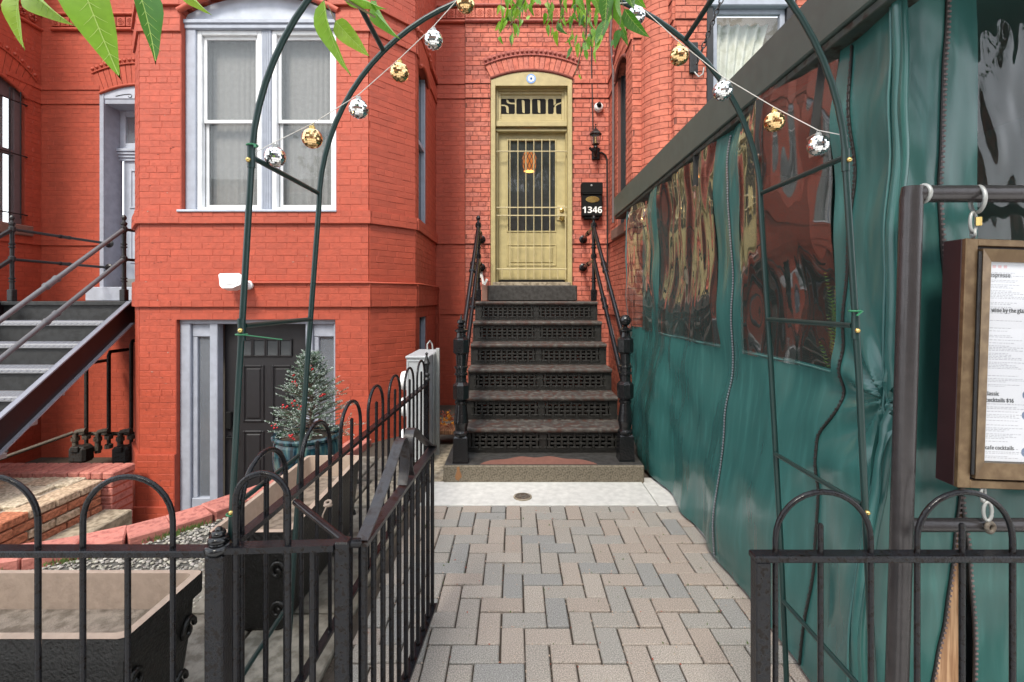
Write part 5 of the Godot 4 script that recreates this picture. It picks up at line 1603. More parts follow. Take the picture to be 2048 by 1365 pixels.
# ------------------------------------------------------------------ fences, gate
func hoop(parent: Node3D, a: Vector3, b: Vector3, top: float, foot: float, r: float, m: Material) -> void:
	var p := pv([Vector3(a.x, foot, a.z)])
	var rad := (b - a).length() * 0.5
	var ys := top - rad
	p.append(Vector3(a.x, ys, a.z))
	var c := (a + b) * 0.5
	for i in range(1, 16):
		var t := PI * i / 16.0
		p.append(Vector3(c.x, ys, c.z) - (b - a) * 0.5 * cos(t) + Vector3.UP * rad * sin(t))
	p.append(Vector3(b.x, ys, b.z)); p.append(Vector3(b.x, foot, b.z))
	part(parent, "hoop", G.new().tube(p, r, 10), m)
func fences() -> void:
	var mf: Material = M.fence_iron
	var fy := 0.05
	# street fence, left of the gate
	var f := thing("hoop_fence", "black iron hoop fence in front of the wide empty trough", "fence", V(-1.6, 0, 1.23), "iron hoop fences")
	part(f, "top_rail", G.new().span(V(-3.2, 0.748, 1.25), V(-0.79, 0.766, 1.21), 0.003), mf)
	part(f, "bottom_rail", G.new().span(V(-3.2, 0.09, 1.245), V(-0.79, 0.105, 1.215), 0.003), mf)
	for i in 6:
		var x := -0.896 - 0.353 * i
		hoop(f, V(x - 0.2355, 0, 1.23), V(x, 0, 1.23), 0.952, fy, 0.0072, mf)
		part(f, "picket", G.new().tube(pv([V(x - 0.118, fy, 1.23), V(x - 0.118, 0.75, 1.23)]), 0.0072, 8), mf)
	# corner post with a spiral cap
	var cp := thing("fence_post", "square iron corner post with a swirled cap", "post", V(-0.776, 0, 1.23))
	part(cp, "shaft", G.new().span(V(-0.80, -0.02, 1.254), V(-0.752, 0.755, 1.206), 0.004), mf)
	part(cp, "cap", G.new().torus(V(-0.776, 0.768, 1.23), 0.021, 0.0125, Basis(Vector3.RIGHT, PI / 2 + 0.12), 24).torus(V(-0.776, 0.788, 1.23), 0.016, 0.0105, Basis(Vector3.RIGHT, PI / 2 - 0.1), 24).torus(V(-0.776, 0.804, 1.23), 0.009, 0.009, Basis(Vector3.RIGHT, PI / 2 + 0.1), 20).ball(V(-0.776, 0.812, 1.23), 0.010, 12).ball(V(-0.776, 0.77, 1.23), 0.024, 14), M.iron_gloss)
	# narrow fixed panel and gate post
	var np := thing("gate_side_panel", "narrow one-hoop iron panel between corner post and gate post", "fence", V(-0.6, 0, 1.23))
	part(np, "top_rail", G.new().bar(V(-0.752, 0.765, 1.23), V(-0.47, 0.772, 1.23), 0.036, 0.016), mf)
	hoop(np, V(-0.728, 0, 1.225), V(-0.592, 0, 1.225), 0.962, fy, 0.0082, mf)
	part(np, "bottom_rail", G.new().span(V(-0.752, 0.085, 1.245), V(-0.47, 0.10, 1.215)), mf)
	part(np, "picket", G.new().tube(pv([V(-0.53, fy, 1.23), V(-0.53, 0.76, 1.23)]), 0.009, 8), mf)
	part(np, "gate_post", G.new().span(V(-0.47, -0.02, 1.255), V(-0.432, 0.785, 1.217), 0.004), mf)
	part(np, "brace", G.new().tube(pv([V(-0.452, 0.775, 1.245), V(-0.705, 0.765, 1.51)]), 0.011, 8), mf)
	part(np, "hinge", G.new().tube(pv([V(-0.45, 0.775, 1.236), V(-0.418, 0.762, 1.262)]), 0.013, 8), mf)
	# fence along the path
	var s := thing("hoop_fence", "black iron hoop fence running back along the path to the grey cabinet", "fence", V(-0.71, 0, 2.4), "iron hoop fences")
	var a := V(-0.752, 0, 1.26); var b := V(-0.685, 0, 3.63)
	part(s, "top_rail", G.new().bar(a + Vector3(0, 0.766, 0), b + Vector3(0, 0.766, 0), 0.032, 0.015), mf)
	part(s, "bottom_rail", G.new().bar(a + Vector3(0, 0.10, 0), b + Vector3(0, 0.10, 0), 0.030, 0.014), mf)
	var L := (b - a).length()
	for i in 7:
		var t0 := (0.03 + 0.340 * i) / L
		var t1 := (0.03 + 0.340 * i + 0.235) / L
		hoop(s, a.lerp(b, t0), a.lerp(b, t1), 0.962 + rng.randf_range(-0.008, 0.008), fy + 0.05, 0.0078, mf)
		var q := a.lerp(b, (t0 + t1) * 0.5)
		part(s, "picket", G.new().tube(pv([Vector3(q.x, 0.09, q.z), Vector3(q.x + 0.003, 0.885, q.z), Vector3(q.x + 0.004, 0.89, q.z)]), [0.008, 0.008, 0.003], 8), mf)
	part(s, "end_post", G.new().span(V(-0.703, -0.02, 3.66), V(-0.667, 0.79, 3.62), 0.004), mf)
	part(s, "finial", G.new().lathe([Vector2(0.022, 0.785), Vector2(0.026, 0.80), Vector2(0.016, 0.815), Vector2(0.024, 0.83), Vector2(0.024, 0.84), Vector2(0.015, 0.85), Vector2(0.018, 0.90), Vector2(0.027, 0.925), Vector2(0.018, 0.945), Vector2(0.007, 0.985), Vector2(0.013, 0.998), Vector2(0.0005, 1.012)], 12, V(-0.685, 0, 3.64)), M.iron)
	part(s, "rope_knot", G.new().torus(V(-0.733, 0.62, 1.84), 0.011, 0.005, Basis(Vector3.RIGHT, PI / 2 + 0.4), 10).torus(V(-0.733, 0.61, 1.84), 0.012, 0.006, Basis(Vector3.RIGHT, PI / 2 - 0.3), 10).tube(pv([V(-0.733, 0.61, 1.825), V(-0.745, 0.58, 1.82), V(-0.748, 0.53, 1.82)]), 0.003, 5), M.planter_tan)
	# gate, swung inwards
	var g := thing("iron_gate", "open iron gate with two curved straps along its top", "gate", V(-0.41, 0, 1.26))
	var ga := V(-0.414, 0, 1.265); var gb := V(-0.363, 0, 2.09)
	var gl := (gb - ga).length()
	part(g, "top_rail", G.new().bar(ga + Vector3(0, 0.755, 0), gb + Vector3(0, 0.762, 0), 0.034, 0.012), M.gate_strap)
	part(g, "bottom_rail", G.new().bar(ga + Vector3(0, 0.07, 0), gb + Vector3(0, 0.06, 0), 0.034, 0.012), mf)
	for i in 11:
		var q := ga.lerp(gb, (i + 0.15) / 10.4)
		part(g, "bar", G.new().tube(pv([Vector3(q.x, 0.03, q.z), Vector3(q.x, 0.755, q.z)]), 0.0085 if i else 0.013, 8), mf)
	for e in 2:
		var st := PackedVector3Array()
		for w in [[0.0, 0.765], [0.10, 0.795], [0.20, 0.838], [0.30, 0.882], [0.36, 0.915], [0.40, 0.932], [0.435, 0.935], [0.46, 0.920], [0.475, 0.890], [0.478, 0.850], [0.470, 0.815], [0.455, 0.790], [0.44, 0.772]]:
			var t: float = w[0] if e == 0 else 1.0 - w[0]
			var q := ga.lerp(gb, t)
			st.append(Vector3(q.x, w[1], q.z))
		var fine_st := PackedVector3Array()
		for i in st.size() - 1:
			for q in 5:
				fine_st.append(st[i].cubic_interpolate(st[i + 1], st[maxi(i - 1, 0)], st[mini(i + 2, st.size() - 1)], q / 5.0))
		fine_st.append(st[-1])
		st = fine_st
		var sg := G.new()
		var side := (gb - ga).normalized().cross(Vector3.UP) * 0.017
		for i in st.size() - 1:
			var up := (st[i + 1] - st[i]).cross(side).normalized() * 0.003
			var u0 := up; var u1 := up
			if i > 0: u0 = ((st[i + 1] - st[i - 1]).cross(side)).normalized() * 0.003
			if i < st.size() - 2: u1 = ((st[i + 2] - st[i]).cross(side)).normalized() * 0.003
			sg.quad(st[i] - side + u0, st[i] + side + u0, st[i + 1] + side + u1, st[i + 1] - side + u1)
			sg.quad(st[i] + side - u0, st[i] - side - u0, st[i + 1] - side - u1, st[i + 1] + side - u1)
			sg.quad(st[i] + side + u0, st[i] + side - u0, st[i + 1] + side - u1, st[i + 1] + side + u1)
			sg.quad(st[i] - side - u0, st[i] - side + u0, st[i + 1] - side + u1, st[i + 1] - side - u1)
		part(g, "curved_strap", sg, M.gate_strap)
	# street fence, right
	var r := thing("hoop_fence", "black iron hoop fence in front of the green tent corner", "fence", V(1.0, 0, 1.23), "iron hoop fences")
	part(r, "end_post", G.new().span(V(0.624, -0.02, 1.247), V(0.662, 0.735, 1.213), 0.003), mf)
	part(r, "top_rail", G.new().span(V(0.62, 0.735, 1.25), V(2.2, 0.752, 1.21), 0.003), mf)
	part(r, "bottom_rail", G.new().span(V(0.662, 0.085, 1.245), V(2.2, 0.10, 1.215), 0.003), mf)
	for i in 4:
		var x := 0.682 + 0.371 * i
		hoop(r, V(x, 0, 1.23), V(x + 0.25, 0, 1.23), 0.912, fy, 0.0072, mf)
		part(r, "picket", G.new().tube(pv([V(x + 0.118, fy, 1.23), V(x + 0.118, 0.825, 1.23), V(x + 0.118, 0.83, 1.23)]), [0.0072, 0.0072, 0.004], 8), mf)

# ------------------------------------------------------------------ garden arch
func arch_path(d: float, flare: float) -> PackedVector3Array:
	var p := pv([V(-0.80 - flare, -0.02, d), V(-0.775 - flare * 0.7, 0.55, d), V(-0.742 - flare * 0.3, 1.2, d)])
	for i in 41:
		var a := PI - PI * i / 40.0
		p.append(V(0.09 + 0.80 * cos(a), 1.75 + 0.80 * sin(a), d))
	p.append_array(pv([V(0.925, 1.2, d), V(0.955 + flare * 0.2, 0.55, d), V(0.985, -0.02, d)]))
	return p
func garden_arch() -> void:
	var a := thing("garden_arch", "tall green metal garden arch spanning the path", "arch", V(0.09, 0, 1.48))
	var m: Material = M.green_tube
	part(a, "hoop_tube", G.new().tube(arch_path(1.262, 0.0), 0.0082, 12), m)
	part(a, "hoop_tube", G.new().tube(arch_path(1.70, 0.03), 0.0092, 12), m)
	var lx := func(y: float, sd: float, fl: float) -> float:
		if sd < 0: return lerpf(-0.80 - fl, -0.71, clampf(y / 1.75, 0, 1))
		return lerpf(0.985, 0.89, clampf(y / 1.75, 0, 1))
	for y in [1.80, 1.345, 0.86, 0.33]:
		for sd in [-1.0, 1.0]:
			part(a, "rung", G.new().tube(pv([V(lx.call(y, sd, 0.0), y, 1.27), V(lx.call(y, sd, 0.03), y, 1.69)]), 0.0076, 10), m)
			part(a, "bolt", G.new().ball(V(lx.call(y, sd, 0.0), y - 0.012, 1.25), 0.007, 8), M.gold)
	for ang in [135.0, 90.0, 49.0]:
		var q := Vector2(0.09 + 0.8 * cos(deg_to_rad(ang)), 1.75 + 0.8 * sin(deg_to_rad(ang)))
		part(a, "rung", G.new().tube(pv([V(q.x, q.y, 1.27), V(q.x, q.y, 1.69)]), 0.0088, 10), m)
	for w in [[-0.7085, 1.80], [-0.734, 1.335], [0.889, 1.79], [0.916, 1.34]]:
		part(a, "joint_sleeve", G.new().tube(pv([V(w[0], w[1] - 0.03, 1.262), V(w[0] - 0.001, w[1] + 0.03, 1.262)]), 0.0102, 10), m)
	var n := 0
	for w in [[-0.735, 1.322, 0.10], [-0.760, 0.84, 0.0], [-0.706, 1.83, 0.0], [0.913, 1.385, -0.03]]:
		var t := thing("cable_tie", ["long green cable tie sticking out at the lower left arch joint", "green cable tie round the left arch leg above the fence post", "green cable tie round the upper left arch joint", "green cable tie round the right arch leg beside the tent zip"][n], "cable tie", V(w[0], w[1], 1.262), "green cable ties on the arch")
		n += 1
		part(t, "loop", G.new().torus(V(w[0], w[1], 1.262), 0.0132, 0.0025, Basis(Vector3.RIGHT, PI / 2), 14), M.tie)
		part(t, "tail", G.new().bar(V(w[0] + 0.012, w[1], 1.25), V(w[0] + 0.02 + w[2], w[1] - 0.012, 1.24), 0.005, 0.002), M.tie)
	# mirror balls on a cord
	var silver := ball_proto(false)
	var gold := ball_proto(true)
	var pos := [[550, 314, 1.34, 0], [624, 277, 1.37, 1], [717, 218, 1.40, 0], [799, 145, 1.44, 1], [867, 80, 1.46, 0], [931, 8, 1.49, 1], [1272, 32, 1.49, 0], [1359, 112, 1.46, 1], [1446, 182, 1.42, 0], [1549, 244, 1.38, 1], [1637, 291, 1.34, 0]]
	var lab := ["silver mirror ball hanging lowest on the left side of the arch", "gold mirror ball hanging lowest on the left side of the arch", "silver mirror ball second lowest on the left side of the arch", "gold mirror ball halfway up the left side of the arch", "silver mirror ball highest on the left side of the arch", "gold mirror ball highest on the left side of the arch", "silver mirror ball highest on the right side, among the leaves", "gold mirror ball highest on the right side, before the brick bay", "silver mirror ball in front of the green beam", "gold mirror ball hanging before the tent's clear window", "silver mirror ball lowest on the right, on the arch rung"]
	var used := [false, false]
	var tops := []
	for i in pos.size():
		var w: Array = pos[i]
		var c := P(w[0], w[1], w[2])
		tops.append(c + Vector3(0, 0.043, 0))
		var proto: Node3D = gold if w[3] else silver
		if not used[w[3]]:
			used[w[3]] = true
			proto.position = c; proto.set_meta("label", lab[i])
		else:
			dup_at(proto, c, lab[i])
	var l := pv([V(-0.709, 1.805, 1.262)])
	for i in 6: l.append(tops[i])
	l.append(V(-0.10, 2.49, 1.66))
	single("ball_garland", "thin pale cord strung with mirror balls on the arch's left side", "garland", G.new().tube(l, 0.0013, 5), M.string)
	var r := pv([V(0.30, 2.46, 1.66)])
	for i in range(6, 11): r.append(tops[i])
	r.append(V(0.893, 1.855, 1.262))
	single("ball_garland", "thin pale cord strung with mirror balls on the arch's right side", "garland", G.new().tube(r, 0.0013, 5), M.string)
func ball_proto(gold: bool) -> Node3D:
	var b := thing("mirror_ball", "", "ornament", Vector3.ZERO, "mirror balls on the arch")
	var r := 0.0285
	part(b, "core", G.new().ball(Vector3.ZERO, r * 0.965, 16), M.gold_core if gold else M.ball_core)
	var g := G.new()
	var rows := 15
	for i in rows:
		var la := -PI / 2 + PI * (i + 0.5) / rows
		var h := PI / rows * 0.44
		var n := maxi(4, int(TAU * cos(la) / (PI / rows)))
		for k in n:
			var lo := TAU * k / n + (0.13 * i)
			var hw := PI / n * 0.90
			var f := func(a: float, o: float) -> Vector3: return Vector3(cos(a) * cos(o), sin(a), cos(a) * sin(o)) * r
			var c: Vector3 = f.call(la, lo)
			var ux := Vector3(-sin(lo), 0, cos(lo)); var uy := c.normalized().cross(ux)
			var nn := (c.normalized() + ux * rng.randf_range(-0.05, 0.05) + uy * rng.randf_range(-0.05, 0.05)).normalized()
			ux = (ux - nn * ux.dot(nn)).normalized(); uy = ux.cross(nn)
			var sx := hw * cos(la) * r; var sy := h * r
			g.outq(c - ux * sx - uy * sy, c + ux * sx - uy * sy, c + ux * sx + uy * sy, c - ux * sx + uy * sy, nn)
	stuff(part(b, "mirror_tiles", g, M.mirror_gold if gold else M.mirror))
	part(b, "cap", G.new().lathe([Vector2(0.009, 0.026), Vector2(0.0085, 0.034), Vector2(0.006, 0.036), Vector2(0.0005, 0.036)], 10, Vector3.ZERO).torus(Vector3(0, 0.039, 0), 0.004, 0.001, Basis.IDENTITY, 10), M.gold if gold else M.galvanised)
	return b

# ------------------------------------------------------------------ planters, pot, cabinet
func rect_loop(L: float, W: float, y: float, o: Vector3, B: Basis) -> Array:
	var out := []
	var r := 0.02
	for c in [[1, 1], [-1, 1], [-1, -1], [1, -1]]:
		var k := [[0.0, 1.0], [0.3, 0.3], [1.0, 0.0]]
		if c[0] * c[1] < 0: k.reverse()
		for q in k:
			out.append(o + B * Vector3(c[0] * (L * 0.5 - r * q[0]), y, c[1] * (W * 0.5 - r * q[1])))
	return out
func loft(g: G, a: Array, b: Array) -> void:
	var c := Vector3.ZERO
	for p in a: c += p
	c /= a.size()
	for i in a.size():
		var j := (i + 1) % a.size()
		var m: Vector3 = (a[i] + a[j]) * 0.5 - c
		g.outq(a[i], a[j], b[j], b[i], m + (b[i] - a[i]) * 0.0)
func loft_in(g: G, a: Array, b: Array) -> void:
	for i in a.size():
		var j := (i + 1) % a.size()
		g.quad(a[i], a[j], b[j], b[i])
func trough(label: String, o: Vector3, B: Basis) -> void:
	var t := thing("planter_trough", label, "planter", o, "long black planter troughs")
	var L := 0.97; var W := 0.345; var H := 0.45
	var g := G.new()
	var prof := [[0.0, 0.12, 0.13], [0.02, 0.10, 0.11], [0.16, 0.07, 0.075], [0.30, 0.045, 0.045], [0.447, 0.030, 0.030]]
	for i in prof.size() - 1:
		loft(g, rect_loop(L - prof[i][1], W - prof[i][2], prof[i][0], o, B), rect_loop(L - prof[i + 1][1], W - prof[i + 1][2], prof[i + 1][0], o, B))
	part(t, "shell", g, M.planter_black)
	var lp := G.new()
	for w in [[0.386, 0.040, 0.386, 0.0], [0.386, 0.0, 0.45, 0.0]]:
		loft(lp, rect_loop(L - w[1], W - w[1], w[0], o, B), rect_loop(L - w[3], W - w[3], w[2], o, B))
	part(t, "rim", lp, M.planter_black)
	var l := G.new()
	loft_in(l, rect_loop(L - 0.004, W - 0.004, H + 0.001, o, B), rect_loop(L - 0.05, W - 0.05, H + 0.003, o, B))
	loft_in(l, rect_loop(L - 0.05, W - 0.05, H + 0.003, o, B), rect_loop(L - 0.085, W - 0.085, H - 0.13, o, B))
	part(t, "liner", l, M.planter_tan)
	part(t, "inner_floor", G.new().box(o + Vector3(0, H - 0.115, 0), Vector3(L - 0.085, 0.004, W - 0.085), 0.0, B), M.planter_floor)
	# embossed scrolls on both ends
	for sd in [-1.0, 1.0]:
		for w in [[-0.10, 0.10], [0.10, 0.10], [-0.11, 0.28], [0.11, 0.28]]:
			var p := PackedVector3Array()
			for i in 16:
				var a := i * 0.5
				var rr_ := 0.034 * (1.0 - i / 18.0)
				var yy: float = w[1] + rr_ * sin(a) * 1.3
				var inset := lerpf(0.060, 0.022, clampf(yy / 0.30, 0, 1))
				p.append(o + B * Vector3(sd * (L * 0.5 - inset + 0.006), yy, w[0] + rr_ * cos(a) * signf(w[0])))
			part(t, "end_scroll", G.new().tube(p, 0.009, 6), M.planter_black)
	if true:
		var feet := G.new()
		for sx in [-1.0, 1.0]:
			for sz in [-1.0, 1.0]:
				feet.box(o + B * Vector3(sx * 0.36, 0.01, sz * 0.08), Vector3(0.08, 0.03, 0.06), 0.004, B)
		part(t, "feet", feet, M.planter_black)
func yard_things() -> void:
	trough("empty black trough standing crosswise behind the street fence", V(-1.592, 0.0, 1.505), Basis.IDENTITY)
	trough("empty black trough standing lengthwise along the path fence", V(-1.11, 0.0, 2.43), Basis(Vector3.UP, PI / 2 + 0.01))
	# glazed pot
	var o := V(-1.462, 0.0, 3.32)
	var p := thing("glazed_pot", "blue streaked glazed pot holding the little fir", "pot", o)
	part(p, "body", G.new().lathe([Vector2(0.12, 0.0), Vector2(0.14, 0.01), Vector2(0.175, 0.08), Vector2(0.205, 0.18), Vector2(0.222, 0.28), Vector2(0.228, 0.36), Vector2(0.222, 0.42), Vector2(0.215, 0.44), Vector2(0.232, 0.452), Vector2(0.236, 0.468), Vector2(0.225, 0.480), Vector2(0.205, 0.476), Vector2(0.198, 0.44)], 40, o), M.glazed)
	part(p, "soil", G.new().lathe([Vector2(0.205, 0.43), Vector2(0.0005, 0.445)], 20, o), M.soil)
	fir(o + Vector3(0.02, 0.44, 0))
	# meter cabinet
	var m := thing("meter_cabinet", "pale grey electric meter cabinet at the end of the path fence", "cabinet", V(-0.83, 0, 4.27))
	part(m, "body", G.new().span(V(-0.925, 0.03, 4.55), V(-0.735, 0.925, 4.0), 0.005), M.utility_gray)
	part(m, "lid", G.new().span(V(-0.932, 0.915, 4.56), V(-0.73, 0.936, 3.99), 0.004), M.utility_gray)
	part(m, "front_seam", _ring(-0.918, -0.742, 0.05, 0.90, 0.012, -4.0, -3.994, 0.002), M.utility_gray)
	for y in [0.70, 0.47, 0.19]:
		var e := part(m, "meter_dial", G.new().lathe([Vector2(0.085, 0.0), Vector2(0.085, 0.05), Vector2(0.078, 0.075), Vector2(0.0005, 0.08)], 20, V(-0.925, y, 4.16), false, Basis(Vector3(0, 0, 1), PI / 2)), M.white_plastic)
		part(e, "seal", G.new().box(V(-0.96, y - 0.06, 4.075), Vector3(0.02, 0.03, 0.01)), M.galvanised)
	part(m, "strut", G.new().span(V(-0.733, -0.02, 4.28), V(-0.722, 0.93, 4.18), 0.002).span(V(-0.722, -0.02, 4.32), V(-0.690, 0.972, 4.28), 0.002), M.galvanised)
	part(m, "cable_loop", G.new().tube(pv([V(-0.84, 0.92, 4.5), V(-0.84, 0.99, 4.5), V(-0.82, 1.02, 4.52), V(-0.80, 0.99, 4.53), V(-0.79, 0.92, 4.53)]), 0.008, 6), M.galvanised)
	# crate of orange flowers
	var c := thing("plank_bench", "rough wooden plank bench tucked between cabinet and stair", "bench", V(-0.6, 0, 4.68))
	part(c, "plank", G.new().span(V(-0.86, 0.105, 4.82), V(-0.44, 0.145, 4.56), 0.004), M.plank)
	for x in [-0.83, -0.47]:
		part(c, "leg", G.new().span(V(x - 0.02, 0.0, 4.80), V(x + 0.02, 0.105, 4.58), 0.003), M.plank)
	var fl := thing("orange_flowers", "cluster of orange chrysanthemums on the plank bench", "flowers", V(-0.62, 0.145, 4.68))
	var heads := []
	for i in 46:
		heads.append(V(-0.64 + rng.randf_range(-0.18, 0.2), 0.17 + rng.randf_range(0, 0.12), 4.68 + rng.randf_range(-0.08, 0.08)))
	var lg := G.new()
	for i in 110:
		var q := V(-0.64 + rng.randf_range(-0.19, 0.2), 0.15 + rng.randf_range(0, 0.15), 4.69 + rng.randf_range(-0.07, 0.1))
		var d := Vector3(rng.randf_range(-1, 1), rng.randf_range(-0.2, 1), rng.randf_range(-1, 1)).normalized() * 0.035
		var s := d.cross(Vector3(rng.randf(), rng.randf(), 1)).normalized() * 0.007
		lg.tri(q - s, q + s, q + d)
	stuff(part(fl, "foliage", lg, M.petal_dark))
	for i in heads.size():
		var g := G.new()
		for k in 16:
			var d := Vector3(rng.randf_range(-1, 1), rng.randf_range(-0.3, 1), rng.randf_range(-0.4, 1)).normalized()
			var s := d.cross(Vector3(0.3, 0.8, 0.5)).normalized() * 0.006
			g.quad(heads[i] + d * 0.004 - s, heads[i] + d * 0.004 + s, heads[i] + d * 0.022 + s * 0.6, heads[i] + d * 0.022 - s * 0.6)
		part(fl, "flower_head", g, M.petal if i % 6 else M.petal_dark)

func fir(o: Vector3) -> void:
	var t := thing("potted_fir", "small frosted artificial fir with red berries in the blue pot", "tree", o)
	part(t, "trunk", G.new().tube(pv([o, o + Vector3(0.005, 0.3, 0), o + Vector3(-0.01, 0.62, 0)]), [0.014, 0.010, 0.003], 7), M.bark)
	var ng := G.new(); var fg := G.new()
	var tips := []
	var br := G.new()
	for i in 150:
		var t0 := pow(float(i) / 150.0, 0.92)
		var y := 0.015 + 0.55 * t0
		var len := (0.225 * (1.0 - t0) + 0.045) * rng.randf_range(0.6, 1.3)
		var a := i * 2.4 + rng.randf_range(-0.3, 0.3)
		var d := Vector3(cos(a), lerpf(0.05, 0.9, t0) + rng.randf_range(-0.1, 0.15), sin(a)).normalized()
		var s := o + Vector3(0.004 * sin(y * 9.0), y, 0)
		br.tube(pv([s, s + d * len]), [0.004, 0.0015], 4)
		tips.append(s + d * len)
		for tw in 4:
			var st := s + d * len * (0.35 + 0.17 * tw)
			var sd := (d + Vector3(rng.randf_range(-1, 1), rng.randf_range(-0.4, 0.5), rng.randf_range(-1, 1)) * (0.9 if tw < 3 else 0.05)).normalized()
			var tl := len * (0.42 - 0.05 * tw) + 0.02
			for k in 40:
				var q := st + sd * tl * k / 40.0
				var nd := (sd * 0.9 + Vector3(rng.randf_range(-1, 1), rng.randf_range(-1, 1), rng.randf_range(-1, 1))).normalized() * rng.randf_range(0.010, 0.018)
				var w := nd.cross(Vector3(rng.randf_range(-1, 1), rng.randf_range(-1, 1), 0.5)).normalized() * 0.0024
				var frost := rng.randf() < 0.2 + 0.32 * float(k) / 40.0
				(fg if frost else ng).tri(q - w, q + w, q + nd)
	part(t, "branches", br, M.bark)
	stuff(part(t, "needles", ng, M.needle))
	stuff(part(t, "frosted_needles", fg, M.frosted))
	part(t, "top_shoot", G.new().tube(pv([o + Vector3(-0.01, 0.55, 0), o + Vector3(-0.012, 0.68, 0)]), [0.006, 0.001], 5), M.needle)
	for c in [Vector3(-0.09, 0.44, 0.06), Vector3(-0.06, 0.40, 0.10), Vector3(-0.04, 0.28, 0.16), Vector3(0.01, 0.25, 0.17), Vector3(-0.11, 0.26, 0.13), Vector3(0.12, 0.33, 0.08), Vector3(-0.03, 0.07, 0.22), Vector3(-0.22, 0.10, 0.06), Vector3(0.02, 0.50, 0.05)]:
		for k in 5:
			part(t, "berry", G.new().ball(o + c + Vector3(rng.randf_range(-0.022, 0.022), rng.randf_range(-0.02, 0.02), rng.randf_range(0.0, 0.02)), rng.randf_range(0.006, 0.0085), 8), M.berry)

# ------------------------------------------------------------------ green vinyl tent
var tn: FastNoiseLite
var pn: FastNoiseLite
func side_x(d: float, y: float) -> float:
	return side_base(d, y) + 0.012 * tn.get_noise_2d(d * 140.0 + 40.0, y * 60.0 + d * 70.0) + 0.0016 * tn.get_noise_2d(d * 430.0 + 40.0, y * 130.0 + d * 200.0)
func side_base(d: float, y: float) -> float:
	var x := 1.165 - 0.075 * smoothstep(1.25, 0.0, y) - 0.02 * smoothstep(2.4, 1.5, d) * smoothstep(1.3, 0.3, y)
	x += 0.040 * pn.get_noise_2d(d * 62.0, y * 34.0 + d * 22.0) + 0.016 * pn.get_noise_2d(d * 70.0 + y * 60.0 + 500.0, y * 90.0 - d * 60.0)
	# pleats pulled to the tie point at the front corner
	var v := Vector2(d - 1.47, y - 1.10)
	var r := v.length()
	x += 0.022 * cos(atan2(v.y, v.x) * 9.0 + 0.6) * exp(-r / 0.26) * smoothstep(0.0, 0.06, r)
	x -= 0.016 * exp(-pow((v.y + 0.20 + 0.35 * v.x) / 0.07, 2.0)) * smoothstep(0.75, 0.1, v.x)
	# ridge of the corner seam
	return x
func side_pane_x(d: float, y: float, k: float) -> float:
	return side_base(d, y) - 0.004 + 0.013 * pn.get_noise_2d(d * 110.0 * k, y * 55.0 + d * 40.0) + 0.0028 * pn.get_noise_2d(d * 260.0 * k + 90.0, y * 70.0 - d * 60.0) + 0.0004 * pn.get_noise_2d(d * 700.0, y * 160.0)
func front_z(x: float, y: float) -> float:
	return -1.475 + 0.016 * tn.get_noise_2d(x * 130.0 + 300.0, y * 40.0) + 0.006 * tn.get_noise_2d(x * 330.0, y * 130.0 + x * 100.0)
func far_d(y: float) -> float:
	return lerpf(4.86, 4.30, smoothstep(1.25, 0.10, y)) - 0.3 * smoothstep(0.22, 0.0, y)
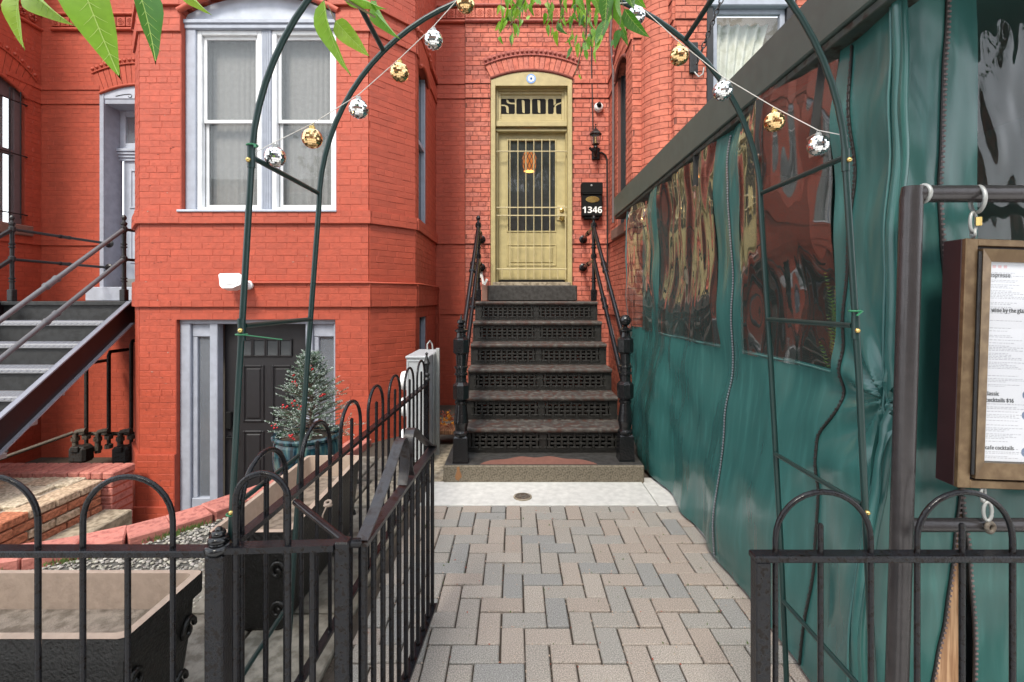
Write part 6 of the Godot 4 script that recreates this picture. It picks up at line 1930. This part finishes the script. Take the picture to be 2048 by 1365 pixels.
func tent() -> void:
	tn = FastNoiseLite.new()
	tn.seed = 77; tn.frequency = 0.02; tn.fractal_octaves = 2
	pn = FastNoiseLite.new()
	pn.seed = 31; pn.frequency = 0.02; pn.fractal_type = FastNoiseLite.FRACTAL_NONE
	var t := thing("vinyl_tent", "dark green vinyl patio tent with clear windows right of the path", "tent", V(1.8, 0, 3.2))
	var skin := func(d0: Callable, d1: float, y0: float, y1: float, nu: int, nv: int, pane := 0.0) -> G:
		var g := G.new()
		for lay in (3 if pane > 0.0 else 1):
			g.sheet(nu, nv, func(a, b):
				var y := lerpf(y0, y1, b)
				var d := lerpf(d0.call(y), d1, a)
				return V(side_pane_x(d, y, pane) + lay * 0.0012 if pane > 0.0 else side_x(d, y), y, d))
		return g
	var k := func(v: float) -> Callable: return func(_y): return v
	# lower skirts and upright strips of green vinyl
	part(t, "vinyl_skirt", skin.call(far_d, 3.90, 0.02, 1.16, 24, 60), M.vinyl)
	part(t, "vinyl_skirt", skin.call(k.call(3.90), 2.50, 0.02, 1.16, 60, 60), M.vinyl)
	part(t, "vinyl_skirt", skin.call(k.call(2.50), 1.43, 0.02, 1.16, 90, 100), M.vinyl)
	part(t, "vinyl_strip", skin.call(k.call(4.04), 3.80, 1.16, 2.40, 10, 60), M.vinyl)
	part(t, "vinyl_strip", skin.call(k.call(2.70), 2.40, 1.16, 2.40, 24, 70), M.vinyl)
	part(t, "vinyl_strip", skin.call(k.call(1.735), 1.43, 1.16, 2.46, 40, 90), M.vinyl)
	# clear panes
	part(t, "clear_window", skin.call(func(y): return far_d(y) - 0.01, 4.04, 1.14, 2.40, 40, 90, 1.0), M.clear_vinyl)
	part(t, "clear_window", skin.call(k.call(3.80), 2.70, 1.14, 2.40, 120, 90, 1.6), M.clear_vinyl)
	part(t, "clear_window", skin.call(k.call(2.40), 1.735, 1.14, 2.40, 110, 100, 1.05), M.clear_vinyl)
	# stitched hems
	for w in [[2.40, 1.735, 1.15], [3.80, 2.70, 1.15]]:
		var hp := PackedVector3Array()
		for i in 41:
			var d: float = lerpf(w[0], w[1], i / 40.0)
			hp.append(V(side_x(d, w[2]) - 0.003, w[2], d))
		part(t, "hem", G.new().tube(hp, 0.004, 6), M.vinyl_hem)
	var fh := PackedVector3Array()
	for i in 40:
		var y := lerpf(1.14, 2.36, i / 39.0)
		fh.append(V(side_pane_x(far_d(y) - 0.01, y, 1.0), y, far_d(y)))
	part(t, "hem", G.new().tube(fh, 0.007, 6), M.vinyl_hem)
	var sh := PackedVector3Array()
	for i in 40:
		var y := lerpf(0.05, 2.42, i / 39.0)
		sh.append(V(side_x(1.475, y) - 0.006, y, 1.475))
	part(t, "seam", G.new().tube(sh, 0.004, 8), M.vinyl_hem)
	var cr := PackedVector3Array()
	for i in 50:
		var y := lerpf(0.04, 2.58, i / 49.0)
		cr.append(V(side_x(1.45, y) + 0.012 + 0.004 * sin(y * 7.0), y, 1.455))
	part(t, "corner_roll", G.new().tube(cr, 0.021, 14), M.vinyl)
	# zips on the side
	for w in [[2.52, 0.04, 2.30, 0.003], [1.665, 0.03, 2.32, 0.0045]]:
		var zp := PackedVector3Array()
		var te := G.new()
		for i in 160:
			var y := lerpf(w[1], w[2], i / 159.0)
			var d: float = w[0] + 0.02 * sin(y * 5.0 + w[0]) + (0.10 * smoothstep(1.05, 0.88, y) if w[0] < 2.0 else 0.0)
			var q := V(side_x(d, y) - 0.004, y, d)
			zp.append(q)
			te.box(q - Vector3(0.003, 0, 0), Vector3(0.004, 0.008, 0.010 if i % 2 else 0.006), 0.0)
		var z := part(t, "zip", G.new().tube(zp, w[3], 5), M.zipper)
		part(z, "zip_teeth", te, M.steel_edge if w[0] > 2.0 else M.zipper)
	# tie straps with buckles over the panes
	for w in [[1.80, 0.30, 0.0], [2.17, 0.26, 0.01], [3.0, 0.2, 0.0]]:
		var d: float = w[0]; var top := 2.34
		var s := part(t, "tie_strap", G.new().bar(V(side_x(d, top) - 0.012, top, d), V(side_x(d, top - w[1]) - 0.016, top - w[1], d), 0.004, 0.030, Vector3(1, 0, 0)), M.strap)
		var bc := V(side_x(d, top - w[1]) - 0.020, top - w[1] - 0.03, d)
		var bk := G.new()
		var lp := PackedVector3Array()
		for q in [[-0.022, 0.03], [0.022, 0.03], [0.022, -0.005], [-0.022, -0.005]]:
			lp.append(bc + Vector3(-0.004, q[1], q[0]))
		bk.tube(lp, 0.004, 6, false, true)
		bk.span(bc + Vector3(-0.006, -0.05, -0.014), bc + Vector3(0.0, -0.008, 0.014), 0.002)
		part(s, "buckle", bk, M.buckle)
	# front of the tent
	var fr := func(x0: Callable, x1: Callable, y0: float, y1: float, nu: int, nv: int, amp := 0.0) -> G:
		return G.new().sheet(nu, nv, func(a, b):
			var y := lerpf(y0, y1, b)
			var x := lerpf(x0.call(y), x1.call(y), a)
			return Vector3(x, y, front_z(x, y) + amp * (pn.get_noise_2d(x * 260.0, y * 150.0) + 0.2 * pn.get_noise_2d(x * 700.0, y * 420.0))))
	var zx := func(y: float) -> float: return 1.405 - 0.07 * smoothstep(0.85, 1.6, y) + 0.010 * sin(y * 6.0)
	var gapl := func(y: float) -> float: return zx.call(y) - 0.115 * smoothstep(0.84, 0.10, y)
	var gapr := func(y: float) -> float: return zx.call(y) + 0.003 + 0.016 * smoothstep(0.84, 0.6, y)
	part(t, "vinyl_front", fr.call(func(y): return side_x(1.44, y), gapl, 0.02, 2.62, 30, 110), M.vinyl)
	part(t, "vinyl_front", fr.call(gapr, k.call(1.455), 0.02, 2.62, 24, 110), M.vinyl)
	part(t, "vinyl_front", fr.call(k.call(1.455), k.call(3.32), 0.02, 1.25, 80, 60), M.vinyl)
	part(t, "vinyl_front", fr.call(k.call(1.95), k.call(3.32), 1.25, 2.62, 40, 50), M.vinyl)
	part(t, "clear_window", fr.call(k.call(1.455), k.call(1.95), 1.25, 2.62, 70, 110, 0.0012), M.clear_front)
	for c in [gapl, gapr]:
		var zp := PackedVector3Array(); var te := G.new()
		for i in 150:
			var y := lerpf(0.04, 2.44, i / 149.0)
			var x: float = c.call(y)
			var q := Vector3(x, y, front_z(x, y) + 0.004)
			zp.append(q)
			te.box(q + Vector3(0.003, 0, 0.003), Vector3(0.009, 0.006, 0.004))
		var z := part(t, "zip", G.new().tube(zp, 0.0045, 5), M.zipper)
		part(z, "zip_teeth", te, M.brown_frame)
	# beam, lip, roof, far side, floor
	var bm := part(t, "eave_beam", G.new().span(V(1.13, 2.365, 5.38), V(1.24, 2.58, 0.9), 0.006), M.green_beam)
	part(bm, "beam_lip", G.new().span(V(1.145, 2.335, 5.37), V(1.245, 2.364, 0.9), 0.003), M.beam_lip)
	part(t, "roof", G.new().bar(V(2.3, 2.63, 5.2), V(2.3, 2.63, 0.9), 2.1, 0.06), M.canvas_dark)
	part(t, "far_wall", G.new().span(V(3.3, 0.0, 4.7), V(3.36, 2.62, 1.42)), M.tent_inside)
	part(t, "back_wall", G.new().span(V(1.25, 0.0, 4.60), V(3.3, 2.62, 4.5)), M.tent_inside)
	part(t, "floor", G.new().span(V(1.2, -0.02, 4.5), V(3.3, 0.01, 1.5)), M.asphalt)
	single("timber_post", "bare wooden post showing through the open tent zip", "post", G.new().span(V(1.27, 0.0, 1.56), V(1.45, 0.88, 1.515), 0.003), M.plank_new)
	# conifer sprigs inside, against the nearest clear window
	var pl := thing("indoor_fern", "feathery green fern pressed against the tent's clear window", "plant", V(1.24, 0.9, 1.80))
	for i in 7:
		var g := G.new()
		var a := V(1.235, 1.0 + 0.05 * i, 1.80); var e := V(1.215, 1.20 + 0.055 * i, 1.80 + rng.randf_range(-0.02, 0.09))
		for k2 in 16:
			var q := a.lerp(e, k2 / 16.0)
			for sd in [-1.0, 1.0]:
				var d := Vector3(0, 0.02, 0.045 * sd) * (1.0 - k2 / 20.0)
				g.tri(q, q + Vector3(0, 0.006, 0), q + d)
		part(pl, "frond", g, M.leaf2)
	part(pl, "stem", G.new().tube(pv([V(1.26, 0.02, 1.82), V(1.24, 0.9, 1.80), V(1.23, 1.5, 1.80)]), [0.012, 0.008, 0.003], 6), M.bark)

# ------------------------------------------------------------------ menu stand
func menu_tex() -> void:
	var W := 384; var Hh := 800
	var im := Image.create(W, Hh, false, Image.FORMAT_RGB8)
	im.fill(Color(0.93, 0.94, 0.95))
	var r := RandomNumberGenerator.new(); r.seed = 5
	var y := 42
	while y < 790:
		var sec: bool = (y > 205 and y < 232) or (y > 500 and y < 548) or (y > 720 and y < 745)
		if not sec and r.randf() > 0.16:
			for col in [[14, 120], [158, 262], [276, 372]]:
				if r.randf() < 0.12: continue
				var x: int = col[0]
				var stop: int = x + int((col[1] - col[0]) * r.randf_range(0.45, 1.0))
				while x < stop:
					var w := r.randi_range(3, 10)
					im.fill_rect(Rect2i(x, y, w, 2), Color(0.62, 0.63, 0.66) if col[0] < 200 else Color(0.68, 0.60, 0.63))
					for q in 2: im.set_pixel(mini(x + r.randi_range(0, w), W - 1), y - 1, Color(0.66, 0.67, 0.7))
					x += w + 3
		y += 6 if r.randf() > 0.15 else 12
	# printed motifs: dark rule, pink dotted border, round motifs
	im.fill_rect(Rect2i(126, 500, 3, 230), Color(0.28, 0.3, 0.38))
	for i in 22: im.fill_rect(Rect2i(128, 505 + i * 10, 6, 6), Color(0.25, 0.27, 0.33))
	for i in 40: im.fill_rect(Rect2i(140, 330 + i * 10, 3, 4), Color(0.85, 0.4, 0.5))
	for i in 3: im.fill_rect(Rect2i(16 + i * 16, 12, 10, 12), Color(0.92, 0.72, 0.72))
	for c in [[136, 530, 22], [136, 612, 22], [140, 760, 24]]:
		for yy in range(-c[2], c[2]):
			for xx in range(-c[2], c[2]):
				var d: float = Vector2(xx, yy).length() / c[2]
				if d < 1.0 and c[0] + xx < W and c[1] + yy < Hh:
					im.set_pixel(c[0] + xx, c[1] + yy, Color(0.33, 0.42, 0.58) if d > 0.42 else Color(0.9, 0.92, 0.95) if d > 0.16 else Color(0.3, 0.38, 0.5))
	T["menu"] = ImageTexture.create_from_image(im)
	var m := StandardMaterial3D.new()
	m.resource_name = "menu_paper"; m.albedo_texture = T.menu; m.albedo_color = Color(0.80, 0.80, 0.82); m.roughness = 0.35
	M["menu_paper"] = m
func lean(p: Vector3) -> Vector3:      # the stand leans a little to the right
	return Vector3(p.x + 0.030 * (p.y - 0.75), p.y, p.z)
func menu_stand() -> void:
	menu_tex()
	var s := thing("menu_stand", "bent steel pipe frame carrying the glazed menu case", "stand", V(1.13, 0, 1.335))
	var xt := 1.098
	var pz := 1.335
	part(s, "upright", G.new().tube(pv([lean(V(xt, -0.02, pz)), lean(V(xt, 1.70, pz)), lean(V(xt + 0.002, 1.735, pz))]), [0.0275, 0.0275, 0.025], 18), M.pipe_steel)
	part(s, "top_pipe", G.new().tube(pv([lean(V(xt + 0.01, 1.716, pz)), V(2.0, 1.716, pz)]), 0.0245, 16), M.pipe_steel)
	part(s, "weld", G.new().torus(lean(V(xt + 0.033, 1.716, pz)), 0.024, 0.006, Basis(Vector3.UP, PI / 2), 16), M.galvanised)
	part(s, "lower_pipe", G.new().tube(pv([lean(V(xt, 0.775, pz)), V(2.0, 0.775, pz)]), 0.019, 14), M.pipe_steel)
	part(s, "upright", G.new().tube(pv([V(1.98, -0.02, pz), V(2.0, 1.716, pz)]), 0.033, 14), M.pipe_steel)
	# case
	var c := thing("menu_case", "bronze framed menu case hanging by links from the pipe", "menu board", V(1.5, 0.90, 1.33))
	var X := Transform3D(Basis(Vector3(0, 0, 1), -0.035), V(1.247, 1.585, 1.30))      # top left front corner
	var bx := func(x0: float, y0: float, x1: float, y1: float, z0: float, z1: float, bev: float) -> G:
		return G.new().box(X * Vector3((x0 + x1) * 0.5, (y0 + y1) * 0.5, (z0 + z1) * 0.5), Vector3(x1 - x0, y1 - y0, z1 - z0), bev, X.basis)
	part(c, "back_box", bx.call(0.0, -0.69, 0.53, 0.0, -0.068, -0.010, 0.002), M.box_side)
	var fr := G.new()
	for w in [[0.0, -0.69, 0.034, 0.0], [0.49, -0.69, 0.53, 0.0], [0.034, -0.02, 0.49, 0.0], [0.034, -0.69, 0.49, -0.667]]:
		fr.box(X * Vector3((w[0] + w[2]) * 0.5, (w[1] + w[3]) * 0.5, -0.004), Vector3(w[2] - w[0], w[3] - w[1], 0.014), 0.002, X.basis)
	part(c, "frame", fr, M.bronze)
	# door: mitred frame
	var df := G.new()
	var o4 := [Vector2(0.039, -0.66), Vector2(0.482, -0.66), Vector2(0.482, -0.028), Vector2(0.039, -0.028)]
	var i4 := [Vector2(0.070, -0.618), Vector2(0.445, -0.618), Vector2(0.445, -0.062), Vector2(0.070, -0.062)]
	for i in 4:
		var j := (i + 1) % 4
		var a := X * Vector3(o4[i].x, o4[i].y, 0.012); var b := X * Vector3(o4[j].x, o4[j].y, 0.012)
		var e := X * Vector3(i4[j].x, i4[j].y, 0.004); var d := X * Vector3(i4[i].x, i4[i].y, 0.004)
		df.quad(a, b, e, d)
		df.quad(X * Vector3(o4[i].x, o4[i].y, -0.003), X * Vector3(o4[j].x, o4[j].y, -0.003), b, a)
		df.quad(d, e, X * Vector3(i4[j].x, i4[j].y, -0.008), X * Vector3(i4[i].x, i4[i].y, -0.008))
	var door := part(c, "case_door", df, M.bronze)
	part(door, "hinge", G.new().tube(pv([X * Vector3(0.036, -0.65, 0.006), X * Vector3(0.036, -0.035, 0.006)]), 0.0045, 8), M.iron)
	var pg := G.new()
	pg.quad(X * Vector3(0.066, -0.622, 0.0), X * Vector3(0.45, -0.622, 0.0), X * Vector3(0.45, -0.058, 0.0), X * Vector3(0.066, -0.058, 0.0))
	part(door, "pane", pg, M.glass)
	var pap := thing("printed_menu", "printed drinks menu behind the glass of the bronze case", "menu", X * Vector3(0.26, -0.6, -0.007))
	var pp := G.new()
	var q0 := X * Vector3(0.068, -0.615, -0.006); var q1 := X * Vector3(0.44, -0.615, -0.006); var q2 := X * Vector3(0.44, -0.062, -0.006); var q3 := X * Vector3(0.068, -0.062, -0.006)
	pp.quad(q0, q1, q2, q3)
	part(pap, "sheet", pp, M.menu_paper)
	for w in [["espresso", 0.105, -0.098, 0.0165], ["wine by the glass", 0.135, -0.196, 0.0150], ["classic", 0.094, -0.428, 0.0155], ["cocktails $16", 0.116, -0.446, 0.0155], ["cafe cocktails", 0.120, -0.578, 0.0150]]:
		var e := text(pap, "heading", w[0], w[3], Vector3.ZERO, M.print_ink, 900, 0.86)
		e.transform = Transform3D(X.basis.scaled_local(Vector3(0.82, 1, 0.2)), X * Vector3(w[1], w[2], -0.0055) - base_of[pap])
	# ring and quick link
	var hk := thing("hanging_links", "steel ring and quick link holding up the menu case", "link", V(1.30, 1.59, 1.335))
	part(hk, "ring", G.new().torus(V(1.315, 1.700, pz), 0.036, 0.0055, Basis(Vector3.UP, PI / 2 - 0.35), 24), M.galvanised)
	part(hk, "quick_link", G.new().torus(V(1.302, 1.635, pz), 0.013, 0.0042, Basis(Vector3(0, 1, 0), 0.3), 18, 2.2), M.galvanised)
	part(hk, "link_nut", G.new().lathe([Vector2(0.0075, -0.012), Vector2(0.0075, 0.012)], 6, V(1.314, 1.637, pz - 0.004), true), M.gold)
	part(hk, "eye_bolt", G.new().torus(V(1.302, 1.602, pz), 0.010, 0.004, Basis(Vector3.UP, 1.2), 16), M.galvanised)
	var lk := thing("snap_link", "small rusty snap link under the menu case on the lower pipe", "link", V(1.33, 0.76, 1.32))
	part(lk, "upper_link", G.new().torus(V(1.305, 0.875, 1.31), 0.013, 0.004, Basis(Vector3.UP, 0.5), 16, 1.7), M.galvanised)
	part(lk, "snap_body", G.new().torus(V(1.318, 0.825, 1.31), 0.010, 0.0045, Basis(Vector3.UP, -0.2), 16, 2.6), M.galvanised)
	part(lk, "snap_eye", G.new().torus(V(1.325, 0.78, 1.31), 0.013, 0.006, Basis(Vector3.UP, 0.2), 14), M.old_pipe)

# ------------------------------------------------------------------ trees and leaves
func leaf_mesh(fold: float, curl: float, heart: float, narrow: float) -> ArrayMesh:
	# unit leaf along +y from its stalk, folded on the midrib, drooping tip
	var g := G.new()
	var n := 9
	for sd in [-1.0, 1.0]:
		var f := func(a: float, b: float) -> Vector3:
			var t := a
			var w: float = narrow * 0.25 * pow(sin(PI * pow(t, 0.62 + 0.16 * heart)), 0.85) * (1.0 - 0.25 * t) + 0.002
			w *= 1.0 + 0.035 * sin(t * 60.0)
			var x: float = sd * w * b
			return Vector3(x, t - 0.03 * b * b, fold * absf(x) + curl * t * t - 0.05 * b * sin(t * 12.0) * narrow * 0.3)
		if sd > 0: g.sheet(n, 3, f)
		else: g.sheet(n, 3, f)
	return g.mesh()
func tree(label: String, at: Vector3, hgt: float, r: float, sd: int, nl := 5200) -> Node3D:
	var t := thing("street_tree", label, "tree", at, "street trees behind the camera")
	var q := RandomNumberGenerator.new(); q.seed = sd
	part(t, "trunk", G.new().tube(pv([at, at + Vector3(0.05, hgt * 0.25, 0.03), at + Vector3(-0.04, hgt * 0.5, 0), at + Vector3(0.05, hgt * 0.8, 0.1)]), [0.22, 0.17, 0.14, 0.05], 12), M.bark)
	var cs := []
	for i in 9:
		var a := i * 2.4
		var c := at + Vector3(cos(a) * r * q.randf_range(0.35, 0.8), hgt * q.randf_range(0.52, 0.98), sin(a) * r * q.randf_range(0.35, 0.8))
		cs.append(c)
		var s := at + Vector3(0, hgt * q.randf_range(0.35, 0.6), 0)
		part(t, "limb", G.new().tube(pv([s, s.lerp(c, 0.5) + Vector3(0, 0.2, 0), c]), [0.07, 0.045, 0.015], 7), M.bark)
	var lm := leaf_mesh(0.3, -0.2, 0.0, 1.0)
	var mm := MultiMesh.new()
	mm.transform_format = MultiMesh.TRANSFORM_3D; mm.mesh = lm; mm.instance_count = nl
	for i in nl:
		var c: Vector3 = cs[i % cs.size()]
		var d := Vector3(q.randfn(), q.randfn() * 0.7, q.randfn()) * r * 0.24
		var B := Basis(Vector3(q.randf_range(-1, 1), q.randf_range(-1, 1), q.randf_range(-1, 1)).normalized(), q.randf() * TAU).scaled(Vector3.ONE * q.randf_range(0.14, 0.26))
		mm.set_instance_transform(i, Transform3D(B, c + d - at))
	var mi := MultiMeshInstance3D.new()
	mi.name = "crown"; mi.multimesh = mm; mi.material_override = M.crown
	stuff(mi)
	t.add_child(mi)
	return t
func leaves() -> void:
	var meshes := [leaf_mesh(0.35, -0.15, 0.0, 0.86), leaf_mesh(0.6, -0.35, 0.3, 0.85), leaf_mesh(0.2, 0.2, 0.6, 1.15), leaf_mesh(1.1, -0.3, 0.0, 0.9)]
	var veins := []
	for w in [[0.35, -0.15, 0.86], [0.6, -0.35, 0.85], [0.2, 0.2, 1.15], [1.1, -0.3, 0.9]]:
		var g := G.new()
		var pth := PackedVector3Array()
		for i in 10: pth.append(Vector3(0, i / 9.5, w[1] * pow(i / 9.5, 2.0) + 0.004))
		g.tube(pth, 0.006, 5)
		for i in 7:
			for sd in [-1.0, 1.0]:
				var t := 0.10 + 0.11 * i
				var ln: float = 0.15 * w[2] * (1.0 - 0.5 * t)
				g.tube(pv([Vector3(0, t, w[1] * t * t + 0.004), Vector3(sd * ln * 0.5, t + ln * 0.5, w[1] * pow(t + ln * 0.5, 2.0) + w[0] * ln * 0.5 + 0.003), Vector3(sd * ln, t + ln * 0.9, w[1] * pow(t + ln * 0.9, 2.0) + w[0] * ln + 0.002)]), [0.0035, 0.0025, 0.001], 4)
		veins.append(g.mesh())
	# a tree on the pavement behind the camera; its low branches hang into the view
	var t := tree("street tree behind the camera whose leafy branches hang into the top of the view", Vector3(-3.0, -0.02, 2.9), 9.0, 2.2, 12, 1500)
	pass
	var hang := func(path: PackedVector3Array, r0: float) -> MeshInstance3D:
		var rr_ := []
		for i in path.size(): rr_.append(lerpf(r0, 0.0015, float(i) / (path.size() - 1)))
		return part(t, "branch", G.new().tube(path, rr_, 6), M.twig)
	var put := func(br: Node3D, base: Vector3, tip: Vector3, roll: float, kind: int, m: int) -> void:
		var y := tip - base
		var L := y.length()
		y /= L
		var toward := (Vector3(0, EYE, 0) - base).normalized()
		var z := (toward - y * toward.dot(y)).normalized().rotated(y, roll)
		var x := y.cross(z)
		var o := part_mesh(br, "leaf", meshes[kind], M["leaf%d" % m])
		o.transform = Transform3D(Basis(x * L, y * L, z * L), base)
		if L > 0.06:
			var vn := part_mesh(br, "leaf_veins", veins[kind], M.leaf_vein)
			vn.transform = o.transform
		part(br, "leaf_stalk", G.new().tube(pv([base - y * 0.02 + Vector3(0, 0.012, 0), base]), 0.0009, 4), M.twig)
	# big near leaves, top left
	var b1: MeshInstance3D = hang.call(pv([Vector3(-2.2, 3.4, 1.2), V(-1.1, 2.5, 0.1), V(-0.60, 1.93, 0.55), V(-0.52, 1.86, 0.62)]), 0.02)
	put.call(b1, P(150, -70, 0.60), P(226, 152, 0.62), 0.35, 0, 0)
	put.call(b1, P(262, -60, 0.62), P(332, 124, 0.64), -0.9, 0, 2)
	put.call(b1, P(40, -10, 0.60), P(6, 72, 0.58), 1.1, 1, 3)
	put.call(b1, P(62, -34, 0.64), P(100, 50, 0.62), 1.45, 3, 3)
	put.call(b1, P(372, -30, 0.62), P(402, 32, 0.62), 1.3, 3, 3)
	var b2: MeshInstance3D = hang.call(pv([V(-0.60, 1.93, 0.55), V(-0.42, 1.92, 0.68), V(-0.30, 1.90, 0.72), V(-0.22, 1.86, 0.74)]), 0.006)
	put.call(b2, P(648, 4, 0.72), P(662, 146, 0.74), 1.05, 1, 0)
	put.call(b2, P(672, 44, 0.74), P(734, 112, 0.74), 0.2, 0, 3)
	put.call(b2, P(690, -30, 0.72), P(760, 34, 0.74), 1.0, 3, 0)
	put.call(b2, P(752, 4, 0.75), P(778, 82, 0.75), 1.25, 3, 1)
	# leafy sprays over the door
	var sprays := [[[1090, -120], [1060, -20], [1015, 60], 1.9, 44], [[1130, -120], [1120, 0], [1128, 52], 1.9, 40], [[1190, -120], [1175, 0], [1170, 90], 2.0, 44], [[1230, -120], [1225, -20], [1205, 80], 1.7, 26], [[1060, -120], [1040, -10], [1022, 40], 2.1, 22], [[1180, -60], [1172, 70], [1150, 150], 2.1, 9]]
	for s in sprays:
		var d: float = s[3]
		var p0 := P(s[0][0], s[0][1], d - 0.25); var p1 := P(s[1][0], s[1][1], d); var p2 := P(s[2][0], s[2][1], d + 0.08)
		var br: MeshInstance3D = hang.call(pv([Vector3(-0.6, 4.6, 0.9), Vector3(p0.x * 0.6, 3.6, -0.9), p0, p1, p2]), 0.012)
		for i in s[4]:
			var u := rng.randf()
			var c := p0.lerp(p1, u * 2.0) if u < 0.5 else p1.lerp(p2, u * 2.0 - 1.0)
			if c.y > 2.9 and rng.randf() < 0.3: continue
			var spread := 0.065 if s[4] > 10 else 0.02
			var base := c + Vector3(rng.randf_range(-1, 1) * spread, rng.randf_range(-0.03, 0.03), rng.randf_range(-0.10, 0.10))
			var L := rng.randf_range(0.035, 0.066) if s[4] > 10 else rng.randf_range(0.02, 0.04)
			var dirv := Vector3(rng.randf_range(-0.55, 0.45), -1.0, rng.randf_range(-0.5, 0.5)).normalized()
			put.call(br, base, base + dirv * L, rng.randf_range(-1.3, 1.3), [0, 1, 2, 3][rng.randi() % 4], [0, 1, 1, 2, 0, 3][rng.randi() % 6])
	# bigger darker leaves on the right
	var b3: MeshInstance3D = hang.call(pv([Vector3(0.2, 4.2, 0.6), V(0.42, 2.9, 0.7), P(1225, -60, 1.25), P(1225, 40, 1.3)]), 0.012)
	for w in [[1215, -20, 1208, 60, 0.2, 0, 2], [1212, 40, 1196, 96, 0.7, 2, 2], [1240, -10, 1236, 70, 1.2, 3, 1], [1250, 20, 1290, 84, 0.5, 1, 2], [1204, 70, 1192, 112, 1.0, 2, 0], [1238, 60, 1228, 100, 0.2, 0, 2], [1262, -20, 1290, 22, 0.3, 1, 1], [1186, -30, 1196, 30, 0.6, 0, 1], [1250, -40, 1262, 24, -0.5, 2, 2]]:
		put.call(b3, P(w[0], w[1], 1.28), P(w[2], w[3], 1.30), w[4], w[5], w[6])
	tree("bushy street tree behind the camera on the kerb to the right", Vector3(5.0, -0.02, 3.1), 9.0, 2.4, 33, 1500)
	tree("street tree across the road facing the houses, nearer the left", Vector3(-7.5, 0.0, 15.2), 8.0, 3.2, 51)
	tree("tall street tree across the road straight opposite the cream door", Vector3(0.9, 0.0, 14.6), 11.5, 3.6, 64, 9000)
func far_side() -> void:
	var b := thing("opposite_rowhouse", "brick rowhouse with a gable across the road behind the camera", "house", Vector3(0, 0, 21))
	part(b, "wall", G.new().span(Vector3(-22, 0, 20.0), Vector3(22, 8.6, 20.4)), M.far_wall)
	part(b, "roof", G.new().span(Vector3(-22, 8.6, 19.8), Vector3(22, 9.0, 26), 0.02), M.far_roof)
	part(b, "gable", G.new().extrude(PackedVector2Array([Vector2(-9, 9.0), Vector2(-1, 9.0), Vector2(-5, 12.0)]), 0.4, Transform3D(Basis(), Vector3(0, 0, 20.0))), M.far_trim)
	for i in 14:
		for j in 3:
			var w := part(b, "window", G.new().span(Vector3(-20.5 + i * 3.1, 1.2 + j * 2.6, 19.95), Vector3(-19.3 + i * 3.1, 3.0 + j * 2.6, 20.02)), M.far_trim)
			part(w, "pane", G.new().span(Vector3(-20.4 + i * 3.1, 1.3 + j * 2.6, 19.93), Vector3(-19.4 + i * 3.1, 2.9 + j * 2.6, 19.96)), M.far_glass)
